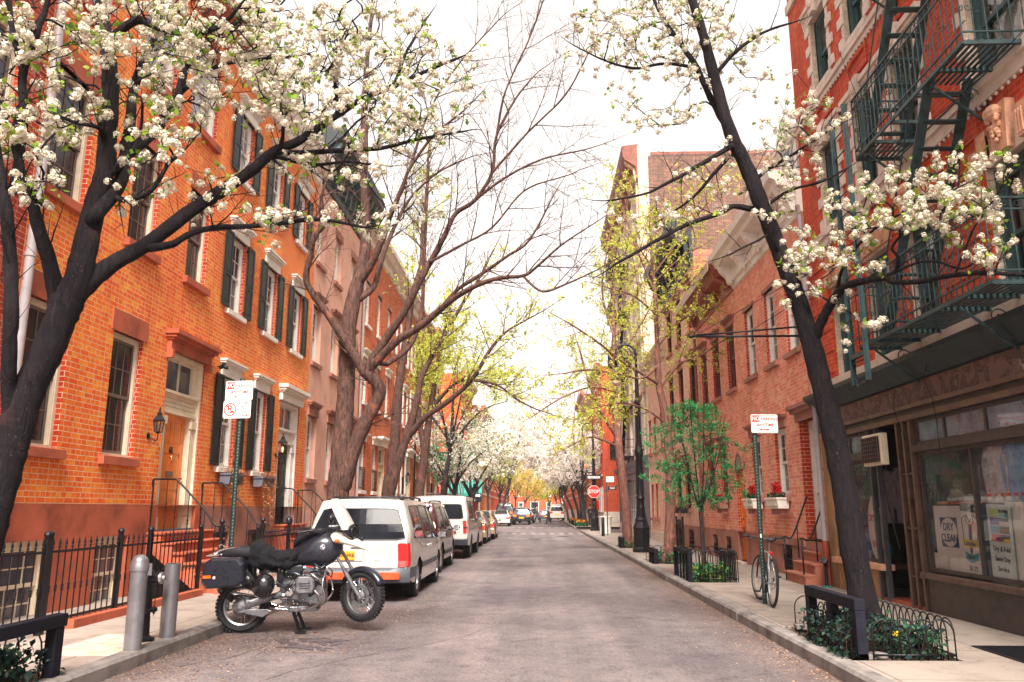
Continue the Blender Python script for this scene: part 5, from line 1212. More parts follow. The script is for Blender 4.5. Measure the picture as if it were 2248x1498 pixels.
# ---- third: taller, black cornice, black window bays
h=House('brick_house','salmon brick house with black bracketed cornice and brown clapboard side, behind the green sapling',XR,27.8,35.0,1)
BK=dict(casing='shutter_green',sash='shutter_green',pane='pane_dark',cols=2,rows=1,sill='brownstone_pale',lintel=('hood','brownstone_pale',.3),sillh=.12)
cols=(29.0,31.3,33.6);r2=[(c-.5,c+.5,5.0,6.9)for c in cols];r3=[(c-.5,c+.5,8.0,9.7)for c in cols];r1=[(30.3,31.3,1.6,3.3),(32.2,33.2,1.6,3.3)];bw=[(29.8,30.8,.2,.85),(32,33,.2,.85)]
for q in r1+r2+r3:window(h,*q,BK)
dd=h.span(34.0,34.8)
h.wall(('brick_pale','brick_jamb'),.98,10.7,holes_of(h,r1+r2+r3)+[(dd[0],dd[1],.98,3.4)]);h.wall(('brownstone_pale','brownstone_dark'),.1,.98,holes_of(h,bw)+[(dd[0],dd[1],.3,.98)],name='water_table',yoff=-.04,sides=False);h.roof(10.7)
for q in bw:window(h,*q,dict(casing='shop_dark',sash='shop_dark',cols=1,rows=1,bars=1,depth=.06),'basement_window')
door_leaf(h,dd[0],dd[1],.3,3.4,.1,'white_paint',((.05,.3),(.36,.6),(.66,.94)),h.root)
m=MB();k=0
z=8.62
while z<10.7:m.prism([(-.0,z),(.0,z+.24),(-.03,z+.0)],0,0.001,'x')if False else m.box(h.W+.004,h.W+.03,.0,8.9,z,z+.225);z+=.235
m.build('clapboard_side','clapboard',h.root)
h.slab('water_table_cap',0,dd[0]if dd[0]>1 else h.W,.86,.98,.09,'canvas_rust')if False else None
h.profile('cornice',[(0,10.3),(.06,10.32),(.1,10.5),(.14,11.2),(.6,11.45),(.78,11.6),(.82,11.95),(0,12.0)],'shutter_green')
for i in range(9):
 uu=.25+i*(h.W-.5)/8;m=MB();m.prism([(-.1,10.5),(-.2,10.55),(-.28,10.95),(-.58,11.2),(-.64,11.42),(-.1,11.42)],uu-.09,uu+.09,'x');m.build('bracket','shutter_green',h.root)
for y,lb in((30.8,'small dark planter bowl under the nearer black window'),(32.7,'small dark planter bowl under the further black window')):
 t=empty('planter_bowl',(5.42,y,1.42),0,lb,'planter');m=MB();m.lathe([(0.02,0),(.12,.02),(.2,.12),(.22,.2),(.19,.2)],12);m.build('bowl','shop_dark',t,smooth=True,sharp=40);leaf_cloud('plant',[(rnd.gauss(0,.1),rnd.gauss(0,.1),.22+abs(rnd.gauss(0,.06)))for _ in range(90)],.06,['leaf_green'],t,5)
t=empty('area_railing',(4.9,28.2,.15),R(90),'small black iron cage railing at the basement steps by the brown downpipe','railing');spear_fence(t,[(0,0),(1.3,0)],.02,1.1,.11)
# ---- fourth: light brick with white corner
h=House('brick_house','light salmon brick house with a white painted edge and few small windows',XR,35.0,41.3,1)
LT=dict(casing='cream_paint',sash='cream_paint',pane='pane_pale',cols=1,rows=1,sill='brownstone_pale',sillh=.16,lintel=('block','brick_pale',.05))
qs=[(c-.45,c+.45,1.2,2.75)for c in(38.7,40.2)]+[(c-.45,c+.45,4.3,5.9)for c in(36.6,38.6,40.4)]
for q in qs:window(h,*q,LT)
h.wall(('brick_pale','brick_jamb'),.1,8.7,holes_of(h,qs));h.roof(8.7);h.slab('water_table',0,h.W,.12,.55,.04,'limestone');h.slab('painted_edge',-.0,.28,.6,8.7,.012,'white_paint')
h.profile('cornice',[(0,8.2),(.06,8.22),(.1,8.5),(.3,8.6),(.4,8.8),(0,8.8)],'limestone')
# ---- big building with blank mauve brick side
h=House('apartment_building','tall apartment building with blank mauve brick side wall, pale front and a heavy top cornice',XR,41.3,C0,1,'building',depth=13)
PW=dict(casing='shop_dark',sash='shop_dark',pane='pane_dark',cols=1,rows=1,sill='limestone',lintel=('block','limestone',.25));hs=[]
for fl in range(5):
 for i in range(7):c=42.9+i*2.1;hs.append((c-.5,c+.5,5.0+fl*2.9,6.9+fl*2.9))
for q in hs:window(h,*q,PW)
h.wall(('limestone','limestone'),4.3,20.6,holes_of(h,hs),sides=False)
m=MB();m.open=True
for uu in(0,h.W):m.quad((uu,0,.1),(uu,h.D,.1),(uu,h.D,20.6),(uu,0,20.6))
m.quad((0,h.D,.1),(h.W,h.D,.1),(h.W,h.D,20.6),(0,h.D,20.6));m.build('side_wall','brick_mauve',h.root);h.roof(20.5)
m=MB();m.box(h.W+.002,h.W+.04,-.0,.5,4.3,21.6);m.box(h.W-.6,h.W+.002,-.06,-.001,4.3,21.2);m.build('corner_pier','brick_buff',h.root)
m=MB();m.box(h.W-.02,h.W+.05,.66,12.9,20.62,20.8);m.build('coping','brownstone_dark',h.root)
for i in range(8):
 u=h.u(41.85+i*2.1);h.slab('pilaster',u-.22,u+.22,4.3,19.2,.14,'limestone')
for fl in range(1,5):h.slab('belt_course',0,h.W,4.62+fl*2.9,4.78+fl*2.9,.17,'terracotta')
h.profile('cornice',[(0,19.2),(.12,19.3),(.18,20.0),(.75,20.4),(.85,20.6),(.9,21.2),(0,21.3)],'brownstone_dark')
for i in range(12):uu=.3+i*(h.W-.6)/11;m=MB();m.prism([(-.14,19.15),(-.25,19.4),(-.3,19.9),(-.7,20.2),(-.75,20.4),(-.14,20.4)],uu-.12,uu+.12,'x');m.build('bracket','terracotta',h.root)
# its grey shopfront
h.wall(('grey_paint','grey_paint'),.1,4.3,[(h.u(56.4),h.u(44.2),.7,3.2)],name='shop_wall',sides=False,yoff=-.02,reveal=.15)
h.profile('shop_cornice',[(0,3.6),(.1,3.62),(.16,3.9),(.3,4.0),(.36,4.2),(0,4.25)],'grey_paint')
a,b=h.u(56.4),h.u(44.2)
m=MB();n=12
for i in range(n+1):u=a+(b-a)*i/n;m.box(u-.05,u+.05,.04,.12,.7,3.2)
for z in(.7,1.5,2.3,3.1):m.box(a,b,.05,.11,z,z+.07)
fr=m.build('shop_window','grey_light',h.root);m=MB();m.quad((a,.09,.7),(b,.09,.7),(b,.09,3.2),(a,.09,3.2));m.open=True;m.build('pane','pane_mid',fr)
m=MB();m.box(a,b,-.08,.1,.12,.7);m.build('stall_riser','grey_light',h.root)
m=MB();m.bar((h.u(53.5),0,3.3),(h.u(53.5),-1.3,2.75),.05,.05,(1,0,0));m.bar((h.u(49.5),0,3.3),(h.u(49.5),-1.3,2.75),.05,.05,(1,0,0));m.prism([(-.02,3.36),(-1.35,2.8),(-1.35,2.62),(-1.31,2.62),(-1.31,2.76),(-.02,3.3)],h.u(53.6),h.u(49.4),'x');m.build('awning','canvas_rust',h.root)
t2=t
t=empty('fire_escape',(XR,57.0,0),R(-90),'black fire escape high on the pale front of the tall apartment building','fire escape')
for k in range(5):
 z=4.6+k*2.9;m=MB();m.box(6.0,10.0,-1.1,0,z-.05,z);m.build('platform','black_iron',t);m=MB()
 for zz in(z+.5,z+.95):m.tube([(6,0,zz),(6,-1.1,zz),(10,-1.1,zz),(10,0,zz)],.02,4)
 for i in range(26):u=6+4*i/25;m.tube([(u,-1.1,z),(u,-1.1,z+.95)],.011,4)
 m.build('railing','black_iron',t)
 if k<4:m=MB();m.bar((6.6,-.9,z),(9.3,-.9,z+2.9),.02,.2,(0,1,0));m.bar((6.6,-.4,z),(9.3,-.4,z+2.9),.02,.2,(0,1,0));m.build('stair','black_iron',t)
# ---- beyond the cross street, both sides
FW=dict(casing='white_paint',sash='white_paint',pane='pane_dark',cols=2,rows=1,sill='limestone',lintel=('block','limestone',.22))
def far_house(label,X,y0,y1,side,z,mat,floors,bays,corn='brown_paint',cat='house',sidewin=False,base='limestone',shop=None,z_first=1.4):
 h=House('brick_house' if 'brick' in mat else 'rendered_house',label,X,y0,y1,side,cat,depth=10);hs=[]
 fh=(z-1.4)/floors
 for f in range(floors):
  for b in range(bays):c=y0+(y1-y0)*(b+.5)/bays;z0=z_first+f*fh;hs.append((c-.5,c+.5,z0,z0+min(1.8,fh*.62)))
 if shop:hs=[q for q in hs if q[2]>3]
 for q in hs:window(h,*q,FW)
 h.wall((mat,mat),.1,z,holes_of(h,hs));h.roof(z);h.slab('water_table',0,h.W,.12,1.2,.04,base)
 h.profile('cornice',[(0,z-.6),(.1,z-.55),(.15,z-.3),(.45,z),(.5,z+.3),(0,z+.3)],corn)
 if shop:h.slab('shopfront',.2,h.W-.2,.3,3.4,.08,shop,inn=0);
 return h
hc=far_house('corner brick house with pale stone base and striped shutters behind the STOP sign',5.35,C1+.6,79,1,13.5,'brick_tenement',4,5)
m=MB();m.box(hc.W+.004,hc.W+.05,0,9.9,.12,1.35);m.build('stone_base','limestone',hc.root)
m=MB()
for b in range(5):
 c=hc.u(C1+.6+(79-C1-.6)*(b+.5)/5)
 for s_ in(-1,1):x0,x1=sorted((c+s_*.53,c+s_*.95));m.box(x0,x1,-.06,-.01,1.3,3.3)
m.build('shutters','white_paint',hc.root)
far_house('orange brick house behind the white blossom of the right hand corner',5.35,79,92,1,12.4,'brick_vermilion',4,5)
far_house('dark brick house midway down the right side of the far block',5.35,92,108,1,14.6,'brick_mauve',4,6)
far_house('orange brick house near the far end on the right',5.35,108,130,1,12,'brick_vermilion',3,8)
far_house('last brick house on the right before the far junction',5.35,130,175,1,13,'brick_tenement',4,14)
lc=far_house('brick corner house with a green shop awning beyond the crossing on the left',-6.6,C1+.8,80,-1,13,'brick_tenement',4,5,shop='shop_dark')
far_house('pale rendered house just past the green awning shop',-6.6,80,92,-1,11.5,'limestone',3,5)
far_house('brick house midway down the left side of the far block',-6.6,92,112,-1,13,'brick_vermilion',4,8)
far_house('long brick house near the far end on the left',-6.6,112,175,-1,12.5,'brick_tenement',4,18)
# the house that closes the street
h=House('brick_house','low orange brick house with a white door closing the far end of the street',0,0,30,-1);h.root.location=(-15,205,0);h.root.rotation_euler=(0,0,0)
hs=[(-1.1+14,1.0+14,.2,3.2)]+[(c-.6,c+.6,z0,z0+1.8)for c in(3,7,10.5,17.5,21,25)for z0 in(1.2,4.6)]
for q in hs:window(h,*q,FW)
h.wall(('brick_tenement','brick_jamb'),.1,6.8,holes_of(h,hs));h.roof(6.8);h.profile('cornice',[(0,6.4),(.1,6.45),(.4,6.7),(.4,6.9),(0,6.9)],'brown_paint')
# side wings of the cross street so the gaps are closed
far_house('brick side street house seen through the gap left of the crossing',-9.2,C1+12.2,C1+13,-1,11,'brick_tenement',3,1)if False else None
# green awning at the corner shop
t=empty('shop_awning',(-5.9,C1+.9,2.5),0,'green canvas awning with white lettering over the far corner shop','awning')
m=MB();m.prism([(0,0),(0,1.5),(.02,1.5),(-.9,.35),(-.9,0)],-1.6,1.2,'x');m.v=[(v[0],v[1]*1.0,v[2])for v in m.v];m.build('canvas','awning_green',t)
m=MB();m.box(-1.6,1.2,-.93,-.905,-.38,.12);m.build('valance','shutter_green',t)
m=MB();m.text('Reed Street',.36,Matrix.Translation((-.2,-.94,-.14))@TX,.002);m.build('lettering','white_sign',t)
t=empty('shop_door_bay',(-5.9,C1+.78,.15),0,'red and dark doors under the green awning of the corner shop','shopfront')
m=MB();m.box(-1.5,-.9,0,.1,0,2.4);m.box(.2,.8,0,.1,0,2.4);m.build('red_panel','red_sign',t);m=MB();m.box(-.9,.2,.02,.1,0,2.4);m.build('door','shop_dark',t)
# ---- scaffold on the left before the corner
t=empty('scaffolding',(-5.6,46,.15),0,'pale steel pipe scaffold standing on the left pavement before the corner','scaffold')
m=MB();ys=[0,2.2,4.4,6.6,8.8,10.6]
for y in ys:
 for x in(-.9,.35):m.tube([(x,y,0),(x,y,4.6)],.03,6)
m.build('uprights','galvanised',t);m=MB()
for z in(2.3,3.6,4.5):
 for x in(-.9,.35):m.tube([(x,0,z),(x,ys[-1],z)],.025,6)
 for y in ys:m.tube([(-.9,y,z),(.35,y,z)],.025,6)
for a,b in zip(ys[:-1],ys[1:]):m.tube([(.35,a,3.6),(.35,b,2.3)],.02,5)
m.tube([(.35,0,3.5),(.35,-1.1,2.7)],.02,5);m.build('ledgers','galvanised',t)
m=MB();m.box(-1.0,.45,-.1,10.7,4.55,4.63);m.build('deck','shop_dark',t)
for k,y in enumerate((1.1,5.5)):m=MB();m.ball((.1,y,3.3),.11,10,8);m.build('work_light','lens_white',t,smooth=True)
# ================================================================ TREES
def path_px(pts,Y,dys=None):
 """traced limb: (px, py, width px) at distance Y (+ per-point offsets) -> points and radii in metres"""
 P3,rs=[],[]
 for i,q in enumerate(pts):
  yy=Y+(dys[i]if dys else 0);p=P(q[0],q[1],Y=yy);P3.append(p)
  rs.append(q[2]/2/FPX*(yy*_cp+(p.z-EYE)*_sp)if len(q)>2 else 0.02)
 return P3,rs
def dens(pts,rs,k=6):
 pp=smoothpts(pts,k);n=len(pts);rr=[]
 for i in range(n-1):
  for j in range(k):rr.append(rs[i]+(rs[i+1]-rs[i])*j/k)
 rr.append(rs[-1]);return pp,rr
# blossom cluster: a dome of five-petalled florets
def blossom_template(seed,nf=26,petals=5,rad=.046,fr=.0135,centre=True):
 r=np.random.RandomState(seed);V=[];F=[];M=[]
 for ax in range(3):
  for sg in(-1,1):
   o=len(V)
   for i in range(3):
    for j in range(3):q=np.zeros(3);q[ax]=sg;q[(ax+1)%3]=i-1;q[(ax+2)%3]=j-1;q/=np.linalg.norm(q);V.append(q*rad*.60*np.array([1,1,.8]))
   for i in range(2):
    for j in range(2):F.append((o+i*3+j,o+i*3+3+j,o+i*3+4+j,o+i*3+j+1));M.append(0)
 for i in range(nf):
  z=1-1.35*(i+.5)/nf;a=i*2.39996+r.rand()*.4;s=math.sqrt(max(0,1-z*z));n=np.array([s*math.cos(a),s*math.sin(a),z]);n+=r.randn(3)*.12;n/=np.linalg.norm(n)
  u=np.cross(n,[0,0,1.0])if abs(n[2])<.95 else np.cross(n,[1.0,0,0]);u/=np.linalg.norm(u);v=np.cross(n,u);c=n*rad*(.72+.5*r.rand());f=fr*(.8+.45*r.rand());t0=r.rand()*6.28
  for k in range(petals):
   t=t0+k*6.283/petals;d=u*math.cos(t)+v*math.sin(t);e=-u*math.sin(t)+v*math.cos(t);o=len(V)
   V+=[c,c+d*f*.6-e*f*.42+n*f*.15,c+d*f*1.15+n*f*.30,c+d*f*.6+e*f*.42+n*f*.15];F.append((o,o+1,o+2,o+3));M.append(0)
  if centre:
   o=len(V);cc=c+n*f*.22
   V+=[cc+u*f*.27,cc+v*f*.27,cc-u*f*.27,cc-v*f*.27];F.append((o,o+1,o+2,o+3));M.append(1)
 return np.array(V),np.array(F),np.array(M)
def leaf_template(seed,n,size,rad,width=.42,mat=0):
 r=np.random.RandomState(seed);V=[];F=[]
 for i in range(n):
  a=r.rand()*6.28;el=r.uniform(-.4,1.1);d=np.array([math.cos(a)*math.cos(el),math.sin(a)*math.cos(el),math.sin(el)]);s=np.cross(d,[0,0,1.0]);s/=np.linalg.norm(s);up=np.cross(s,d);c=d*rad*r.rand();L=size*(.6+.7*r.rand());o=len(V)
  V+=[c,c+d*L*.45+s*L*width+up*L*.12,c+d*L-up*L*.08,c+d*L*.45-s*L*width+up*L*.12];F.append((o,o+1,o+2,o+3))
 return np.array(V),np.array(F),np.full(n,mat)
def scatter(name,pts,temps,mats,parent,seed=0,smin=.8,smax=1.2,norm=None):
 if not len(pts):return None
 r=np.random.RandomState(seed);pts=np.array([tuple(p)for p in pts],float);k=len(pts);which=r.randint(len(temps),size=k);VV,FF,MM=[],[],[];off=0
 q=r.randn(k,4);q/=np.linalg.norm(q,axis=1)[:,None]
 if norm is not None:q=q*norm+np.array([1,0,0,0]);q/=np.linalg.norm(q,axis=1)[:,None]
 w_,x,y,z=q.T;Rm=np.stack([1-2*(y*y+z*z),2*(x*y-z*w_),2*(x*z+y*w_),2*(x*y+z*w_),1-2*(x*x+z*z),2*(y*z-x*w_),2*(x*z-y*w_),2*(y*z+x*w_),1-2*(x*x+y*y)],1).reshape(k,3,3);sc=r.uniform(smin,smax,k)
 for i,(tv,tf,tm)in enumerate(temps):
  s_=which==i;n=int(s_.sum())
  if not n:continue
  V=np.einsum('nij,vj->nvi',Rm[s_],tv)*sc[s_][:,None,None]+pts[s_][:,None,:];F=tf[None]+(np.arange(n)*len(tv))[:,None,None]+off
  VV.append(V.reshape(-1,3));FF.append(F.reshape(-1,tf.shape[1]));MM.append(np.tile(tm,n));off+=n*len(tv)
 return np_mesh(name,np.concatenate(VV),np.concatenate(FF),mats,np.concatenate(MM)if len(mats)>1 else None,parent)
class Tree:
 def __init__(s,name,label,base,cat='tree',group=None):
  s.root=empty(name,tuple(base),0,label,cat,group);s.base=Vector(base)
  s.N=[];s.par=[];s.r=[];s.lim=[];s.plen=[]
 def limb(s,pts,rs,attach=None,k=6,sides=None):
  """main limb; joins the nearest existing node"""
  pp,rr=dens(pts,rs,k)
  if s.N and attach is not False:
   A=np.array([tuple(n)for n in s.N]);i=int(np.argmin(((A-np.array(pp[0]))**2).sum(1)));pp=[s.N[i]]+pp;rr=[rr[0]]+rr
   prev=i;pl=s.plen[i];first=1
  else:prev=-1;pl=0;first=0
  for j in range(first,len(pp)):
   s.N.append(pp[j]);s.par.append(prev);s.r.append(rr[j]);pl+=(pp[j]-pp[j-1]).length if j else 0;s.plen.append(pl);prev=len(s.N)-1
  s.lim.append((pp,rr,sides));return s
 def twigs(s,targets,step=.13,wig=.25,pen=.12,tip=.0028,rk=.45,seed=1,rmax=.03,sides=4,up=.0):
  r=random.Random(seed);s.nl=len(s.N);nodes=np.zeros((len(s.N)+len(targets)*14+10,3));nodes[:len(s.N)]=[tuple(n)for n in s.N];pl=list(s.plen);par=list(s.par);cnt=len(s.N)
  T=[Vector(t)for t in targets];A=nodes[:cnt];d0=[float(((A-np.array(t))**2).sum(1).min())for t in T];order=sorted(range(len(T)),key=lambda i:d0[i]+r.uniform(0,.3));chains=[];pla=np.zeros(len(nodes));pla[:cnt]=pl
  for i in order:
   t=T[i];tt=np.array(t);d=np.sqrt(((nodes[:cnt]-tt)**2).sum(1));j=int(np.argmin(d+pen*pla[:cnt]));L=float(d[j])
   if L<.02:continue
   n=max(2,min(12,int(L/step)+1));a=Vector(nodes[j]);dirp=(a-Vector(nodes[par[j]])).normalized()if par[j]>=0 else Vector((0,0,1))
   c1=a+dirp*L*.28;chain=[j]
   for q in range(1,n+1):
    f=q/n;p=a*(1-f)**2+c1*2*f*(1-f)+t*f*f
    if q<n:p+=Vector((r.gauss(0,1),r.gauss(0,1),r.gauss(0,1)))*wig*L/n*.5
    if cnt>=len(nodes):break
    nodes[cnt]=p;pla[cnt]=pla[j]+L*f;par.append(chain[-1]);chain.append(cnt);cnt+=1
   chains.append(chain)
  w_=np.zeros(cnt)
  for ch in chains:w_[ch[-1]]+=1
  for k in range(cnt-1,-1,-1):
   if par[k]>=0:w_[par[k]]+=w_[k]
  s.tw=nodes[:cnt];m=MB()
  for ch in chains:
   pts=[Vector(nodes[k])for k in ch];rs=[min(rmax,tip*max(1,w_[k])**rk)for k in ch];rs[0]=min(rs[0],rs[1]*1.15);m.tube(pts,rs,sides if rs[1]>tip*1.6 else 3,cap=False)
  s.tm=m;s.tips=[T[i]for i in order];return s
 def spray(s,lims,per_m=3.2,L0=1.5,ang=38,levels=3,seed=1,up=.12,r0=.016,tip=.0035,start=.3,sub=4.5,shrink=.5,step=.16):
  """fine branches growing off the outer parts of the limbs: each runs on nearly straight, curves up, tapers and forks again"""
  r=random.Random(seed)
  if not hasattr(s,'tm'):s.tm=MB()
  if not hasattr(s,'nodes_'):s.nodes_=[]
  def axis(d):
   a=d.orthogonal().normalized();a.rotate(Matrix.Rotation(r.uniform(0,6.28),3,d));return a
  def grow(p,d,L,rad,lev,side):
   n=max(3,int(L/step));st=L/n;pts=[p.copy()];dirs=[d.copy()];bend=axis(d)*r.uniform(.0,.10)
   for i in range(n):
    d=(d+bend*st*2+Vector((0,0,up*st*2))+Vector((r.gauss(0,1),r.gauss(0,1),r.gauss(0,1)))*.07).normalized();p=p+d*st;pts.append(p.copy());dirs.append(d.copy())
   rs=[rad+(tip*.6-rad)*(i/n)**.8 for i in range(n+1)];s.tm.tube(pts,rs,5 if rad>.012 else 3,cap=False);s.nodes_.extend(pts[1:]if lev<=1 else pts[n//2:])
   if lev>0:
    m=max(1,int(L*sub*r.uniform(.8,1.2)))
    for k in range(m):
     f=.12+.85*(k+r.random()*.6)/m;i=min(n-1,int(f*n));dd=dirs[i];ax=axis(dd);side=-side
     nd=(dd*math.cos(R(ang))+ax*math.sin(R(ang+r.uniform(-10,14)))*side).normalized();grow(pts[i],nd,L*shrink*(1.15-f*.6)*r.uniform(.7,1.25),max(tip,rs[i]*.62),lev-1,side)
  for li in(range(len(s.lim))if lims is None else lims):
   pp,rr,_=s.lim[li];n=len(pp);tot=sum((pp[i+1]-pp[i]).length for i in range(n-1));acc=0;nxt=tot*(max(start,.6)if li==0 else start);side=1
   for i in range(n-1):
    acc+=(pp[i+1]-pp[i]).length
    while acc>nxt:
     f=acc/tot;d=(pp[i+1]-pp[i]).normalized();ax=axis(d);a_=R(ang+r.uniform(-8,18));nd=(d*math.cos(a_)+ax*math.sin(a_)+Vector((0,0,up))).normalized()
     grow(pp[i].copy(),nd,L0*(1.2-.55*f)*r.uniform(.6,1.25),min(rr[i]*.6,r0),levels-1,1);nxt+=1/per_m*r.uniform(.6,1.4)
   e=pp[-1];grow(e.copy(),(pp[-1]-pp[-2]).normalized(),L0*.6,max(rr[-1],tip),levels-1,1)
  return s
 def finish(s,bark_mat,twig_mat=None,sides=12):
  m=MB();rr=random.Random(5);b=s.base
  for pp,rs,sd_ in s.lim:
   n=sd_ or(sides if rs[0]>.06 else 8);rs2=[x*(1+rr.uniform(-.05,.05))for x in rs];m.tube([p-b for p in pp],rs2,n)
  out=[]
  for v in m.v:
   p=Vector(v);k=min(1,.35+.5*(1 if True else 0));d=mnoise.noise_vector(p*5+b)*.010+mnoise.noise_vector(Vector((p.x*22,p.y*22,p.z*7))+b)*.006;out.append((p.x+d.x*k,p.y+d.y*k,p.z+d.z*.3))
  m.v=out;m.build('trunk',bark_mat,s.root,smooth=True)
  if getattr(s,'tm',None)and s.tm.v:
   s.tm.v=[(v[0]-b.x,v[1]-b.y,v[2]-b.z)for v in s.tm.v];s.tm.open=True;s.tm.build('branches',twig_mat or bark_mat,s.root,smooth=True)
  return s
def cloud_px(regs,seed):
 """targets from ellipses (px, py, rx, ry, Y, dY, n): each gets its own distance"""
 r=random.Random(seed);out=[]
 for cx,cy,rx,ry,Y,dY,n in regs:
  for _ in range(n):
   while True:
    a,b=r.uniform(-1,1),r.uniform(-1,1)
    if a*a+b*b<=1:break
   out.append(P(cx+a*rx,cy+b*ry,Y=Y+r.uniform(-dY,dY)))
 return out
BT=[blossom_template(k,24+3*k)for k in range(3)]
LT_=[leaf_template(k+20,4,.045,.05)for k in range(3)]
def rel(pts,b):return[tuple(Vector(p)-b)for p in pts]
def near(pts,r,s_):return[Vector(p)+Vector((r.gauss(0,s_),r.gauss(0,s_),r.gauss(0,s_)))for p in pts]
# ---- big flowering pear at the left edge
def pear_left():
 Y=6.4;t=Tree('pear_tree','big dark flowering pear tree at the left edge in front of number 65',(-4.62,6.4,.12))
 def L(pts,dys=None,k=6):q,r_=path_px(pts,Y,dys);t.limb(q,r_,k=k)
 q,r_=path_px([(-54,1235,84),(-14,1110,78),(18,1000,74),(30,960,72),(54,880,70),(90,800,67),(120,733,66),(146,670,66),(170,615,58),(188,540,52),(206,460,47),(228,380,41),(238,290,38),(243,200,36),(236,110,31),(226,40,27),(218,-40,24),(205,-160,20),(215,-300,14)],Y,[0]*9+[.05,.1,.1,.15,.2,.2,.3,.3,.3,.3])
 t.limb([Vector((-4.72,6.4,.05)),Vector((-4.68,6.4,.35)),Vector((-4.6,6.4,.75))]+q,[.27,.21,.19]+r_)
 L([(128,715,50),(122,640,36),(108,575,33),(88,510,29),(70,440,24),(48,380,20),(30,300,15),(45,240,12)],[0,0,-.1,-.2,-.3,-.4,-.45,-.5])
 L([(30,950,36),(20,870,33),(20,790,31),(24,680,31),(22,560,29),(12,450,25),(-10,330,24),(-24,200,20),(-35,60,16)],[0,-.1,-.2,-.3,-.3,-.4,-.4,-.5,-.5])
 L([(30,420,24),(45,330,22),(52,240,20),(50,165,18),(75,90,15),(100,20,12),(118,-60,9)],[-.3,-.4,-.5,-.5,-.6,-.6,-.7])
 L([(50,160,14),(30,80,12),(20,0,10),(5,-80,8)],[-.5,-.6,-.6,-.7])
 L([(205,480,34),(258,410,30),(275,350,27),(286,265,23),(294,190,19),(318,125,16),(350,60,12),(370,-30,10)],[0,.2,.3,.4,.5,.5,.6,.7])
 L([(240,380,24),(300,325,22),(345,285,20),(372,240,19),(392,205,18),(408,150,18),(440,108,15),(480,75,12),(530,40,10),(570,-10,8)],[.1,.4,.6,.7,.8,.9,1.0,1.1,1.2,1.3])
 L([(392,205,13),(430,175,11),(480,145,9),(560,130,7),(640,125,6)],[.8,.9,1.0,1.2,1.4])
 L([(160,655,50),(205,612,42),(255,575,36),(310,545,33),(365,505,31),(420,462,31),(462,436,29),(508,406,27),(556,372,25),(603,332,22),(650,312,19),(700,280,17),(742,252,15),(800,215,12),(870,185,10),(940,155,8),(1000,130,6)],[0,.1,.2,.4,.5,.7,.8,.9,1.0,1.1,1.2,1.3,1.4,1.5,1.6,1.8,1.9])
 L([(610,335,13),(680,335,12),(760,330,11),(840,325,9),(920,305,7),(1010,290,5)],[1.1,1.3,1.5,1.6,1.8,2.0])
 L([(330,545,20),(380,536,16),(415,515,15),(470,500,13),(540,497,12),(610,492,11),(680,482,10),(730,486,7),(800,500,5)],[.4,.5,.6,.7,.8,1.0,1.1,1.2,1.3])
 L([(600,342,11),(650,355,9),(700,362,8),(760,355,6),(820,362,5)],[1.1,1.2,1.3,1.5,1.6])
 L([(742,252,9),(738,200,8),(735,140,6),(760,80,5)],[1.4,1.5,1.5,1.6]);L([(800,215,8),(860,190,7),(890,120,6),(930,50,5)],[1.5,1.6,1.7,1.8])
 L([(240,90,22),(300,45,18),(350,62,16),(420,75,14),(480,60,10),(520,20,8)],[.2,.1,0,0,.1,.1])
 L([(230,300,13),(215,280,11),(170,270,9),(130,255,7)],[.1,-.1,-.2,-.3])
 L([(250,430,16),(275,440,13),(330,420,11),(370,360,9),(400,335,6)],[.2,0,-.1,-.1,0])
 regs=[(120,90,130,100,6.0,.5,85),(60,250,90,100,5.9,.5,55),(330,70,130,90,6.6,.6,100),(470,60,150,80,7.0,.7,120),(640,90,150,100,7.5,.7,140),(820,120,150,110,7.8,.7,140),(960,190,110,110,8.1,.5,75),(600,210,130,80,7.2,.6,80),(420,200,110,70,6.9,.6,60),(760,270,150,60,7.5,.5,65),(930,290,110,60,8.0,.5,40),(720,370,140,50,7.6,.4,42),(290,250,100,70,6.5,.5,36),(160,250,70,60,6.1,.4,22),(340,320,80,40,6.3,.3,26),(300,400,90,50,6.3,.3,18),(560,480,170,28,7.1,.25,32),(820,480,110,40,7.8,.3,18),(450,395,60,50,6.9,.3,14),(80,400,60,70,5.9,.3,18),(960,430,60,70,8.1,.3,7),(200,-120,350,120,6.4,1,60),(700,-90,350,90,7.6,.8,70)]
 T=cloud_px(regs,11);t.twigs(T,step=.11,wig=.34,tip=.0032,rk=.42,seed=2,rmax=.024).spray(None,per_m=4.5,L0=.55,ang=48,levels=2,seed=5,up=.3,r0=.010,tip=.0034,start=.25,sub=7,shrink=.5,step=.06).finish('bark_pear','bark_pear',20)
 r=random.Random(9);T=[p for p in T if r.random()<.64];ex=near([p for p in T if r.random()<.7],r,.07)
 scatter('blossoms',rel(T+ex,t.base),BT,['petals','pistil'],t.root,3,.45,1.1,.8)
 scatter('leaves',rel(near([p for p in T+ex if r.random()<.5],r,.045),t.base),LT_,['leaf_fresh'],t.root,4,.7,1.3)
pear_left()
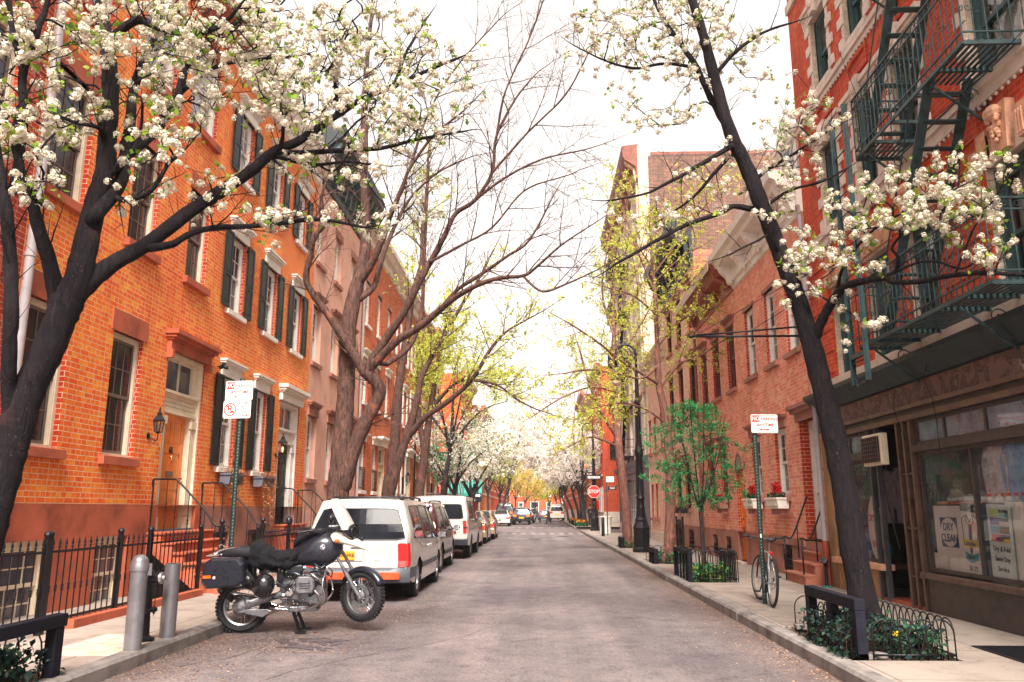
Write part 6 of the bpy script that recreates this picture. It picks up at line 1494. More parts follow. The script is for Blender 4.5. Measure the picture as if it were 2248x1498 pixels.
# ---- leaning pear in front of the dry cleaner
def pear_right():
 Y=9.4;t=Tree('pear_tree','slim dark pear tree leaning over the pavement before the dry cleaner',(3.62,9.4,.12))
 def L(pts,dys=None):q,r_=path_px(pts,Y,dys);t.limb(q,r_)
 q,r_=path_px([(1902,1345,62),(1880,1240,57),(1856,1090,54),(1832,960,50),(1803,840,45),(1778,745,42),(1745,640,39),(1703,530,36),(1668,440,34),(1640,370,32),(1603,290,28),(1572,185,24),(1545,80,21),(1520,0,18),(1490,-110,14),(1480,-220,10)],Y,[0]*8+[-.1,-.1,-.2,-.2,-.3,-.3,-.4,-.4])
 t.limb([Vector((3.72,9.4,.05)),Vector((3.70,9.4,.2))]+q,[.24,.20]+r_)
 L([(1784,755,25),(1810,692,21),(1840,645,19),(1866,626,17),(1900,617,15),(1942,610,13),(1962,620,11),(2020,618,11),(2095,604,11),(2170,600,10),(2248,603,9),(2330,600,8)],[0,-.2,-.4,-.6,-.8,-1,-1.1,-1.3,-1.6,-1.9,-2.1,-2.4])
 L([(1942,608,9),(1966,594,8),(1972,565,7),(1958,545,6),(1975,520,5)],[-1,-1.1,-1.2,-1.2,-1.3]);L([(1942,608,8),(2005,580,6),(2050,574,5),(2110,590,4),(2150,570,4)],[-1,-1.2,-1.4,-1.6,-1.7])
 L([(1840,645,9),(1850,590,7),(1900,520,6),(1960,480,5),(2020,450,4),(2090,420,4)],[-.4,-.6,-.9,-1.2,-1.5,-1.7]);L([(2095,604,6),(2115,560,5),(2140,500,4),(2180,440,4)],[-1.6,-1.7,-1.8,-2])
 L([(1650,460,15),(1610,453,12),(1580,468,11),(1505,495,9),(1442,528,8),(1385,561,7),(1349,582,5)],[0,-.1,-.2,-.3,-.4,-.5,-.5])
 L([(1608,320,14),(1586,333,11),(1520,372,9),(1460,405,7),(1415,426,5),(1340,440,4)],[-.2,-.3,-.4,-.5,-.6,-.6]);L([(1600,345,9),(1565,384,8),(1520,435,6),(1470,470,4)],[-.1,-.1,-.1,0])
 L([(1590,270,16),(1560,215,14),(1530,150,12),(1490,90,10),(1450,30,8),(1420,-40,6)],[-.2,0,.1,.2,.3,.4]);L([(1530,150,8),(1460,140,7),(1390,150,6),(1320,130,4),(1260,100,3)],[.1,.2,.3,.3,.4])
 L([(1565,170,10),(1620,110,8),(1680,70,6),(1740,50,4)],[-.2,-.3,-.3,-.4]);L([(1650,400,10),(1690,370,8),(1740,340,6),(1800,300,5),(1850,270,4)],[-.1,-.2,-.3,-.4,-.4]);L([(1675,460,9),(1730,420,7),(1800,400,5),(1860,370,4)],[0,.1,.2,.3]);L([(1720,570,8),(1690,520,6),(1660,530,5),(1600,560,4)],[0,-.2,-.3,-.3])
 regs=[(1420,60,170,90,9.6,.6,95),(1330,90,90,70,9.8,.4,30),(1560,90,120,110,9.3,.5,42),(1680,130,70,90,9.1,.4,16),(1460,200,120,70,9.5,.5,26),(1440,250,90,50,9.4,.4,16),(1560,400,90,60,9.2,.4,14),(1420,480,100,60,9.0,.4,18),(1640,330,70,60,9.2,.3,14),(1760,260,90,60,9.0,.4,34),(1740,350,80,50,9.1,.4,22),(1700,460,60,60,9.2,.3,10),(1790,560,60,90,9.2,.4,40),(1740,620,40,60,9.2,.3,14),(1900,450,90,60,8.2,.3,34),(2010,440,110,60,7.9,.3,52),(2100,470,110,70,7.6,.3,44),(2190,380,60,50,7.4,.3,14),(2100,370,60,30,7.6,.2,12),(1900,550,60,50,8.4,.3,18),(2180,560,70,30,7.4,.2,12),(1850,700,60,60,8.9,.2,8),(1925,710,20,14,8.2,.1,5),(1480,-90,250,90,9.3,.8,40)]
 T=cloud_px(regs,21);t.twigs(T,step=.12,wig=.34,tip=.003,rk=.42,seed=3,rmax=.018).spray(None,per_m=3.5,L0=.55,ang=48,levels=2,seed=6,up=.3,r0=.009,tip=.0032,start=.35,sub=7,shrink=.5,step=.06).finish('bark_pear','bark_pear',14)
 r=random.Random(19);ex=near([p for p in T if r.random()<.75],r,.055)
 scatter('blossoms',rel(T+ex,t.base),BT,['petals','pistil'],t.root,5,.5,1.0,.8)
 scatter('leaves',rel(near([p for p in T+ex if r.random()<.45],r,.04),t.base),LT_,['leaf_fresh'],t.root,6,.7,1.2)
pear_right()
# ---- bare maples on the left pavement
def bare_tree(name,label,base,limbs,Y,regs,bark_,seed,tip=.0035,spray=None,leaves=None,step=.3,cat='tree',rk=.45,wig=.3,nleaf=.0,extra=(),twigm=None,rmax=.05,lsize=.07,ln=6):
 t=Tree(name,label,base,cat);first=True
 for pts,dys in limbs:
  q,r_=path_px(pts,Y,dys);r_=[x*.74 for x in r_]
  if first:b=Vector(base);t.limb([b+Vector((0,0,-.05)),b+Vector((0,0,.25))]+q,[r_[0]*1.3,r_[0]*1.08]+r_);first=False
  else:t.limb(q,r_)
 t.spray(None,seed=seed,**(spray or{}));t.finish(bark_,twigm or bark_,12)
 if leaves:
  r=random.Random(seed);pts=[]
  A=t.nodes_
  for p in A:
   for _ in range(int(nleaf)+(1 if r.random()<nleaf%1 else 0)):pts.append(Vector(p)+Vector((r.gauss(0,.05),r.gauss(0,.05),r.gauss(0,.05))))
  tm=[leaf_template(k+40,ln,lsize,lsize*.9)for k in range(3)];scatter('foliage',rel(pts,t.base),tm,[leaves],t.root,seed,.7,1.3)
 return t
bare_tree('maple_tree','thick two-stemmed maple behind the white minivan with bare crooked limbs',(-4.85,19.3,.12),[([(742,1085,66),(748,1000,60),(757,900,54),(762,800,50),(765,720,46),(780,640,42),(800,560,34),(803,480,28),(800,400,26),(800,320,24),(800,240,20),(805,140,14),(815,40,10)],[0,0,0,0,0,.1,.2,.3,.3,.3,.4,.4,.5]),([(748,1075,60),(775,990,46),(805,920,42),(832,868,38),(826,840,36),(800,815,36)],[0,-.1,-.2,-.3,-.4,-.4]),([(800,818,30),(765,760,26),(720,690,23),(690,650,21),(672,612,20),(682,560,17),(690,520,16),(712,490,14),(705,440,10),(720,390,7)],[-.4,-.5,-.6,-.7,-.8,-.9,-1,-1,-1.1,-1.1]),([(803,815,30),(850,740,25),(890,680,22),(925,610,21),(945,575,18),(975,520,16),(1000,470,14),(1042,440,12),(1080,380,10),(1090,300,8),(1130,220,6),(1170,170,4)],[-.4,-.6,-.8,-1,-1,-1.2,-1.3,-1.5,-1.6,-1.8,-2,-2]),([(806,816,28),(870,750,24),(910,725,22),(955,690,20),(990,660,18),(1040,630,15),(1090,612,13),(1150,605,10),(1180,585,8),(1230,540,6),(1290,500,4)],[-.4,-.8,-1,-1.2,-1.5,-1.8,-2,-2.3,-2.5,-2.8,-3]),([(1150,608,8),(1190,640,7),(1240,625,6),(1300,598,4),(1350,570,3)],[-2.3,-2.4,-2.6,-2.8,-3]),([(960,690,14),(1000,640,12),(1060,600,11),(1110,565,9),(1160,530,7),(1200,460,5)],[-1.2,-1.3,-1.5,-1.6,-1.8,-1.9]),([(790,620,26),(820,570,22),(845,510,18),(858,470,16),(880,420,13),(900,370,10),(950,300,8),(1010,250,5)],[.1,-.1,-.3,-.4,-.5,-.6,-.8,-1]),([(785,660,22),(820,630,18),(832,590,16),(845,550,14),(870,490,11),(905,430,8),(960,380,6),(1020,350,4)],[.1,.3,.4,.5,.6,.7,.8,1]),([(1042,440,9),(1110,390,7),(1190,350,5),(1280,330,4)],[-1.5,-1.7,-1.9,-2.1]),([(1090,300,8),(1110,200,6),(1160,90,5),(1200,-20,4)],[-1.8,-1.9,-2,-2.1]),([(1080,380,8),(1160,290,6),(1240,210,5),(1290,120,4)],[-1.6,-1.8,-2,-2.2]),([(945,575,10),(1010,540,8),(1080,500,6),(1150,420,5),(1230,390,4)],[-1.2,-1.3,-1.4,-1.5,-1.6]),([(900,370,9),(940,250,7),(1000,150,5),(1080,60,4)],[-.6,-.7,-.8,-.9]),([(850,800,15),(900,760,14),(925,690,12),(930,600,10),(935,500,8),(940,400,6)],[.2,.4,.5,.6,.7,.8])],19.3,[(1000,420,190,190,18,1.3,200),(1180,330,130,200,17.3,1,220),(1150,130,130,150,17.3,1,150),(900,560,120,120,18.8,1,80),(760,560,110,120,18.9,.7,60),(1120,560,140,70,17.4,.8,90),(1260,480,70,110,16.6,.6,60),(1000,740,100,70,18,.8,40),(960,100,140,120,18.5,1,70),(700,420,60,70,18.4,.6,20)],'bark_brown',31,spray=dict(per_m=2.6,L0=2.0,levels=3,r0=.020,tip=.0050,start=.36,sub=3.8,shrink=.52,step=.2,ang=42,up=.03),twigm='bark_brown')
bare_tree('maple_tree','slender twin-trunked tree leaning right beyond the white minivan',(-4.85,26.8,.12),[([(852,1085,40),(862,1020,34),(868,950,30),(872,880,27),(882,800,24),(893,740,22),(905,650,18),(925,580,14),(928,500,12),(936,440,9),(940,340,6)],None),([(856,1080,36),(875,1010,28),(894,955,26),(915,880,20),(925,830,17),(950,780,15),(985,720,12),(1020,660,9),(1060,600,6)],None),([(900,955,20),(935,915,18),(985,880,16),(1035,835,13),(1075,770,10),(1110,730,7),(1160,700,5)],[0,-.3,-.6,-.9,-1.2,-1.4,-1.6]),([(1035,835,8),(1090,845,7),(1140,880,5),(1180,900,4)],[-.9,-1.2,-1.4,-1.5])],26.8,[(1000,760,130,110,26,2,60),(1080,820,110,90,25.5,1.5,50),(960,640,110,110,26.5,1.5,40),(1000,900,90,60,26,1.2,34),(1130,760,70,90,25.5,1,25)],'bark_brown',33,spray=dict(per_m=2.4,L0=2.3,levels=3,r0=.022,tip=.006,start=.4,sub=3,step=.25),leaves='leaf_lime',nleaf=.95,lsize=.06,ln=5)
bare_tree('street_tree','dark trunked tree with lime spring leaves, third street tree on the left pavement',(-4.85,33,.12),[([(920,1085,30),(928,1030,26),(934,980,25),(945,900,18),(955,840,15),(968,760,11),(985,690,8)],None),([(932,985,20),(922,930,15),(918,860,12),(925,790,9)],None),([(945,900,12),(990,850,10),(1030,830,8),(1080,850,6)],[0,-.5,-1,-1.5])],33,[(960,850,80,110,32.5,2,60),(1040,900,90,90,31.5,2,70),(1110,880,80,70,31,1.5,45),(970,730,60,60,33,1.5,30),(985,960,60,50,32,1.5,34),(1090,960,70,40,31,1.5,26)],'bark_brown',35,spray=dict(per_m=2.4,L0=2.4,levels=3,r0=.024,tip=.007,start=.35,sub=3,step=.28),leaves='leaf_lime',nleaf=1.7,lsize=.075,ln=5)
# ---- lime leaved trees on the right pavement
gk=dict(leaves='leaf_lime')
bare_tree('ginkgo_tree','lime leaved street tree with slim leaning trunk between the lamp post and the green sapling',(3.62,23.3,.12),[([(1468,1225,32),(1472,1100,30),(1468,980,27),(1456,890,22),(1446,840,19),(1442,740,14),(1438,640,10),(1430,560,7),(1425,480,4)],None),([(1448,845,10),(1405,818,9),(1360,790,8),(1310,750,6),(1250,710,5)],[0,-.4,-.8,-1.2,-1.6]),([(1450,850,9),(1490,800,7),(1530,785,6),(1570,760,4)],[0,.1,.2,.2]),([(1446,800,8),(1410,830,7),(1350,820,6),(1290,812,5),(1240,820,4)],[0,-.4,-.9,-1.4,-1.8]),([(1462,930,8),(1420,900,6),(1370,885,5),(1330,890,4)],[0,-.3,-.5,-.8]),([(1440,700,7),(1480,650,5),(1530,620,4),(1560,590,3)],None),([(1440,690,7),(1390,650,5),(1330,630,4)],[0,-.4,-.8]),([(1436,640,6),(1395,540,5),(1365,450,4),(1350,400,3)],[0,.2,.4,.5]),([(1438,600,6),(1495,520,5),(1550,450,4),(1580,420,3)],[0,.2,.3,.4]),([(1445,760,6),(1500,700,5),(1560,680,4)],None),([(1432,590,5),(1400,540,4),(1370,500,3)],None),([(1436,620,5),(1490,570,4),(1540,540,3)],None)],23.3,[(1400,780,110,60,22.5,1.2,46),(1300,760,100,70,21.8,1,34),(1420,650,110,80,23,1.4,56),(1500,620,90,90,23.4,1.2,50),(1430,520,90,60,23.2,1.2,34),(1540,740,50,60,23.5,.8,14),(1340,640,70,60,22.6,1,26),(1350,880,70,40,22.6,.8,12),(1560,560,40,60,23.4,.6,14)],'bark_plane',41,spray=dict(per_m=3,L0=1.7,levels=3,r0=.014,tip=.0045,start=.3,sub=2.8,step=.17,up=.05,ang=50),nleaf=1.05,lsize=.05,ln=6,**gk)
bare_tree('ginkgo_tree','pinkish trunked street tree with lime leaves behind the tall lamp post',(3.55,32.2,.12),[([(1379,1195,30),(1374,1120,28),(1366,1050,26),(1358,980,24),(1352,900,20),(1350,820,15),(1348,740,11),(1346,650,7),(1350,560,4)],None),([(1356,960,15),(1335,930,12),(1312,890,9),(1290,830,7),(1270,760,5)],[0,-.2,-.5,-.8,-1]),([(1350,860,8),(1300,850,6),(1240,870,5),(1190,900,4)],[0,-.6,-1.2,-1.8]),([(1350,800,8),(1390,740,6),(1420,690,4)],None),([(1348,740,8),(1322,640,6),(1335,540,4),(1350,470,3)],None),([(1348,700,7),(1395,600,5),(1420,540,4)],None),([(1352,900,7),(1400,850,5),(1430,800,4)],None),([(1356,980,7),(1300,960,5),(1260,975,4)],[0,-.5,-1])],32.2,[(1310,860,90,50,31,1.6,60),(1250,850,70,70,30.5,1.2,40),(1330,740,80,70,32,1.6,60),(1380,870,60,60,32.4,1,30),(1350,620,50,60,32.4,1,24),(1215,800,40,60,30.5,1,18),(1300,940,50,30,31.5,1,14)],'bark_plane',43,spray=dict(per_m=3,L0=2.0,levels=3,r0=.016,tip=.006,start=.3,sub=2.4,step=.2,up=.05,ang=50),nleaf=1.05,lsize=.06,ln=6,**gk)
# ---- green sapling
def sapling():
 t=Tree('young_tree','young green leafed tree with many thin upright stems inside the iron hoop guard',(3.46,17.6,.12));b=Vector((3.46,17.6,.12))
 t.limb([b,b+Vector((0,0,.6)),b+Vector((-.01,0,1.25)),b+Vector((-.03,0,1.5))],[.05,.045,.042,.035])
 r=random.Random(4)
 for k in range(9):
  a=k*2.4;s_=.22+.2*(k%3)/2;H=2.1+.5*((k*7)%5)/4
  t.limb([b+Vector((-.02,0,1.32+.03*k)),b+Vector((s_*.5*math.cos(a),s_*.5*math.sin(a),1.9)),b+Vector((s_*1.1*math.cos(a),s_*1.1*math.sin(a),1.4+H*.6)),b+Vector((s_*1.5*math.cos(a),s_*1.5*math.sin(a),1.35+H))],[.018,.013,.009,.004])
 T=[]
 for k in range(300):
  z=r.uniform(.0,1)**.8;rad=.30+.62*math.sin(math.pi*min(1,z*.8+.12));a=r.uniform(0,6.28);q=rad*math.sqrt(r.random());T.append(b+Vector((q*math.cos(a)-.1,q*math.sin(a),1.45+2.3*z)))
 for k in range(22):T.append(b+Vector((r.uniform(-1.3,-.7),r.uniform(-.4,.4),r.uniform(1.9,3.3))));T.append(b+Vector((r.uniform(.6,1.15),r.uniform(-.4,.4),r.uniform(1.6,2.9))))
 t.twigs(T,step=.14,wig=.3,tip=.0022,seed=8,rmax=.01).finish('bark_far','bark_brown',8)
 pts=[Vector(p)+Vector((r.gauss(0,.03),r.gauss(0,.03),r.gauss(0,.03)))for p in t.tw[t.nl:]for _ in range(2)]
 scatter('foliage',rel(pts,t.base),[leaf_template(60+k,7,.042,.06,.42)for k in range(3)],['leaf_green'],t.root,7,.7,1.3,.5)
sapling()
# ---- more distant trees, each with its own trunk, limbs and crown
def far_tree(name,label,x,y,H,R_,crownz,leafm,n,seed,bark_='bark_far',lean=(0,0),size=.12,blossom=False,stems=1,trunk=.16,dens_=1.0,ratio=1.0):
 t=Tree(name,label,(x,y,.1),'tree');b=Vector((x,y,.1));r=random.Random(seed)
 for k in range(stems):
  a=r.uniform(0,6.28);o=Vector((.25*k*math.cos(a),.4*k,0))if k else Vector((0,0,0));lx,ly=lean[0]*(1-.6*k),lean[1]
  t.limb([b+o,b+o+Vector((lx*.2,ly*.2,crownz*.5)),b+o+Vector((lx*.55,ly*.5,crownz)),b+o+Vector((lx*.9+r.uniform(-.3,.3),ly,(crownz+H)*.55)),b+o+Vector((lx,ly,H*.9))],[trunk,trunk*.8,trunk*.62,trunk*.35,.02],attach=False if k else None)
 for k in range(6):
  a=k*1.05+r.uniform(-.3,.3);z0=crownz*r.uniform(.8,1.15);q=R_*r.uniform(.55,.85)
  c=b+Vector((lean[0]*.5,lean[1]*.5,z0));t.limb([c,c+Vector((q*.5*math.cos(a),q*.5*math.sin(a),(H-z0)*.3)),c+Vector((q*math.cos(a),q*math.sin(a),(H-z0)*.55*r.uniform(.5,1.1)))],[trunk*.4,trunk*.25,.015])
 T=[]
 for k in range(n):
  while True:
   q=Vector((r.uniform(-1,1),r.uniform(-1,1),r.uniform(-1,1)))
   if .25<q.length<1:break
  q=q*(.7+.3*r.random());zz=(crownz+H)/2+.2+q.z*(H-crownz)/2*1.02;T.append(b+Vector((lean[0]*.8+q.x*R_,lean[1]*.8+q.y*R_*ratio,zz)))
 t.twigs(T,step=.4,wig=.35,tip=.008,seed=seed,rmax=.05,sides=4).finish(bark_,None,9)
 A=[Vector(p)for p in t.tw[t.nl:]];pts=[]
 for p in A:
  for _ in range(6 if blossom else 4):
   if r.random()<dens_:pts.append(p+Vector((r.gauss(0,.2),r.gauss(0,.2),r.gauss(0,.17))))
 if blossom:
  scatter('blossoms',rel(pts,t.base),[leaf_template(80+k,8,size*.62,size*1.2,.5)for k in range(3)],['petals_far'],t.root,seed,.6,1.3)
  scatter('leaves',rel([p for p in pts if r.random()<(.7 if y<60 else .16)],t.base),[leaf_template(90+k,4,size*.8,size,.4)for k in range(2)],[leafm],t.root,seed+1,.6,1.2)
 else:scatter('foliage',rel(pts,t.base),[leaf_template(80+k,6,size*.62,size*1.3,.42)for k in range(3)],leafm if isinstance(leafm,list)else[leafm],t.root,seed,.6,1.3)
 return t
ft=far_tree
ft('pear_tree','pear with white blossom and green leaves arching over the parked gold cars',-4.7,41,6.6,2.8,2.4,'leaf_green',120,51,lean=(.9,0),size=.10,blossom=True,dens_=.55)
ft('pear_tree','dark leaning pear with mixed white blossom before the scaffold corner',-4.7,50,6.8,3.1,2.4,'leaf_fresh',140,52,lean=(1.3,0),size=.11,blossom=True,dens_=.8,trunk=.2)
ft('street_tree','dense dark green bushy tree beside the scaffold poles',-5.2,45.5,5.6,1.5,2.6,'leaf_green',90,53,size=.11,dens_=1)
ft('street_tree','tall lime green tree above the parked sedans on the left',-4.8,39,10.0,3.4,4.6,'leaf_lime',130,54,size=.10,lean=(1,0),dens_=.8)
ft('street_tree','fresh green tree past the crossing on the left pavement',-4.6,74,9.5,3.0,3.0,'leaf_fresh',120,55,size=.14,dens_=.9)
ft('street_tree','yellow green tree midway along the far left block',-4.4,92,10,3.4,3,'leaf_lime',120,56,size=.16)
ft('street_tree','golden green tree further along the far left block',-4.2,112,10,3.6,3,'leaf_gold',110,57,size=.18)
ft('street_tree','gold tinted tree at the far end of the left pavement',-4,140,11,4,3,'leaf_gold',110,58,size=.22)
ft('pear_tree','white blossoming pear with three dark stems, nearest past the right corner',3.9,70.5,9.5,3.6,3.2,'leaf_fresh',190,61,size=.14,blossom=True,stems=3,lean=(-.9,0))
ft('pear_tree','white blossoming pear second past the right corner',3.9,78,10,3.8,3.2,'leaf_fresh',190,62,size=.15,blossom=True,stems=2,lean=(-1.3,0))
ft('pear_tree','white blossoming pear third past the right corner, reaching over the road',3.8,87,11,4.4,3.4,'leaf_fresh',200,63,size=.17,blossom=True,lean=(-2,0))
ft('pear_tree','pale pink-white pear deep in the far right block',3.6,100,11,4.4,3.2,'leaf_fresh',170,64,size=.19,blossom=True,lean=(-1.4,0))
ft('pear_tree','pale blossom tree arching over the road from the far left',-3.9,84,12.5,4.2,5,'leaf_fresh',150,68,size=.18,blossom=True,lean=(2,0))
ft('street_tree','golden tree in the far right block beyond the blossom',3.6,118,10.5,4,3,'leaf_gold',120,65,size=.2,lean=(-1,0))
ft('street_tree','lime tree at the far end of the right pavement',3.6,145,11,4.4,3,'leaf_lime',110,66,size=.24,lean=(-1,0))
ft('street_tree','yellow tree leaning over the road near the far junction, left side',-3.4,160,9.5,4.6,2.6,'leaf_gold',110,71,size=.26,lean=(1.4,0))
ft('street_tree','lime tree leaning over the road near the far junction, right side',3.0,170,9.5,4.8,2.6,'leaf_lime',110,72,size=.28,lean=(-1.6,0))
ft('street_tree','green tree standing before the house that closes the street',-1,192,9,6,2.6,'leaf_gold',130,67,size=.34,bark_='bark_far')
# ================================================================ VEHICLES
plain('tyre',(.012,.012,.015),.75,var=.2,scale=20);plain('alloy',(.5,.5,.52),.28,metal=.85,var=.06);plain('chrome',(.7,.7,.72),.12,metal=1,var=.03)
plain('black_plastic',(.014,.014,.02),.5,var=.15,scale=9);plain('grey_plastic',(.075,.08,.10),.45,var=.15,scale=5);plain('under',(.006,.006,.008),.9,var=0)
def paint(name,col,rough=.22,metal=0):return plain(name,col,rough,metal=metal,var=.035,scale=1.6,coat=.7)
paint('paint_white',(.45,.42,.39));paint('paint_maroon',(.05,.012,.014),metal=.3);paint('paint_red',(.42,.022,.012));paint('paint_gold',(.36,.23,.12),metal=.35);paint('paint_black',(.01,.01,.014));paint('paint_silver',(.55,.53,.52),metal=.3);paint('paint_grey',(.08,.08,.09),metal=.3)
plain('plate_orange',(.80,.33,.02),.5,var=.04);plain('bar_orange',(.72,.08,.02),.5,var=.25,scale=6)
def wheel(par,x,y,r,w_,side,rimmat='alloy',spokes=7,name='wheel'):
 """road wheel, axle along x; side +1 faces +x"""
 M=Matrix.Rotation(R(90*side),3,'Y');m=MB();hw=w_/2;ri=r*.66
 m.lathe([(ri,-hw*.9),(ri+.02,-hw),(r*.93,-hw),(r,-hw*.72),(r,hw*.72),(r*.93,hw),(ri+.02,hw),(ri,hw*.9)],32,(x,y,r),M,cap=False)
 t=m.build(name,'tyre',par,smooth=True,sharp=38)
 m=MB();m.lathe([(ri+.004,-hw*.9),(ri+.004,hw*.86),(ri-.012,hw*.9),(ri-.03,hw*.7),(ri-.035,0)],32,(x,y,r),M,cap=False)
 for k in range(spokes):
  a=6.283*k/spokes;c,s=math.cos(a),math.sin(a);c2,s2=math.cos(a+.13),math.sin(a+.13);c1,s1=math.cos(a-.13),math.sin(a-.13)
  pts=[Vector((ri*.97*c1,ri*.97*s1,hw*.55)),Vector((ri*.97*c2,ri*.97*s2,hw*.55)),Vector((.05*c+.03*-s,.05*s+.03*c,hw*.72)),Vector((.05*c+.03*s,.05*s-.03*c,hw*.72))]
  o=Vector((x,y,r));vs=[o+M@p for p in pts]+[o+M@(p-Vector((0,0,.03)))for p in pts];m.add(vs,[(0,1,2,3),(7,6,5,4),(0,4,5,1),(1,5,6,2),(2,6,7,3),(3,7,4,0)])
 m.lathe([(.0,hw*.8),(.05,hw*.78),(.075,hw*.6),(.075,hw*.3)],16,(x,y,r),M);m.build('rim',rimmat,t,smooth=True,sharp=30)
 m=MB();m.lathe([(ri-.03,hw*.1),(0,hw*.1)],20,(x,y,r),M);m.build('brake_disc','under',t)
 return t
class Car:
 """body swept from a table of stations (distance from the tail, along local y); local x across, kerb side negative"""
 def __init__(s,name,label,cat,loc,rz,L,W,tab,wheels,r,mats,rear,levels=(6,6)):
  s.root=empty(name,loc,rz,label,cat);s.L,s.W=L,W;s.tab=tab;s.wh=wheels;s.r=r;s.rear=rear;s.lv=levels;s.mats=mats
  st=set([0,L]);st|={round(L*i/46,3)for i in range(47)}
  for wy in wheels:
   for k in range(-9,10):st.add(round(wy+k/9*(r*1.17),3))
  st|={k[0]for k in tab};s.st=sorted(x for x in st if 0<=x<=L);s.body()
 def g(s,y,c):return float(np.interp(y,[k[0]for k in s.tab],[k[c]for k in s.tab]))
 def lo(s,y):
  z=s.g(y,1);a=s.r*1.17
  for wy in s.wh:
   d=abs(y-wy)
   if d<a:z=max(z,s.r*.98+math.sqrt(max(0,a*a-d*d)))
  return z
 def side(s,y,lev,sg=1,off=0,lvl01=None):
  """lev 0..1 lower body, 1..2 greenhouse"""
  zb,zt,hb,ht=s.g(y,2),s.g(y,3),s.g(y,4),s.g(y,5);z0=s.lo(y)
  if lev<=1:
   z=z0+(zb-z0)*lev;f=(z-s.g(y,1))/max(.01,zb-s.g(y,1));x=hb*(.955+.045*math.sin(math.pi*min(1,.15+f*.75)))
  else:f=lev-1;z=zb+(zt-zb)*f;x=hb+(ht-hb)*(f**1.25)
  return Vector((sg*(x+off),y+s.dy(y,z),z))
 def dy(s,y,z):
  if y>.35:return 0
  k=1-y/.35;return k*float(np.interp(z,[p[0]for p in s.rear],[p[1]for p in s.rear]))
 def body(s):
  n1,n2=s.lv;levs=[i/n1 for i in range(n1+1)]+[1+i/n2 for i in range(1,n2+1)];m=MB();nl=len(levs);ns=len(s.st);idx={}
  V=[];across=8
  for y in s.st:
   rowp=[s.side(y,l,1)for l in levs];zt=s.g(y,3);ht=s.g(y,5);crown=.05 if zt>1.2 else .03
   top=[Vector((ht*math.cos(math.pi*k/across),y+s.dy(y,zt),zt+crown*math.sin(math.pi*k/across)))for k in range(1,across)]
   V.append(rowp+top+[Vector((-p.x,p.y,p.z))for p in reversed(rowp)])
  n=len(V[0]);vs=[p for r_ in V for p in r_];fs=[]
  for i in range(ns-1):
   for j in range(n-1):fs.append((i*n+j,i*n+j+1,(i+1)*n+j+1,(i+1)*n+j))
  m.add(vs,fs)
  K=12
  def rearp(l,k):a=s.side(0,l,1);f=1-2*k/K;b=.055*(1-f*f);return Vector((a.x*f,a.y-b,a.z))
  for i in range(nl-1):
   for k in range(K):m.quad(rearp(levs[i],k),rearp(levs[i],k+1),rearp(levs[i+1],k+1),rearp(levs[i+1],k))
  zt=s.g(0,3);ht=s.g(0,5)
  for k in range(K):
   f0,f1=1-2*k/K,1-2*(k+1)/K;p=lambda f,c:Vector((ht*f,s.dy(0,zt)-(.055*(1-f*f)if c else 0),zt+(0 if c else .05*math.sqrt(max(0,1-f*f)))))
   m.quad(p(f0,1),p(f1,1),p(f1,0),p(f0,0))
  e=[s.side(s.L,l,1)for l in levs];e2=[Vector((-p.x,p.y,p.z))for p in e];m.poly(e+list(reversed(e2)))
  m.build('body',s.mats[0],s.root,smooth=True,sharp=32,weld=True)
  m=MB();zf=min(k[1]for k in s.tab)+.03;m.box(-s.W/2*.80,s.W/2*.80,.25,s.L-.2,zf,zf+.42);
  m.build('underbody','under',s.root)
 def glass(s,y0,y1,t0=.08,t1=.9,sg=1,slant=(0,0),name='window',mat='car_glass',par=None,off=.006,frame=True):
  m=MB();A,B=8,5;pts=[];rc=.12
  for i in range(A+1):
   col=[]
   for j in range(B+1):
    t=j/B;f=i/A;e=.05*(1 if 0<i<A else 0)
    yy=(y0+slant[0]*t)*(1-f)+(y1+slant[1]*t)*f;tt=t0+(t1-t0)*t
    if i in(0,A):tt=t0+(t1-t0)*(rc*.5+(1-rc)*t)
    col.append(s.side(yy,1+tt,sg,off))
   pts.append(col)
  for i in range(A):
   for j in range(B):m.quad(pts[i][j],pts[i+1][j],pts[i+1][j+1],pts[i][j+1])
  m.open=True;o=m.build(name,mat,par or s.root,smooth=True)
  if frame:
   ring=[pts[i][0]for i in range(A+1)]+[pts[A][j]for j in range(1,B+1)]+[pts[i][B]for i in range(A-1,-1,-1)]+[pts[0][j]for j in range(B-1,0,-1)]
   m=MB();m.tube(ring,.011,5,closed=True);m.build('seal','black_plastic',o)
  return o
 def rearpt(s,fx,z,off=.0):
  zb=s.g(0,2);z0=s.lo(0);lev=(z-z0)/(zb-z0)if z<=zb else 1+(z-zb)/(s.g(0,3)-zb)
  a=s.side(0,lev,1);return Vector((a.x*fx,a.y-.055*(1-fx*fx)-off,a.z))
 def rearpatch(s,name,f0,f1,z0,z1,mat,off=.008,n=8,top=1.0,par=None,seal=True,thick=0):
  m=MB();pts=[[s.rearpt((f0+(f1-f0)*i/n)*(1+(top-1)*j/4)*1.0,(z0+(z1-z0)*j/4)+(.5*(z1-z0)*.10*(1 if(i in(0,n)and j==0)else(-1 if(i in(0,n)and j==4)else 0))),off)for j in range(5)]for i in range(n+1)]
  for i in range(n):
   for j in range(4):m.quad(pts[i][j],pts[i+1][j],pts[i+1][j+1],pts[i][j+1])
  if thick:
   ring=[pts[i][0]for i in range(n+1)]+[pts[n][j]for j in range(1,5)]+[pts[i][4]for i in range(n-1,-1,-1)]+[pts[0][j]for j in range(3,0,-1)]
   for a,b in zip(ring,ring[1:]+ring[:1]):m.quad(a,b,b+Vector((0,thick,0)),a+Vector((0,thick,0)))
  m.open=True;o=m.build(name,mat,par or s.root,smooth=True,sharp=50)
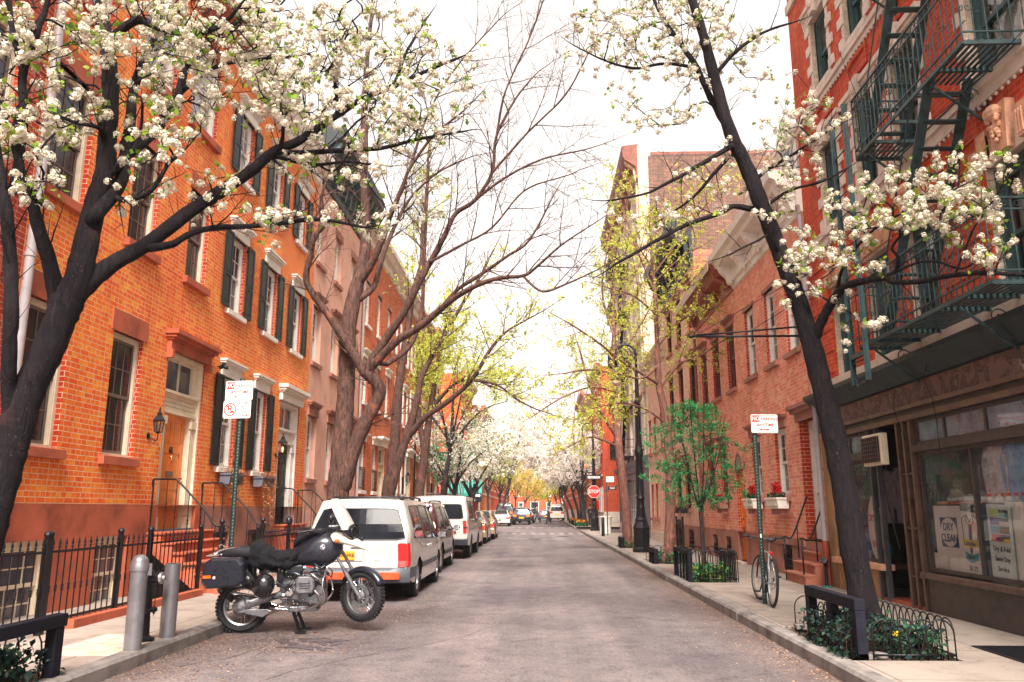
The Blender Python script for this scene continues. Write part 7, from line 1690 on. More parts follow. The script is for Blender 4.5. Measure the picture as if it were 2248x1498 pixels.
  if seal:
   ring=[pts[i][0]for i in range(n+1)]+[pts[n][j]for j in range(1,5)]+[pts[i][4]for i in range(n-1,-1,-1)]+[pts[0][j]for j in range(3,0,-1)]
   m=MB();m.tube(ring,.010,5,closed=True);m.build('seal','black_plastic',o)
  return o
 def wheels(s,rim='alloy',w_=.21,tw=None,spokes=7,inset=.03):
  tw=s.g(s.wh[0],4)
  for wy in s.wh:
   for sg in(1,-1):wheel(s.root,sg*(tw-w_/2-inset),wy,s.r,w_,sg,rim,spokes)
   m=MB()
   for sg in(1,-1):
    M=Matrix.Rotation(R(90),3,'Y');m.lathe([(s.r*1.16,-.12),(s.r*1.16,.0)],20,(sg*(tw-.14),wy,s.r),M,cap=False);m.box(sg*(tw-.3),sg*(tw-.28),wy-s.r*1.15,wy+s.r*1.15,.25,s.r*2.15)
   m.build('wheel_arch','under',s.root)
 def mirror(s,y,z=1.05,mat='black_plastic',sg=1,size=(.1,.07,.075)):
  b=s.side(y,1.05,sg);m=MB();c=b+Vector((sg*(.12),0,.06));m.ball(c,(size[0],size[1],size[2]),12,8);m.bar(b+Vector((0,0,.02)),c,.05,.04);o=m.build('mirror',mat,s.root,smooth=True)
  m=MB();m.prism([(c.x-size[0]*.78,c.z-size[2]*.7),(c.x+size[0]*.78,c.z-size[2]*.7),(c.x+size[0]*.78,c.z+size[2]*.7),(c.x-size[0]*.78,c.z+size[2]*.7)],c.y-size[1]*1.0,c.y-size[1]*.6,'y');m.build('mirror_glass','chrome',o);return o
 def strip(s,y0,y1,l0,l1,mat,name='side_moulding',sg=1,off=.012):
  m=MB();n=24
  for i in range(n):
   a,b=y0+(y1-y0)*i/n,y0+(y1-y0)*(i+1)/n;m.quad(s.sz(a,l0,sg,off),s.sz(b,l0,sg,off),s.sz(b,l1,sg,off),s.sz(a,l1,sg,off));m.quad(s.sz(a,l1,sg,off),s.sz(b,l1,sg,off),s.sz(b,l1,sg,0),s.sz(a,l1,sg,0))
  m.open=True;m.build(name,mat,s.root,smooth=True,sharp=40)
 def sz(s,y,z,sg,off):
  """side point at a given height"""
  z0,zb=s.lo(y),s.g(y,2);z=max(z,z0+.002);return s.side(y,(z-z0)/(zb-z0),sg,off)
 def line(s,pts,r=.004,name='panel_gap',sg=1,mat='under'):
  m=MB()
  for seg in pts:m.tube([s.side(y,l,sg,.0005)for y,l in seg],r,4,cap=False)
  m.build(name,mat,s.root)
 def lamp(s,f0,f1,z0,z1,mat='red_lens',wrap=None,name='tail_light'):
  o=s.rearpatch(name,f0,f1,z0,z1,mat,.018,5,seal=False,thick=.03)
  if wrap:
   sg=1 if f0>0 else-1;m=MB();n=5
   for i in range(n):
    a,b=-.02+wrap*i/n,-.02+wrap*(i+1)/n;P_=lambda y,z:s.sz(max(0,y),z,sg,.014)if z<s.g(0,2)else s.side(max(0,y),1+(z-s.g(0,2))/(s.g(0,3)-s.g(0,2)),sg,.014)
    for k in range(4):za,zc=z0+(z1-z0)*k/4,z0+(z1-z0)*(k+1)/4;m.quad(P_(a,za),P_(b,za),P_(b,zc),P_(a,zc))
   p0=P_;m.open=True;m.build('lens_wrap',mat,o,smooth=True)
  return o
# ---- white minivan (tail at y = 14.55, offside at x = -2.24)
tabv=[(0,.42,1.02,1.66,.90,.70),(.12,.38,1.02,1.70,.945,.735),(.4,.30,1.01,1.73,.965,.75),(1.5,.27,.99,1.75,.972,.755),(3.0,.27,.97,1.73,.972,.75),(3.55,.27,.96,1.66,.970,.73),(4.1,.28,.94,1.28,.965,.74),(4.45,.3,.92,1.02,.955,.76),(4.85,.34,.8,.88,.93,.75),(5.05,.4,.62,.66,.80,.6)]
V=Car('minivan','white minivan parked nearest on the left, its tail behind the motorcycle','minivan',(-3.22,14.55,0),0,5.05,1.94,tabv,(1.02,4.0),.335,['paint_white'],[(.3,-.06),(.62,-.06),(.66,0),(1.02,.02),(1.3,.10),(1.66,.26)])
V.wheels('alloy',.2)
V.glass(.42,1.62,.10,.88,1,(.12,-.0));V.glass(1.72,2.72,.06,.9,1);V.glass(2.82,3.72,.04,.9,1,(0,-.42));V.glass(.42,1.62,.10,.88,-1,(.12,0));V.glass(1.72,3.5,.06,.9,-1)
V.rearpatch('rear_window',-.95,.95,1.06,1.60,'tail_glass',.007,12,top=.97)
m=MB();a=V.rearpt(.1,1.08,.03);b=V.rearpt(-.45,1.14,.03);m.tube([a,b],.010,5);m.ball(a,.03,8,6);m.build('wiper','black_plastic',V.root)
V.lamp(.82,1.008,.60,1.0,'red_lens',wrap=.11);V.lamp(-1.008,-.82,.60,1.0,'red_lens',wrap=.11)
m=MB()
pr=[(0,.32),(-.13,.34),(-.16,.42),(-.15,.52),(-.10,.58),(0,.60)]
rings=[]
for k in range(19):
 f=-1+2*k/18;x=.93*f if abs(f)<.96 else .955*f;yb=-.055*(1-f*f);rings.append([(x,yb+p[0]*(1-abs(f)**8*.75)+.0,p[1])for p in pr])
m.loft(rings);
for sg in(1,-1):m.loft([[V.sz(y,.40,sg,.02),V.sz(y,.585,sg,.02),V.sz(y,.585,sg,-.05),V.sz(y,.40,sg,-.05)]for y in(0,.15,.3,.45,.58)])
m.build('bumper','grey_plastic',V.root,smooth=True,sharp=40)
m=MB();m.box(-.62,.80,-.245,-.215,.40,.52);o=m.build('bumper_guard','bar_orange',V.root,bevel=.006)
m=MB();m.quad((-.46,-.09,.70),(.12,-.09,.70),(.12,-.075,.90),(-.46,-.075,.90));m.open=True;m.build('plate_recess','paint_white',V.root)
m=MB();m.box(-.33,-.02,-.105,-.095,.72,.87);pl=m.build('number_plate','plate_orange',V.root)
m=MB();m.text('X54 9RB',.085,Matrix.Translation((-.175,-.108,.795))@TX,.001,sx=.95);m.build('lettering','black_sign',pl)
m=MB();m.text('CARAVAN SE',.05,Matrix.Translation((.46,-.083,.70))@TX,.001,sx=1.15);m.build('badge','black_plastic',V.root)
m=MB();m.box(-.1,.14,-.095,-.06,.935,.965);m.build('tailgate_handle','paint_white',V.root,bevel=.006)
m=MB();m.ball((.0,.19,1.655),.012,8,6);m.build('washer_jet','black_plastic',V.root)
V.strip(.62+.65,3.6,.50,.60,'grey_plastic');V.strip(.0+.02,.62,.66,.665,'grey_plastic')if False else None
V.line([[(1.66,.15),(1.66,1),(1.66,1.92)],[(2.78,.1),(2.78,1),(2.80,1.92)],[(3.75,.15),(3.75,1.0)],[(.0+.35,.45),(.35,1),(.40,1.9)]]);
m=MB()
for y in(2.55,2.95):c=V.sz(y,.86,1,.015);m.box(c.x-.01,c.x+.022,c.y-.09,c.y+.09,c.z-.02,c.z+.02)
m.build('door_handle','chrome',V.root,bevel=.004)
V.mirror(3.62,mat='black_plastic')
for sg in(1,-1):
 m=MB();m.tube(smoothpts([(sg*.66,.55,1.745),(sg*.66,.62,1.79),(sg*.66,1.9,1.815),(sg*.66,2.95,1.80),(sg*.66,3.05,1.75)],3),.017,6);
 for y in(.75,1.9,2.9):m.box(sg*.66-.02,sg*.66+.02,y-.05,y+.05,1.72,1.79)
 m.build('roof_rail','black_plastic',V.root,smooth=True,sharp=50)
for y in(.9,2.6):m=MB();m.tube([(-.67,y,1.815),(.67,y,1.815)],.014,6);m.build('cross_bar','black_plastic',V.root,smooth=True)
# ---- dark maroon suv
tabs=[(0,.42,1.05,1.60,.86,.66),(.15,.36,1.06,1.68,.91,.70),(.5,.3,1.05,1.73,.925,.71),(2.0,.3,1.02,1.74,.93,.71),(2.9,.3,1.0,1.70,.93,.70),(3.5,.3,.98,1.30,.925,.72),(3.75,.3,.97,1.06,.92,.74),(4.4,.33,.88,.95,.88,.72),(4.62,.42,.68,.7,.78,.6)]
SU=Car('suv','dark maroon sport utility car parked between the white minivan and the white van','car',(-3.42,20.4,0),0,4.62,1.86,tabs,(.92,3.6),.36,['paint_maroon'],[(.4,-.04),(.7,-.04),(1.05,.03),(1.35,.18),(1.6,.32)])
SU.wheels('alloy',.23,spokes=5);SU.glass(.5,1.4,.08,.85,1,(.15,0));SU.glass(1.5,2.4,.06,.88);SU.glass(2.48,3.35,.04,.88,1,(0,-.45));SU.glass(.5,3.2,.08,.85,-1)
SU.rearpatch('rear_window',-.88,.88,1.1,1.52,'tail_glass',.007,10,top=.95);SU.lamp(.66,1.01,.88,1.06,'red_lens',wrap=.22);SU.lamp(-1.01,-.66,.88,1.06,'red_lens',wrap=.22)
m=MB();m.loft([[(.91*f,-.055*(1-f*f)+p[0],p[1])for p in[(0,.36),(-.12,.38),(-.13,.6),(0,.66)]]for f in[-1+k/8 for k in range(17)]]);m.build('bumper','black_plastic',SU.root,smooth=True,sharp=40)
m=MB();m.box(-.24,.24,-.09,-.075,.74,.86);pl=m.build('number_plate','plate_orange',SU.root)
m=MB();m.loft([[(x,.22+p[0],1.66+p[1])for p in[(-.22,.0),(-.2,.04),(.1,.05),(.1,.0)]]for x in(-.66,0,.66)]);m.build('spoiler','paint_maroon',SU.root,smooth=True,sharp=40)
for sg in(1,-1):m=MB();m.tube(smoothpts([(sg*.62,.5,1.73),(sg*.62,.6,1.79),(sg*.62,2.6,1.80),(sg*.62,2.75,1.73)],3),.017,6);m.build('roof_rail','black_plastic',SU.root,smooth=True)
SU.mirror(3.3,mat='paint_grey');SU.strip(1.4,3.1,.42,.52,'black_plastic');SU.line([[(1.45,.15),(1.45,1),(1.45,1.9)],[(2.45,.1),(2.45,1),(2.45,1.9)],[(3.35,.15),(3.35,1)]])
# ---- tall white van
tabw=[(0,.5,1.22,1.86,.93,.80),(.1,.44,1.22,1.93,.975,.84),(.4,.42,1.2,1.98,.985,.845),(3.0,.42,1.17,1.98,.985,.84),(3.7,.42,1.15,1.85,.98,.81),(4.25,.42,1.12,1.30,.97,.82),(4.6,.44,1.1,1.18,.95,.82),(5.0,.48,.95,1.0,.9,.78),(5.15,.5,.8,.84,.8,.7)]
WV=Car('van','tall white passenger van with square rear windows parked beyond the maroon car','van',(-3.25,26.6,0),0,5.15,1.98,tabw,(1.15,4.2),.37,['paint_white'],[(.4,-.03),(.8,-.03),(1.22,0),(1.9,.12)])
WV.wheels('grey_plastic',.23,spokes=8);WV.glass(.4,1.5,.10,.82);WV.glass(1.65,2.75,.10,.82);WV.glass(2.9,3.9,.04,.84,1,(0,-.4));WV.glass(.4,3.5,.1,.82,-1)
WV.rearpatch('rear_window',.06,.86,1.28,1.74,'tail_glass',.008,8);WV.rearpatch('rear_window',-.86,-.06,1.28,1.74,'tail_glass',.008,8)
WV.lamp(.86,.985,.82,1.22,'red_lens',wrap=.04);WV.lamp(-.985,-.86,.82,1.22,'red_lens',wrap=.04)
m=MB();m.loft([[(.95*f,-.055*(1-f*f)+p[0],p[1])for p in[(0,.44),(-.14,.46),(-.15,.62),(0,.66)]]for f in[-1+k/8 for k in range(17)]]);m.build('bumper','black_plastic',WV.root,smooth=True,sharp=40)
m=MB();m.box(-.24,.06,-.085,-.07,.86,.98);m.build('number_plate','plate_orange',WV.root);m=MB();m.ball((.52,-.08,.86),(.06,.03,.06),10,6);m.build('reflector','maroon_paint',WV.root)
m=MB();m.tube([(0,-.05,.7),(0,-.045,1.9)],.006,4);m.build('panel_gap','under',WV.root);WV.line([[(1.58,.15),(1.58,1),(1.58,1.9)],[(2.83,.1),(2.83,1),(2.83,1.9)],[(3.9,.15),(3.9,1)]]);WV.mirror(3.75)
m=MB();m.box(.8,.95,-.08,-.06,1.0,1.03);m.build('badge','black_plastic',WV.root)
# ---- sedans
tabc=[(0,.36,.86,.92,.82,.66),(.12,.3,.90,.98,.87,.70),(.62,.26,.91,1.03,.885,.68),(.85,.26,.92,1.12,.89,.64),(1.35,.25,.92,1.39,.895,.56),(1.9,.25,.92,1.45,.895,.57),(2.6,.25,.91,1.43,.895,.57),(3.3,.25,.90,1.05,.89,.66),(3.45,.25,.89,.99,.885,.7),(4.2,.28,.78,.83,.85,.66),(4.55,.36,.58,.6,.72,.5)]
def sedan(label,loc,matp,cat='car',rz=0,name='sedan'):
 s=Car(name,label,cat,loc,rz,4.55,1.79,tabc,(.88,3.62),.315,[matp],[(.3,-.03),(.6,-.05),(.9,0)])
 s.wheels('alloy',.2,spokes=6);s.glass(1.02,1.62,.12,.85,1,(.28,0),off=.008);s.glass(1.70,2.35,.08,.87,1);s.glass(2.42,3.05,.06,.87,1,(0,-.35));s.glass(1.1,3.0,.12,.85,-1,(.28,-.35))
 m=MB();A=[Vector((-.60,.78,1.105)),Vector((.60,.78,1.105)),Vector((.49,1.33,1.405)),Vector((-.49,1.33,1.405))];A=[a+Vector((0,-.03,.045))for a in A];n=6
 for i in range(n):
  f0,f1=i/n,(i+1)/n;c=lambda f,a,b:a+(b-a)*f+Vector((0,-.03*math.sin(math.pi*f),.02*math.sin(math.pi*f)));m.quad(c(f0,A[0],A[1]),c(f1,A[0],A[1]),c(f1,A[3],A[2]),c(f0,A[3],A[2]))
 m.open=True;m.build('rear_window','car_glass',s.root,smooth=True)
 s.lamp(.62,.98,.66,.82,'red_lens',wrap=.16);s.lamp(-.98,-.62,.66,.82,'red_lens',wrap=.16)
 m=MB();m.loft([[(.86*f,-.055*(1-f*f)+p[0],p[1])for p in[(0,.3),(-.12,.32),(-.14,.55),(0,.6)]]for f in[-1+k/8 for k in range(17)]]);m.build('bumper',matp,s.root,smooth=True,sharp=40)
 m=MB();m.box(-.24,.24,-.085,-.07,.66,.78);m.build('number_plate','plate_orange',s.root);s.mirror(2.95,mat=matp,size=(.08,.06,.06));s.line([[(1.66,.1),(1.66,1)],[(2.4,.1),(2.4,1)],[(3.3,.15),(3.3,1)]])
 return s
sedan('red sedan parked just beyond the white van',(-3.35,32.6,0),'paint_red')
sedan('gold sedan parked beyond the red sedan, nearer of the two gold ones',(-3.3,37.8,0),'paint_gold')
sedan('gold sedan last in the parked row before the crossing',(-3.2,43.0,0),'paint_gold')
sedan('silver white sedan driving away past the crossing with black cars beside it',(-3.55,76.0,0),'paint_silver')
def boxy(label,loc,matp,sc,rear_lamp=(.8,.98,.9,1.3),cat='car',name='suv'):
 s=Car(name,label,cat,loc,0,4.62,1.86,tabs,(.92,3.6),.36,[matp],[(.4,-.04),(.7,-.04),(1.05,.03),(1.6,.22)]);s.wheels('grey_plastic',.22,spokes=6)
 s.glass(.5,3.2,.08,.86);s.glass(.5,3.2,.08,.86,-1);s.rearpatch('rear_window',-.88,.88,1.1,1.5,'pane_mid' if matp=='paint_black' else 'car_glass',.007,8,top=.95);s.lamp(.6,.98,.84,1.04,'orange_lens' if matp=='paint_black' else 'red_lens',wrap=.1);s.lamp(-.98,-.6,.84,1.04,'orange_lens' if matp=='paint_black' else 'red_lens',wrap=.1)
 m=MB();m.box(-.24,.24,-.1,-.085,.66,.8);m.build('number_plate','plate_orange',s.root);s.root.scale=(sc[0],1,sc[1]);s.mirror(3.2);return s
boxy('black suv in the road past the crossing, right of the silver sedan',(-1.75,82.0,0),'paint_black',(1.0,.97))
boxy('dark van parked at the kerb just behind the silver sedan',(-3.6,86.0,0),'paint_black',(1.05,1.25),name='van',cat='van')
boxy('dark grey car waiting beyond the black suv',(-1.4,92.0,0),'paint_grey',(.95,.85))
boxy('white van parked on the right side of the far block behind the walkers',(2.2,101.0,0),'paint_white',(1.05,1.2),name='van',cat='van')
boxy('dark car parked right beside the far white van',(.9,112.0,0),'paint_grey',(.95,.8))
# ---- motorcycle on its stand
plain('rim_alu',(.32,.32,.33),.35,metal=.9,var=.1)
def motorcycle():
 t=empty('motorcycle',(-3.92,11.0,0),math.atan2(.16,1.5),'black touring motorcycle with white beak, silver boxer engine and side case, on its stand','motorcycle')
 t.rotation_euler=(0,R(-2.2),math.atan2(.16,1.5))
 plain('moto_black',(.016,.018,.03),.3,var=.12,scale=9,coat=.5);plain('moto_seat',(.012,.012,.018),.7,var=.3,scale=30,bmp=.3);plain('moto_alu',(.24,.24,.26),.42,metal=.7,var=.45,scale=14,bmp=.2,bscale=90);plain('moto_white',(.7,.66,.6),.3,var=.05,coat=.5);plain('cloth_black',(.008,.008,.012),.95,var=.4,scale=25,bmp=.6,bscale=40);plain('moto_blue',(.02,.09,.3),.3,var=0);plain('screen_tint',(.5,.49,.47),.25,var=0)
 def mwheel(name,cx,cz,r,wd,steer,y=0):
  M=Matrix.Rotation(steer,3,'Z')@Matrix.Rotation(R(90),3,'X');c=(cx,y,cz);m=MB();h=wd/2
  prof=[(r-.10,-h*.5),(r-.075,-h*.95),(r-.04,-h),(r-.012,-h*.7),(r,-h*.25),(r,h*.25),(r-.012,h*.7),(r-.04,h),(r-.075,h*.95),(r-.10,h*.5)]
  m.lathe(prof,44,c,M,cap=False)
  for k in range(44):
   a=6.283*k/44
   for s_ in(-1,1):
    p=Vector(((r-.004)*math.cos(a),(r-.004)*math.sin(a),s_*h*.42));q=Vector(c)+M@p;m.obox(q,(.022,.03,wd*.32),M@Matrix.Rotation(a,3,'Z')@Matrix.Rotation(s_*.35,3,'X'))
  w0=m.build(name,'tyre',t,smooth=True,sharp=40)
  m=MB();m.lathe([(r-.10,-h*.55),(r-.088,-h*.6),(r-.088,-h*.5),(r-.115,-h*.3),(r-.12,0),(r-.115,h*.3),(r-.088,h*.5),(r-.088,h*.6),(r-.10,h*.55)],44,c,M,cap=False);m.build('rim','rim_alu',w0,smooth=True,sharp=40)
  m=MB()
  for k in range(40):
   a=6.283*k/40;b=a+(.5 if k%2 else-.5);s_=1 if(k//2)%2 else-1
   p=[Vector(((r-.112)*math.cos(a),(r-.112)*math.sin(a),s_*h*.35)),Vector((.055*math.cos(b),.055*math.sin(b),s_*.035))];m.tube([Vector(c)+M@q for q in p],.0028,4,cap=False)
  m.build('spokes','chrome',w0)
  m=MB();m.lathe([(.0,-.06),(.03,-.06),(.06,-.045),(.06,-.03),(.035,-.02),(.035,.02),(.06,.03),(.06,.045),(.03,.06),(0,.06)],18,c,M);m.build('hub','moto_alu',w0,smooth=True,sharp=35)
  return w0,M,c
 rw,Mr,cr=mwheel('rear_wheel',0,.335,.335,.15,0)
 st=R(-30);ax=1.57;fz=.40
 fw,Mf,cf=mwheel('front_wheel',ax,fz,.335,.115,st)
 for s_ in(-1,1):
  m=MB();m.lathe([(.10,s_*.052),(.15,s_*.052),(.15,s_*.058),(.10,s_*.058)],30,cf,Mf,cap=False);m.build('brake_disc','moto_alu',fw,smooth=True,sharp=35)
 def S_(dx,dy,z):v=Matrix.Rotation(st,3,'Z')@Vector((dx,dy,0));return Vector((ax+v.x,v.y,z))
 hx=1.17;top=Vector((hx,0,1.12));sd=Matrix.Rotation(st,3,'Z')@Vector((0,1,0))
 for s_ in(-1,1):
  o=sd*(s_*.085);a=Vector((ax,0,fz))+o;b=top+o;mid=a.lerp(b,.48)
  m=MB();m.tube([a-(b-a).normalized()*.04,a.lerp(b,.12),mid],[.026,.032,.03],12);m.tube([mid,b],.021,12);m.build('fork_leg','moto_alu',t,smooth=True,sharp=40)
  m=MB();m.box(-.03,.03,-.02,.02,-.05,.05);q=a.lerp(b,.2)+sd*(-s_*.01);m.v=[(v[0]+q.x-.06,v[1]+q.y,v[2]+q.z)for v in m.v];m.build('brake_caliper','moto_black',t,bevel=.008)
 m=MB();n=14
 for(r0,hw)in((.365,.07),):
  rings=[]
  for k in range(n+1):
   a=R(150-125*k/n);rings.append([Vector(cf)+Mf@Vector(((r0+dz)*math.cos(a),(r0+dz)*math.sin(a),dy))for dy,dz in((-hw,-.05),(-hw*.9,-.01),(-hw*.5,.012),(0,.018),(hw*.5,.012),(hw*.9,-.01),(hw,-.05),(hw*.85,-.05),(hw*.5,.004),(0,.009),(-hw*.5,.004),(-hw*.85,-.05))])
  m.loft(rings)
 m.build('front_mudguard','moto_black',t,smooth=True)
 m=MB();secs=[(1.10,1.13,.12,.05),(1.22,1.14,.15,.11),(1.38,1.12,.135,.10),(1.55,1.07,.105,.07),(1.72,1.00,.06,.04),(1.86,.93,.012,.010)];rings=[]
 for x,z,hw,hh in secs:v=Matrix.Rotation(st*.7,3,'Z')@Vector((x-hx,0,0));rings.append([(hx+v.x-math.sin(st*.7)*hw*math.cos(a),v.y+math.cos(st*.7)*hw*math.cos(a),z+hh*math.sin(a)*(1 if math.sin(a)>0 else .45))for a in[6.283*k/16 for k in range(16)]])
 m.loft(rings);m.build('beak','moto_white',t,smooth=True)
 def turned(pts,f=1.0):return[Vector((hx,0,0))+Matrix.Rotation(st*f,3,'Z')@Vector((p[0]-hx,p[1],p[2]))for p in pts]
 m=MB();c=turned([(1.50,0,1.24)])[0];Mh=Matrix.Rotation(st,3,'Z')@Matrix.Rotation(R(90),3,'Y');m.lathe([(0,-.12),(.07,-.11),(.10,-.02),(.105,.03)],16,c,Mh,cap=False);m.build('headlight_shell','moto_black',t,smooth=True);m=MB();m.lathe([(.10,.03),(.06,.045),(0,.05)],16,c,Mh);m.build('headlight','car_glass',t,smooth=True)
 m=MB();rings=[]
 for k in range(11):
  f=k/10;z=1.27+.42*f;x=1.54-.24*f-.04*f*f;hw=.15*math.sqrt(max(.02,1-f**3.2));us_=[-1+.25*q for q in range(9)];rings.append([(x-.09*(abs(u)**2),hw*u,z)for u in us_]+[(x-.012-.09*(abs(u)**2),hw*u,z)for u in reversed(us_)])
 rings=[turned(r_)for r_ in rings]
 m.loft(rings);m.build('windscreen','screen_tint',t,smooth=True,sharp=60)
 m=MB();m.tube(turned([(1.06,-.42,1.26),(1.0,-.36,1.28),(1.1,-.16,1.24),(1.13,0,1.19),(1.1,.16,1.24),(1.0,.36,1.28),(1.06,.42,1.26)]),.013,8);m.build('handlebar','moto_black',t,smooth=True)
 for s_ in(-1,1):
  m=MB();m.tube(turned([(.93,s_*.47,1.26),(1.01,s_*.35,1.28)]),.019,8);m.build('grip','moto_seat',t,smooth=True)
  m=MB();m.tube(turned([(1.12,s_*.33,1.29),(1.04,s_*.48,1.27),(.99,s_*.50,1.26)]),.006,5);m.build('brake_lever' if s_<0 else 'clutch_lever','moto_alu',t)
  m=MB();q=turned([(1.02,s_*.33,1.29),(.88,s_*.42,1.40),(.80,s_*.44,1.42)]);m.tube(q[:2],.006,5);Mm=Matrix.Rotation(R(90),3,'Y');m.ball(q[2]+Vector((0,0,.0)),(.045,.075,.065),12,8);m.build('mirror','moto_black',t,smooth=True)
  m=MB();q=turned([(1.36,s_*.15,1.13)])[0];m.ball(q,(.035,.03,.028),10,6);m.build('indicator','orange_lens',t,smooth=True)
  m=MB();m.tube([Vector(turned([(1.0,s_*.3,1.27)])[0]),(1.16,s_*.1,1.3),(1.2,0,1.15),(1.15,0,.95)],.006,5);m.build('cable','moto_black',t,smooth=True)
 m=MB();m.box(-.09,.09,-.07,.07,0,.07);q=turned([(1.2,0,1.27)])[0];m.v=[(v[0]+q.x,v[1]+q.y,v[2]+q.z)for v in m.v];m.build('instruments','moto_black',t,bevel=.02)
 m=MB();rings=[]
 for x,zc,hw,z0,z1 in((.58,1,.08,.88,.98),(.66,1,.13,.86,1.06),(.80,1,.17,.82,1.16),(.95,1,.2,.80,1.22),(1.08,1,.205,.80,1.24),(1.18,1,.19,.84,1.22),(1.27,1,.14,.92,1.16),(1.31,1,.06,1.0,1.08)):
  rings.append([(x,hw*(abs(math.cos(a))**.7)*(1 if math.cos(a)>0 else-1),(z0+z1)/2+(z1-z0)/2*(abs(math.sin(a))**.8)*(1 if math.sin(a)>0 else-1))for a in[6.283*k/24 for k in range(24)]])
 m.loft(rings);m.build('fuel_tank','moto_black',t,smooth=True)
 my=Matrix.Rotation(R(90),3,'X');m=MB();m.lathe([(.038,0),(.038,.012),(.034,.015),(0,.016)],24,(1.07,-.198,1.06),my);em=m.build('emblem','chrome',t,smooth=True,sharp=30)
 for a0,mt in((0,'moto_blue'),(90,'white_sign'),(180,'moto_blue'),(270,'white_sign')):
  m=MB();m.prism([(1.07,1.06)]+[(1.07+.024*math.cos(R(a0+q)),1.06+.024*math.sin(R(a0+q)))for q in range(0,91,15)],-.219,-.215,'y');m.build('emblem_quarter',mt,em)
 m=MB();rings=[]
 for x,hw,z0,z1 in((.66,.08,1.04,1.16),(.72,.13,1.08,1.24),(.85,.15,1.16,1.30),(1.0,.13,1.2,1.31),(1.08,.07,1.22,1.27)):rings.append([(x,hw*math.cos(a),(z0+z1)/2+(z1-z0)/2*math.sin(a))for a in[6.283*k/16 for k in range(16)]])
 m.loft(rings);m.build('tank_bag','moto_seat',t,smooth=True)
 m=MB();rings=[]
 for x,hw,z0,z1 in((-.27,.07,.98,1.03),(-.23,.14,.96,1.10),(-.05,.155,.95,1.12),(.12,.15,.94,1.10),(.2,.12,.92,1.04),(.45,.13,.86,.98),(.62,.12,.85,.98),(.68,.08,.88,.95)):rings.append([(x,hw*(abs(math.cos(a))**.6)*(1 if math.cos(a)>0 else-1),(z0+z1)/2+(z1-z0)/2*(abs(math.sin(a))**.7)*(1 if math.sin(a)>0 else-1))for a in[6.283*k/18 for k in range(18)]])
 m.loft(rings);m.build('seat','moto_seat',t,smooth=True)
 r=random.Random(8);m=MB();rings=[]
 for i,(x,hw,z0,z1)in enumerate(((.06,.10,.92,1.08),(.12,.19,.84,1.15),(.20,.235,.78,1.20),(.28,.22,.80,1.13),(.36,.235,.76,1.10),(.46,.215,.80,1.00),(.56,.235,.76,1.03),(.66,.2,.80,1.05),(.76,.17,.84,1.10),(.82,.10,.88,1.04))):
  rings.append([(x+r.uniform(-.02,.02),hw*math.cos(a)*(1+r.uniform(-.16,.16)),(z0+z1)/2+(z1-z0)/2*math.sin(a)*(1+r.uniform(-.2,.2)))for a in[6.283*k/20 for k in range(20)]])
 F=[];K=7
 for i in range(len(rings)-1):
  for q in range(K):f=q/K;F.append([tuple(a_*(1-f)+b_*f for a_,b_ in zip(p0,p1))for p0,p1 in zip(rings[i],rings[i+1])])
 F.append(rings[-1]);G=[]
 for rg in F:
  rg2=[]
  for i in range(len(rg)):rg2.append(Vector(rg[i]));rg2.append((Vector(rg[i])+Vector(rg[(i+1)%len(rg)]))/2)
  G.append([v+mnoise.noise_vector(v*9)*.035+mnoise.noise_vector(v*28)*.014 for v in rg2])
 m.loft(G);m.build('draped_jacket','cloth_black',t,smooth=True)
 m=MB()
 for s_ in(-1,1):m.tube(smoothpts([(-.02,s_*.12,1.1),(-.24,s_*.12,1.08),(-.42,s_*.11,1.02),(-.47,s_*.06,1.02)],3),.011,6)
 m.tube(smoothpts([(-.3,.12,1.06),(-.3,.1,1.13),(-.3,-.1,1.13),(-.3,-.12,1.06)],3),.009,6);m.box(-.46,-.3,-.1,.1,1.0,1.02);m.build('luggage_rack','chrome',t,smooth=True,sharp=40)
 m=MB();m.box(-.42,-.36,-.07,.07,.88,.98);m.build('tail_light','red_lens',t,bevel=.01)
 for s_ in(-1,1):
  m=MB();rings=[]
  for k,(y,sc)in enumerate(((.20,.90),(.225,1.0),(.36,1.0),(.42,.95),(.44,.82))):
   cx,cz=-.16,.80;pts=[(-.28,-.12),(-.22,-.20),(.2,-.19),(.28,-.12),(.27,.10),(.20,.185),(-.16,.19),(-.26,.12)];rings.append([(cx+p[0]*sc,s_*y,cz+p[1]*sc)for p in pts])
  m.loft(rings);m.build('side_case','grey_plastic' if False else 'moto_black',t,smooth=False,bevel=.022)
  m=MB();m.tube([(-.45,s_*.40,.80),(.12,s_*.42,.80)],.006,4);m.build('case_seam','under',t)
  m=MB();m.box(-.40,-.30,s_*.437,s_*.452,.74,.775);m.build('reflector','orange_lens',t)
  m=MB();m.lathe([(.018,0),(.018,.01),(0,.012)],12,(-.26,s_*.44,.745),my if s_<0 else Matrix.Rotation(R(-90),3,'X'));m.build('case_emblem','white_sign',t)
 m=MB()
 for s_ in(-1,1):m.tube([(.1,s_*.1,.88),(.62,s_*.1,.70),(.75,s_*.12,.6)],.014,6);m.tube([(-.3,s_*.1,.95),(.5,s_*.1,.86),(1.15,s_*.06,1.05)],.014,6);m.tube([(.5,s_*.09,.86),(.55,s_*.1,.5)],.014,6)
 m.build('frame','moto_black',t,smooth=True)
 m=MB();m.loft([[(x,-.10+yy*hw,z+zz*hh)for yy,zz in((-1,-.6),(-1,.6),(-.6,1),(.6,1),(1,.6),(1,-.6),(.6,-1),(-.6,-1))]for x,z,hw,hh in((.52,.47,.035,.045),(.35,.43,.035,.045),(.12,.37,.04,.05),(.08,.36,.05,.075))]);m.build('swingarm','moto_alu',t,smooth=True,sharp=40)
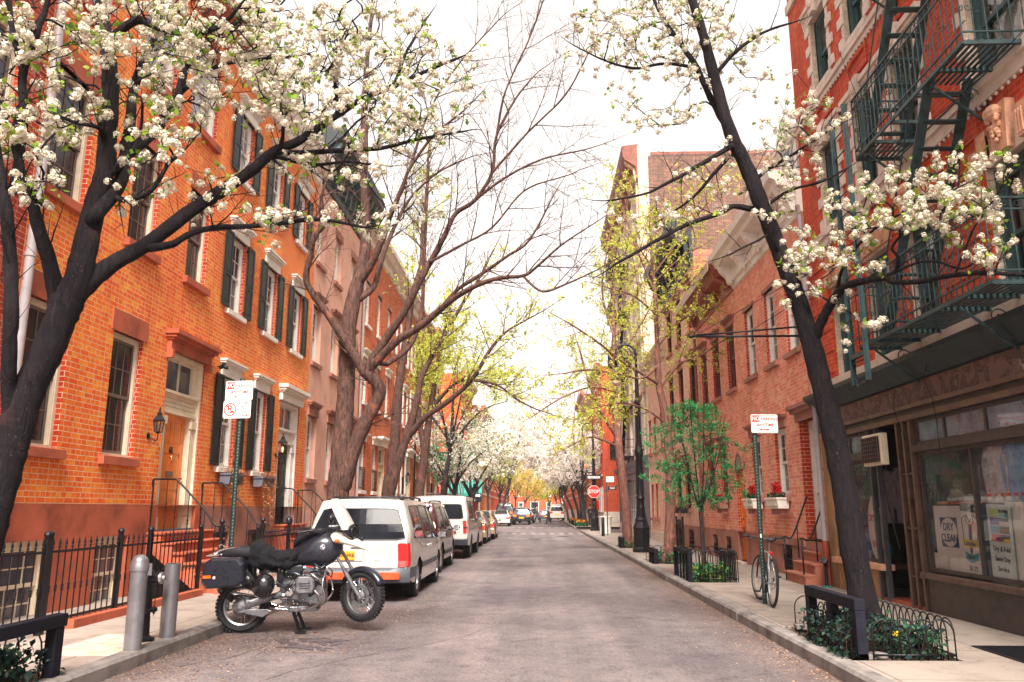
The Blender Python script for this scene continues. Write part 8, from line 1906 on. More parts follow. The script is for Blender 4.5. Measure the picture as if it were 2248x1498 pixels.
 m=MB();m.lathe([(0,.16),(.06,.155),(.10,.13),(.115,.09),(.115,.05),(.09,.03)],24,(0,0,.335),my);m.lathe([(.0,.175),(.03,.17),(.035,.15)],12,(0,0,.335),my)
 for k in range(5):a=k*1.256;m.tube([(.03*math.cos(a),-.163,.335+.03*math.sin(a)),(.10*math.cos(a),-.135,.335+.10*math.sin(a))],.009,5)
 m.build('final_drive','moto_alu',t,smooth=True,sharp=40)
 m=MB();m.prism([(-.02,.28),(.30,.20),(.42,.27),(.36,.30),(.1,.31)],-.18,-.15,'y');m.build('drive_guard','moto_alu',t,bevel=.008)
 m=MB();m.loft([[(x,yy*hw,z+zz*hh)for yy,zz in((-1,-.7),(-1,.7),(-.7,1),(.7,1),(1,.7),(1,-.7),(.7,-1),(-.7,-1))]for x,z,hw,hh in((.50,.50,.11,.10),(.58,.52,.15,.15),(.72,.53,.17,.17),(.78,.52,.19,.20),(1.0,.50,.19,.22),(1.08,.50,.15,.18))]);m.build('crankcase','moto_alu',t,smooth=True,sharp=35)
 for s_ in(-1,1):
  m=MB()
  for k in range(9):y=.18+.016*k;m.box(.76,.98,s_*y,s_*(y+.006),.50,.70)
  m.box(.79,.95,s_*.16,s_*.33,.53,.67);m.build('cylinder','moto_alu',t,bevel=.003)
  m=MB();m.loft([[(.87+px*sc,s_*y,.60+pz*sc)for px,pz in((-.12,-.08),(-.09,-.115),(.1,-.115),(.13,-.06),(.13,.07),(.09,.115),(-.08,.115),(-.125,.07))]for y,sc in((.32,.98),(.36,1),(.395,.93),(.405,.8))]);vc=m.build('valve_cover','moto_alu',t,bevel=.012)
  m=MB();
  for k in range(3):m.box(.80+.0*k,.94,s_*.404,s_*.414,.555+.03*k,.565+.03*k)
  m.build('cover_ribs','moto_black',vc)
  m=MB();m.tube(smoothpts([(.80,s_*.2,.70),(.70,s_*.2,.74),(.62,s_*.16,.74),(.56,s_*.1,.74)],3),[.03]*10,10);m.build('intake','moto_black',t,smooth=True)
  m=MB();m.tube(smoothpts([(.97,s_*.28,.52),(1.05,s_*.27,.44),(1.02,s_*.2,.34),(.85,s_*.14,.28),(.6,s_*.12,.28),(.42,s_*.12,.30)],4),.02,10);m.build('exhaust_pipe','chrome',t,smooth=True)
  m=MB();m.tube(smoothpts([(1.08,s_*.12,.78),(1.12,s_*.32,.72),(1.10,s_*.40,.6),(1.12,s_*.36,.42),(1.02,s_*.2,.30)],4),.013,8);m.tube(smoothpts([(1.11,s_*.39,.62),(.98,s_*.42,.72),(.82,s_*.3,.76)],4),.012,8);m.build('crash_bar','chrome',t,smooth=True)
  m=MB();m.tube([(.60,s_*.15,.40),(.62,s_*.30,.39)],.014,6);m.box(.58,.66,s_*.24,s_*.34,.385,.405);m.build('footrest','moto_black',t)
 m=MB();r=random.Random(2)
 for k in range(16):
  x0,z0_=r.uniform(.5,1.05),r.uniform(.38,.8);m.tube(smoothpts([(x0,-.19,z0_),(x0+r.uniform(-.12,.12),-.24,z0_+r.uniform(-.05,.12)),(x0+r.uniform(-.25,.2),-.18,z0_+r.uniform(-.2,.15))],3),r.choice((.007,.010,.013)),5)
 m.build('hoses','moto_black',t,smooth=True);m=MB()
 for k in range(22):x0,z0_=r.uniform(.52,1.06),r.uniform(.34,.78);m.lathe([(.012,0),(.012,.02),(.006,.024),(0,.024)],6,(x0,-.17,z0_),my)
 m.lathe([(.055,0),(.055,.03),(.045,.035),(0,.035)],18,(.64,-.165,.50),my);m.lathe([(.04,0),(.04,.03),(0,.035)],14,(.55,-.12,.45),my);m.build('engine_fittings','chrome',t)
 m=MB();m.box(1.02,1.10,-.10,.10,.52,.86);m.build('oil_cooler','moto_black',t,bevel=.01)
 m=MB();m.box(.62,1.0,-.15,.15,.24,.32);m.build('sump_guard','moto_alu',t,bevel=.02)
 m=MB();m.box(.45,.66,-.09,.09,.56,.84);m.box(.55,.8,-.12,.12,.68,.84);m.build('airbox','moto_black',t,bevel=.02)
 m=MB();m.tube([(.42,.12,.30),(.1,.2,.40),(-.3,.24,.48)],[.03,.055,.055],14);m.build('silencer','chrome',t,smooth=True,sharp=40)
 m=MB();m.tube([(.25,-.0,.55),(.28,0,.9)],.028,8)
 for k in range(10):m.lathe([(.04,-.006),(.045,0),(.04,.006)],10,(.25+.03*k/10,0,.56+.03*k))
 m.build('shock_absorber','moto_alu',t,smooth=True,sharp=40)
 m=MB()
 for s_ in(-1,1):m.bar((.66,s_*.12,.32),(.78,s_*.17,.0-.0),.022,.04);m.box(.72,.86,s_*.17-.03,s_*.17+.03,-.015,.012)
 m.bar((.71,-.14,.18),(.71,.14,.18),.02,.02);m.build('centre_stand','black_iron',t)
 m=MB();M=Matrix.Rotation(R(25),3,'Y');m.ball((.33,-.30,.61),(.145,.125,.155),22,16,M);h_=m.build('hanging_helmet','paint_black',t,smooth=True)
 m=MB();m.box(-.085,.085,-.003,.003,-.06,.06);Mx=Matrix.Rotation(R(-35),3,'Y');q=Vector((.1,-.27,.70));m.v=[tuple(q+Mx@Vector(v))for v in m.v];pl=m.build('number_plate','black_plastic',t)
 m=MB();m.text('413',.06,Matrix.Translation(q+Vector((0,-.006,.0)))@Mx.to_4x4()@TX,.001);m.build('plate_lettering','white_sign',pl)
 m=MB();m.tube([(-.12,0,.42),(-.28,0,.55),(-.36,0,.8)],[.05,.06,.05],8);m.build('rear_mudguard','moto_black',t,smooth=True)
 return t
motorcycle()
# ---- bicycle locked to the right hand sign post
def bicycle():
 a=Vector((3.50,12.72,.15));b=Vector((3.58,13.75,.15));d=(b-a);ang=math.atan2(d.y,d.x);t=empty('bicycle',tuple(a),ang,'silver bicycle with black saddle locked to the no parking post','bicycle');r=.335;wb=1.03
 t.rotation_euler=(R(4),0,ang);my=Matrix.Rotation(R(90),3,'X');plain('bike_silver',(.5,.5,.5),.3,metal=.5,var=.05)
 for nm,cx,stt in(('rear_wheel',0,0),('front_wheel',wb,R(10))):
  M=Matrix.Rotation(stt,3,'Z')@my;m=MB();m.lathe([(r+.022*math.cos(q),.022*math.sin(q))for q in[6.283*k/8 for k in range(9)]],36,(cx,0,r+.02),M,cap=False);w0=m.build(nm,'tyre',t,smooth=True)
  m=MB();m.lathe([(r-.02,-.012),(r-.035,-.012),(r-.035,.012),(r-.02,.012)],36,(cx,0,r+.02),M,cap=False);m.build('rim','galvanised',w0,smooth=True,sharp=40);m=MB()
  for k in range(28):q=6.283*k/28;s_=1 if k%2 else-1;m.tube([Vector((cx,0,r+.02))+M@Vector(((r-.03)*math.cos(q),(r-.03)*math.sin(q),0)),Vector((cx,0,r+.02))+M@Vector((.02*math.cos(q+1.2*s_),.02*math.sin(q+1.2*s_),s_*.03))],.0016,3,cap=False)
  m.lathe([(.02,-.04),(.025,-.03),(.012,0),(.025,.03),(.02,.04)],10,(cx,0,r+.02),M);m.build('spokes','galvanised',w0)
 ax,bx=Vector((0,0,r+.02)),Vector((wb,0,r+.02));bb=Vector((.43,0,.30));st=Vector((.30,0,.80));hd0=Vector((.86,0,.62));hd1=Vector((.82,0,.82))
 m=MB();m.tube([bb,st],.016,8);m.tube([bb,hd0],.019,8);m.tube([st-Vector((0,0,.03)),hd1-Vector((0,0,.03))],.016,8);m.tube([hd0,hd1],.02,8)
 for s_ in(-1,1):m.tube([ax+Vector((0,s_*.05,0)),bb+Vector((0,s_*.03,0))],.010,6);m.tube([ax+Vector((0,s_*.05,0)),st+Vector((0,s_*.012,0))],.009,6)
 m.build('frame','bike_silver',t,smooth=True)
 m=MB()
 for s_ in(-1,1):m.tube([bx+Vector((0,s_*.05,0)),Vector((.90,s_*.05,.66)),Vector((.87,s_*.02,.66))],.013,6)
 m.build('fork','black_plastic',t,smooth=True)
 m=MB();m.tube([st,Vector((.27,0,.95))],.012,6);m.build('seat_post','galvanised',t)
 m=MB();rings=[[(x,hw*math.cos(q),.965+dz+.028*math.sin(q))for q in[6.283*k/10 for k in range(10)]]for x,hw,dz in((.11,.05,.01),(.15,.075,.015),(.22,.07,.005),(.30,.035,0),(.40,.022,0),(.43,.012,-.005))];m.loft(rings);m.build('saddle','black_plastic',t,smooth=True)
 m=MB();m.tube([hd1,Vector((.83,0,.93)),Vector((.88,0,.97))],.013,6);m.tube([Vector((.84,-.30,1.0)),Vector((.86,-.1,.98)),Vector((.88,0,.97)),Vector((.86,.1,.98)),Vector((.84,.30,1.0))],.012,8);m.build('handlebar','black_plastic',t,smooth=True)
 for s_ in(-1,1):m=MB();m.tube([(.84,s_*.20,1.0),(.83,s_*.32,1.005)],.017,8);m.build('grip','tyre',t,smooth=True)
 m=MB();m.lathe([(.0,-.062),(.095,-.06),(.10,-.057),(.095,-.052),(0,-.05)],24,bb,my);m.lathe([(.035,.03),(.05,.05)],12,ax,my);m.build('chainring','galvanised',t)
 for s_,q in((-1,2.3),(1,2.3+math.pi)):
  e=bb+Vector((.17*math.cos(q),s_*.09,.17*math.sin(q)));m=MB();m.bar(bb+Vector((0,s_*.08,0)),e,.014,.024);m.box(e.x-.045,e.x+.045,e.y,e.y+s_*.09,e.z-.012,e.z+.012);m.build('crank','black_plastic',t)
 m=MB();m.tube([ax+Vector((0,-.05,.045)),bb+Vector((0,-.055,.095))],.005,4);m.tube([ax+Vector((0,-.05,-.04)),bb+Vector((0,-.055,-.095))],.005,4);m.build('chain','black_iron',t)
 m=MB();m.lathe([(.07+.014*math.cos(q),.014*math.sin(q))for q in[6.283*k/8 for k in range(9)]],20,(.55,.06,.6),Matrix.Rotation(R(0),3,'X'),cap=False);m.build('lock','black_plastic',t,smooth=True)
 m=MB();m.ball((.16,0,.78),(.02,.03,.03),8,6);m.build('reflector','red_lens',t)
bicycle()
# ================================================================ STREET FURNITURE
def sign_face(t,x,y,z,w_,H,name='sign_board',mat='white_sign',th=.004,rz=0):
 m=MB();r_=.025;pts=[]
 for cx,cz,a0 in((w_/2-r_,H/2-r_,0),(-w_/2+r_,H/2-r_,90),(-w_/2+r_,-H/2+r_,180),(w_/2-r_,-H/2+r_,270)):
  for k in range(5):a=R(a0+22.5*k);pts.append((x+cx+r_*math.cos(a),z+cz+r_*math.sin(a)))
 m.prism(pts,y,y+th,'y');o=m.build(name,mat,t);return o
def sign_border(par,x,y,z,w_,H,mat='red_sign',i=.014,wd=.006):
 m=MB();a,b=w_/2-i,H/2-i
 m.box(x-a,x+a,y-.002,y,z+b-wd,z+b);m.box(x-a,x+a,y-.002,y,z-b,z-b+wd);m.box(x-a,x-a+wd,y-.002,y,z-b+wd,z+b-wd);m.box(x+a-wd,x+a,y-.002,y,z-b+wd,z+b-wd);m.build('border',mat,par)
def txt(par,s_,x,y,z,size,mat='red_sign',sx=1.0,name='lettering',align='CENTER'):
 m=MB();m.text(s_,size,Matrix.Translation((x,y,z))@TX,.0008,align,sx=sx);return m.build(name,mat,par)
def arrow(par,x,z,y,L,heads,mat='red_sign',s_=1.0):
 m=MB();m.box(x-L/2+.02,x+L/2-.02,y-.002,y,z-.006*s_,z+.006*s_)
 if 'l' in heads:m.prism([(x-L/2,z),(x-L/2+.035*s_,z+.018*s_),(x-L/2+.035*s_,z-.018*s_)],y-.002,y,'y')
 if 'r' in heads:m.prism([(x+L/2,z),(x+L/2-.035*s_,z-.018*s_),(x+L/2-.035*s_,z+.018*s_)],y-.002,y,'y')
 m.build('arrow',mat,par)
def u_post(t,H,mat='sign_post'):
 m=MB();m.box(-.028,.028,.0,.004,-.02,H);m.box(-.032,-.028,-.022,.006,-.02,H);m.box(.028,.032,-.022,.006,-.02,H);m.build('post',mat,t)
 m=MB()
 for k in range(int(H/.05)):m.lathe([(.006,0),(0,.0015)],6,(0,-.0005,.1+k*.05),Matrix.Rotation(R(90),3,'X'))
 m.build('post_holes','grey_light',t)
# left: two signs on one post
t=empty('street_sign',(-4.52,12.0,.13),R(-6),'two stacked no parking signs on a green post above the motorcycle','street sign')
u_post(t,3.42)
z0=3.23
o=sign_face(t,-.03,-.03,z0,.44,.30);sign_border(o,-.03,-.031,z0,.44,.30)
m=MB();m.box(-.235,-.108,-.034,-.0315,z0+.03,z0+.125);m.build('red_field','red_sign',o);txt(o,'NO',-.171,-.036,z0+.078,.098,'white_sign',.82);txt(o,'PARKING',.048,-.033,z0+.075,.066,sx=.98);txt(o,'ANYTIME',-.02,-.033,z0-.022,.068,sx=1.0);arrow(o,-.04,z0-.095,-.031,.13,'l')
z1=z0-.285
o=sign_face(t,-.045,-.03,z1,.44,.27);sign_border(o,-.045,-.031,z1,.44,.27)
m=MB();cx,cz=-.155,z1;q0=[(cx+.098*math.cos(R(a)),cz+.098*math.sin(R(a)))for a in range(0,360,10)];q1=[(cx+.083*math.cos(R(a)),cz+.083*math.sin(R(a)))for a in range(0,360,10)]
for i in range(36):j=(i+1)%36;m.prism([q0[i],q0[j],q1[j],q1[i]],-.034,-.031,'y')
m.bar((cx-.065,-.0345,cz+.065),(cx+.065,-.0345,cz-.065),.012,.003,(0,1,0));m.build('prohibition_ring','red_sign',o);txt(o,'P',cx-.01,-.033,cz+.005,.15,'red_sign')
m=MB();m.bar((cx-.0,-.036,cz-.05),(cx+.06,-.036,cz-.02),.02,.004,(0,1,0));m.build('broom','red_sign',o)
txt(o,'9-10:30',.05,-.033,z1+.09,.045);txt(o,'AM',.13,-.033,z1+.092,.022);txt(o,'MON',.06,-.033,z1+.045,.03);txt(o,'&',.06,-.033,z1+.008,.03);txt(o,'THURS',.06,-.033,z1-.03,.034);arrow(o,.08,z1-.09,-.031,.13,'r')
# right: one sign
t=empty('street_sign',(3.50,13.15,.15),R(5),'single no parking sign with a double arrow on the post the bicycle leans on','street sign')
u_post(t,2.95);zz=2.80
n_k=set(COL.objects);o=sign_face(t,.035,-.03,zz,.44,.30);sign_border(o,.035,-.031,zz,.44,.30)
m=MB();m.box(-.17,-.043,-.034,-.0315,zz+.03,zz+.125);m.build('red_field','red_sign',o);txt(o,'NO',-.106,-.036,zz+.078,.098,'white_sign',.82);txt(o,'PARKING',.113,-.033,zz+.075,.066,sx=.98);txt(o,'ANYTIME',.045,-.033,zz-.022,.068);arrow(o,.03,zz-.095,-.031,.17,'lr',s_=1.1);o.location.x=.13
m=MB();m.box(-.012,.012,-.01,-.004,1.0,1.06);m.build('sticker','white_sign',t)
# bollards and hydrant
def bollard(x,y,label,cap):
 t=empty('bollard',(x,y,.15),0,label,'bollard','steel bollards guarding the hydrant');m=MB();m.lathe([(.088,-.02),(.086,.82)],28);m.build('tube','steel_grey',t,smooth=True,sharp=40)
 if cap:m=MB();m.lathe([(.095,.80),(.097,.86),(.088,.875),(.088,.90),(.07,.94),(.035,.965),(0,.972)],28);m.build('cap','steel_grey',t,smooth=True,sharp=40)
 else:m=MB();m.lathe([(.086,.82),(.078,.822),(.078,.80),(0,.80)],28);m.build('rim','galvanised',t,smooth=True,sharp=40)
 return t
bollard(-4.27,8.75,'nearer steel bollard with a domed cap in front of the hydrant',True);bollard(-4.30,9.62,'further steel bollard with a flat open top beside the hydrant',False)
t=empty('fire_hydrant',(-4.47,9.32,.15),0,'black fire hydrant with a silver capped outlet and hanging chain between the steel bollards','fire hydrant')
m=MB();m.lathe([(.15,-.01),(.15,.03),(.115,.035),(.095,.06),(.085,.3),(.1,.31),(.155,.315),(.155,.35),(.1,.355),(.095,.38),(.09,.62),(.105,.66),(.11,.72),(.085,.76),(.03,.78),(.03,.82),(0,.82)],20);m.build('barrel','black_iron',t,smooth=True,sharp=35)
m=MB()
for k in range(8):a=.785*k;m.lathe([(.014,-.012),(.014,.05),(0,.052)],6,(.13*math.cos(a),.13*math.sin(a),.305))
m.build('bolts','black_iron',t)
m=MB();Mx=Matrix.Rotation(R(90),3,'Y');m.lathe([(.06,.05),(.06,.15),(.07,.155),(.07,.17)],16,(0,0,.68),Mx);m.build('outlet','black_iron',t,smooth=True,sharp=35);m=MB();m.lathe([(.062,.17),(.062,.20),(.03,.205),(.03,.23),(0,.23)],16,(0,0,.68),Mx);m.build('outlet_cap','galvanised',t,smooth=True,sharp=35)
m=MB();my_=Matrix.Rotation(R(90),3,'X');m.lathe([(.05,.05),(.05,.12),(.055,.13),(0,.14)],14,(0,0,.66),my_);m.build('side_outlet','black_iron',t,smooth=True,sharp=35)
m=MB()
for k in range(13):z=.60-k*.026;m.tube([(.14+.008*math.cos(q)*(1 if k%2 else .3),-.02+.008*math.cos(q)*(.3 if k%2 else 1),z+.017*math.sin(q))for q in[6.283*j/7 for j in range(7)]],.003,4,closed=True)
m.build('chain','black_iron',t);m=MB();m.box(.02,.14,-.16,-.15,.72,.85);m.build('tag','steel_grey',t)
t=empty('pavement_patch',(-4.55,9.2,.1545),0,'pale cracked concrete square under the hydrant','paving');t2_=None
plain('concrete_pale',(.55,.44,.35),.85,var=.25,scale=5,bmp=.4,bscale=50);m=MB();m.prism([(-.55,-.85),(.22,-.8),(.22,.7),(-.55,.6)],-.004,0,'z');m.build('slab','concrete_pale',t)
# tree guards
def hoops(t,pts,H=.36,gap=.155,w_=.27,r_=.008,mat='black_iron',cross=True):
 m=MB()
 for(xa,ya),(xb,yb)in zip(pts[:-1],pts[1:]):
  L=math.hypot(xb-xa,yb-ya);d=((xb-xa)/L,(yb-ya)/L);n=max(1,int((L-w_)/gap)+1)
  for i in range(n):
   s0=i*(L-w_)/max(1,n-1)if n>1 else 0;ps=[]
   for k in range(11):a=math.pi*k/10;ps.append((s0+w_/2-w_/2*math.cos(a),H-w_*.5+w_*.5*math.sin(a)*1.05))
   ps=[(s0,-.02)]+ps+[(s0+w_,-.02)];m.tube([(xa+d[0]*p[0],ya+d[1]*p[0],p[1])for p in ps],r_,5)
  m.bar((xa,ya,.07),(xb,yb,.07),.012,.02)
 m.build('hoops',mat,t,smooth=True);return t
def ivy_patch(label,cx,cy,z,rx,ry,n,mats,seed,name='ground_ivy',size=.055,zr=.16,cat='plant'):
 t=empty(name,(cx,cy,z),0,label,cat);r=random.Random(seed);pts=[];st=MB()
 for k in range(int(n/9)):
  x,y=r.uniform(-rx,rx),r.uniform(-ry,ry);p=[(x,y,0)];a=r.uniform(0,6.28)
  for i in range(6):x+=.05*math.cos(a)+r.uniform(-.02,.02);y+=.05*math.sin(a)+r.uniform(-.02,.02);p.append((max(-rx*1.05,min(rx*1.05,x)),max(-ry*1.05,min(ry*1.05,y)),zr*math.sin(math.pi*min(1,(i+1)/5))*r.uniform(.6,1.3)+.02))
  st.tube(p,.003,3)
  for q in p[1:]:
   for _ in range(3):pts.append((q[0]+r.gauss(0,.03),q[1]+r.gauss(0,.03),q[2]+r.gauss(0,.025)+.02))
 st.build('stems','stem_dark',t);leaf_cloud('leaves',pts,size,mats,t,seed,.1,.35);return t
def wood_guard(label,x,y0,y1,H=.52,posts=(),ramp_=0,z=.12,th=.09):
 t=empty('tree_guard',(x,(y0+y1)/2,z),0,label,'tree guard');a,b=y0-(y0+y1)/2,y1-(y0+y1)/2
 m=MB();m.box(-.055,.055,a,b,H-.11,H);m.build('top_rail','dark_wood',t,bevel=.008)
 for y in posts:m=MB();yy=y-(y0+y1)/2;m.box(-.05,.05,yy-.06,yy+.06,-.02,H-.112);m.build('post','dark_wood',t,bevel=.006)
 return t
# near right pit: box-like wooden frame on the street side, hoops round the rest
t=wood_guard('dark blue-black wooden rail guard along the kerb at the leaning pear, ivy through it',3.17,8.42,9.95,.60,(8.48,9.2,9.89))
m=MB();m.box(-.05,.05,-.765,.765,.0,.09);m.build('bottom_rail','dark_wood',t,bevel=.006)
t=empty('hoop_fence',(3.6,9.2,.12),0,'low black hoop fence round the pavement side of the leaning pear','tree guard');hoops(t,[(-.32,-.74),(.48,-.74),(.48,1.45),(-.4,1.45)],.40);hoops(t,[(-.36,-.6),(-.36,.7)],.42)
ivy_patch('dark ivy spilling through the wooden guard under the leaning pear',3.30,9.2,.14,.26,.68,900,['ivy','ivy','ivy','leaf_dark'],5,size=.048,zr=.26)
ivy_patch('green plants with a yellow flower at the foot of the leaning pear',3.80,8.85,.14,.22,.40,300,['leaf_dark','ivy','leaf_dark'],6,name='bedding_plant',size=.058,zr=.22)
t=empty('flower',(3.62,8.72,.36),0,'single small yellow flower among the plants at the leaning pear','flower');leaf_cloud('petals',[(rnd.gauss(0,.012),rnd.gauss(0,.012),rnd.gauss(0,.008))for _ in range(16)],.03,['flower_yellow'],t,3)
m=MB();m.tube([(0,0,-.2),(0,0,0)],.003,4);m.build('stem','leaf_green',t)
for k,(x,y)in enumerate(((3.2,8.15),(3.15,10.2))):
 t=empty('loose_brick',(x+.1,y+.4,.165),.4+k,['loose grey paving brick lying by the near end of the wooden guard','loose grey paving brick lying at the far end of the wooden guard'][k],'brick');m=MB();m.box(-.14,.14,-.07,.07,-.02,.03);m.build('block','kerb_stone',t,bevel=.006)
# sapling guard
t=empty('tree_guard',(3.05,17.0,.14),0,'black iron hoop and picket guard round the green sapling','tree guard')
m=MB();m.box(-.03,.05,-.05,.05,-.02,.66);m.box(-.03,.05,1.65,1.75,-.02,.62);m.box(-.03,.03,0,1.7,.55,.62);
for k in range(4):m.box(-.02,.02,.3+.36*k,.36+.36*k,0,.55)
m.build('wood_frame','dark_wood',t,bevel=.006);hoops(t,[(.05,0),(.95,-.1),(.95,1.75),(.05,1.75)],.62,.15,.26,.010)
ivy_patch('grassy green tufts inside the hoop guard of the sapling',3.5,17.6,.13,.34,.55,420,['leaf_green','leaf_fresh','leaf_dark'],8,name='bedding_plant',size=.07,zr=.24)
def bench_guard(label,y0,y1,yh,seed,lab2):
 t=wood_guard(label,3.14,y0,y1,.42,(y0+.08,(y0+y1)/2,y1-.08));t2=hoops(empty('hoop_fence',(3.14,y0,.12),0,'low black hoop fence '+lab2,'tree guard'),[(.05,0),(.95,0),(.95,yh),(.05,yh)],.40,.16,.26)
 ivy_patch('low green planting '+lab2,3.6,(y0+y0+yh)/2,.13,.36,yh*.42,330,['leaf_green','leaf_dark'],seed,name='bedding_plant',size=.075,zr=.2)
bench_guard('dark wooden bench-like tree guard at the kerb near the tall lamp post',22.35,23.5,2.5,9,'round the lime tree right of the lamp post')
bench_guard('dark wooden tree guard at the kerb left of the tall lamp post',31.2,32.3,2.3,10,'round the lime tree left of the lamp post')
# near left pit
t=wood_guard('dark weathered wooden rail guard at the bottom left corner with ivy behind',-4.30,4.6,7.45,.56,(5.3,6.35,7.36))
t=empty('hoop_fence',(-5.15,5.3,.12),0,'low black hoop fence at the bottom left beside the pear trunk','tree guard');hoops(t,[(0,-.4),(0,2.05),(.75,2.05)],.44,.2,.34)
ivy_patch('blue-green ivy clump behind the wooden rail at the bottom left',-4.55,6.85,.14,.26,.55,420,['ivy','leaf_dark','ivy'],12,size=.07,zr=.22)
# lamp posts
def bishop_lamp(name,x,y,label,H=7.0,sc=1.0,arm=-.72,photo=None):
 t=empty(name,(x,y,.15),0,label,'street lamp')
 m=MB();m.lathe([(.31,0),(.31,.12),(.27,.16),(.27,.75),(.29,.8),(.25,.9),(.21,1.0),(.21,1.08),(.17,1.16),(.15,1.35),(.15,1.5)],8);m.lathe([(.24,.78),(.26,.82),(.24,.86)],16);m.build('base','black_iron',t,smooth=False,bevel=.01)
 m=MB();pr=[(.15,1.48),(.13,1.55),(.13,1.75),(.16,1.8),(.12,1.9),(.115,3.2),(.15,3.25),(.15,3.45),(.11,3.55),(.10,3.7)];m.lathe(pr+[(.085,5.0),(.12,5.06),(.12,5.16),(.075,5.22),(.06,H-.9)],14)
 for k in range(8):a=k*.785;m.tube([(.125*math.cos(a),.125*math.sin(a),1.95),(.105*math.cos(a),.105*math.sin(a),4.9)],.012,4)
 m.build('shaft','black_iron',t,smooth=True,sharp=35)
 m=MB();rr=abs(arm)/2*1.0;cx=arm/2;zc=H-.45;pts=[(0,0,H-1.1),(0,0,zc)]+[(cx+rr*math.cos(R(a)),0,zc+rr*1.15*math.sin(R(a)))for a in range(0,181,15)]+[(arm,0,zc-.35)];m.tube(pts,.045,8)
 for k in range(1):m.tube([(cx-.0+.22*(1-i/26)*math.cos(i*.42+.3),0,zc+.05+.24*(1-i/26)*math.sin(i*.42+.3))for i in range(25)],.02,6)
 m.tube([(-.02,0,zc-.15),(cx+.22,0,zc+.05)],.02,6);m.tube([(cx+.1+.09*(1-i/16)*math.cos(i*.5+2),0,zc-.22+.09*(1-i/16)*math.sin(i*.5+2))for i in range(15)],.014,5)
 for k in range(9):a=R(20*k+10);m.ball((cx+(rr+.05)*math.cos(a),0,zc+(rr*1.15+.05)*math.sin(a)),(.045,.02,.035),6,4)
 m.build('scroll_arm','black_iron',t,smooth=True)
 zl=zc-.35;m=MB();m.lathe([(.02,0),(.06,-.03),(.06,-.10),(.09,-.14),(.09,-.28),(.10,-.30),(.20,-.46),(.23,-.50),(.22,-.52)],18,(arm,0,zl));m.build('lamp_head','black_iron',t,smooth=True,sharp=40)
 m=MB();m.lathe([(.19,-.5),(.17,-.62),(.10,-.72),(0,-.75)],18,(arm,0,zl));m.build('lamp_globe','lamp_globe',t,smooth=True)
 return t
plain('lamp_globe',(.75,.58,.40),.25,var=.1)
t=bishop_lamp('street_lamp',3.5,28.3,'tall black ornate street lamp with scrolled crook arm, nearer of the two on the right',7.25)
m=MB();m.lathe([(.06,-.30),(.085,-.27),(.085,-.13),(.06,-.10)],12,(-.72,0,7.25-.8));m.build('collar','teal_label',t)
t=bishop_lamp('street_lamp',3.75,55.5,'black crook street lamp at the crossing carrying the STOP sign',7.25)
m=MB();m.tube(smoothpts([(0,0,3.9),(-.4,0,3.85),(-.5,0,4.1)],4),.03,6);m.build('lamp_bracket','black_iron',t);m=MB();m.lathe([(.04,0),(.12,.06),(.12,.22),(.05,.3),(0,.3)],12,(-.5,0,4.1));m.build('call_light','orange_lens',t,smooth=True)
# stop sign, one-way signs, small posts
t=empty('stop_sign',(3.72,55.2,2.72),0,'red octagonal STOP sign on the lamp post at the crossing','stop sign')
m=MB();m.prism([(.44*math.cos(R(22.5+45*k)),.44*math.sin(R(22.5+45*k)))for k in range(8)],0,.01,'y');m.build('rim','white_sign',t);m=MB();m.prism([(.41*math.cos(R(22.5+45*k)),.41*math.sin(R(22.5+45*k)))for k in range(8)],-.006,-.001,'y');m.build('face','red_sign',t);txt(t,'STOP',0,-.008,0,.34,'white_sign',.85)
def oneway(x,y,z,label,rz=0,w_=.95,flip=False):
 t=empty('one_way_sign',(x,y,z),rz,label,'street sign');m=MB();m.box(-w_/2,w_/2,0,.01,-.16,.16);m.build('board','black_sign',t)
 m=MB();s_=-1 if not flip else 1;m.prism([(s_*w_*.46,0),(s_*w_*.30,.12),(s_*w_*.30,.07),(-s_*w_*.44,.07),(-s_*w_*.44,-.07),(s_*w_*.30,-.07),(s_*w_*.30,-.12)],-.006,-.001,'y');m.build('arrow','white_sign',t);txt(t,'ONE WAY',.04,-.008,0,.13,'black_sign');return t
oneway(3.72,55.15,3.68,'black one way sign with a white arrow above the STOP sign')
oneway(-4.6,60.0,2.55,'black one way sign on the left corner by the awning',w_=.7,flip=True)
t=empty('street_sign',(3.82,46.0,.15),0,'small white and black signs on a thin green pole right of the STOP sign','street sign');m=MB();m.box(-.03,.03,-.02,.02,-.02,3.2);m.build('post','sign_post',t)
m=MB();m.box(-.02,.42,-.035,-.025,2.92,3.22);m.build('white_board','white_sign',t);m=MB();m.box(.05,.55,-.035,-.025,2.48,2.66);o=m.build('black_board','black_sign',t);txt(o,'WAY',.32,-.04,2.57,.12,'white_sign')
t=empty('street_sign',(-5.0,66.5,0.1),0,'blue street name sign high on a pole over the left trees','street sign');m=MB();m.tube([(0,0,0),(0,0,5.4)],.05,8);m.build('post','black_iron',t);m=MB();m.box(.1,.9,-.03,.0,5.0,5.3);m.build('board','white_sign',t)
t=empty('litter_bin',(3.98,49.5,.15),0,'white tapered litter bin on the corner pavement below the STOP sign','litter bin');m=MB();m.lathe([(.32,0),(.40,.95),(.42,.97),(.42,1.0),(.36,1.0),(.34,.2),(0,.2)],18);m.build('tub','white_paint',t,smooth=True,sharp=40)
t=empty('bollard',(3.45,44.5,.15),0,'short black steel bollard standing before the white litter bin','bollard');m=MB();m.lathe([(.09,0),(.09,.95),(.06,1.0),(0,1.0)],12);m.build('tube','black_iron',t,smooth=True,sharp=40)
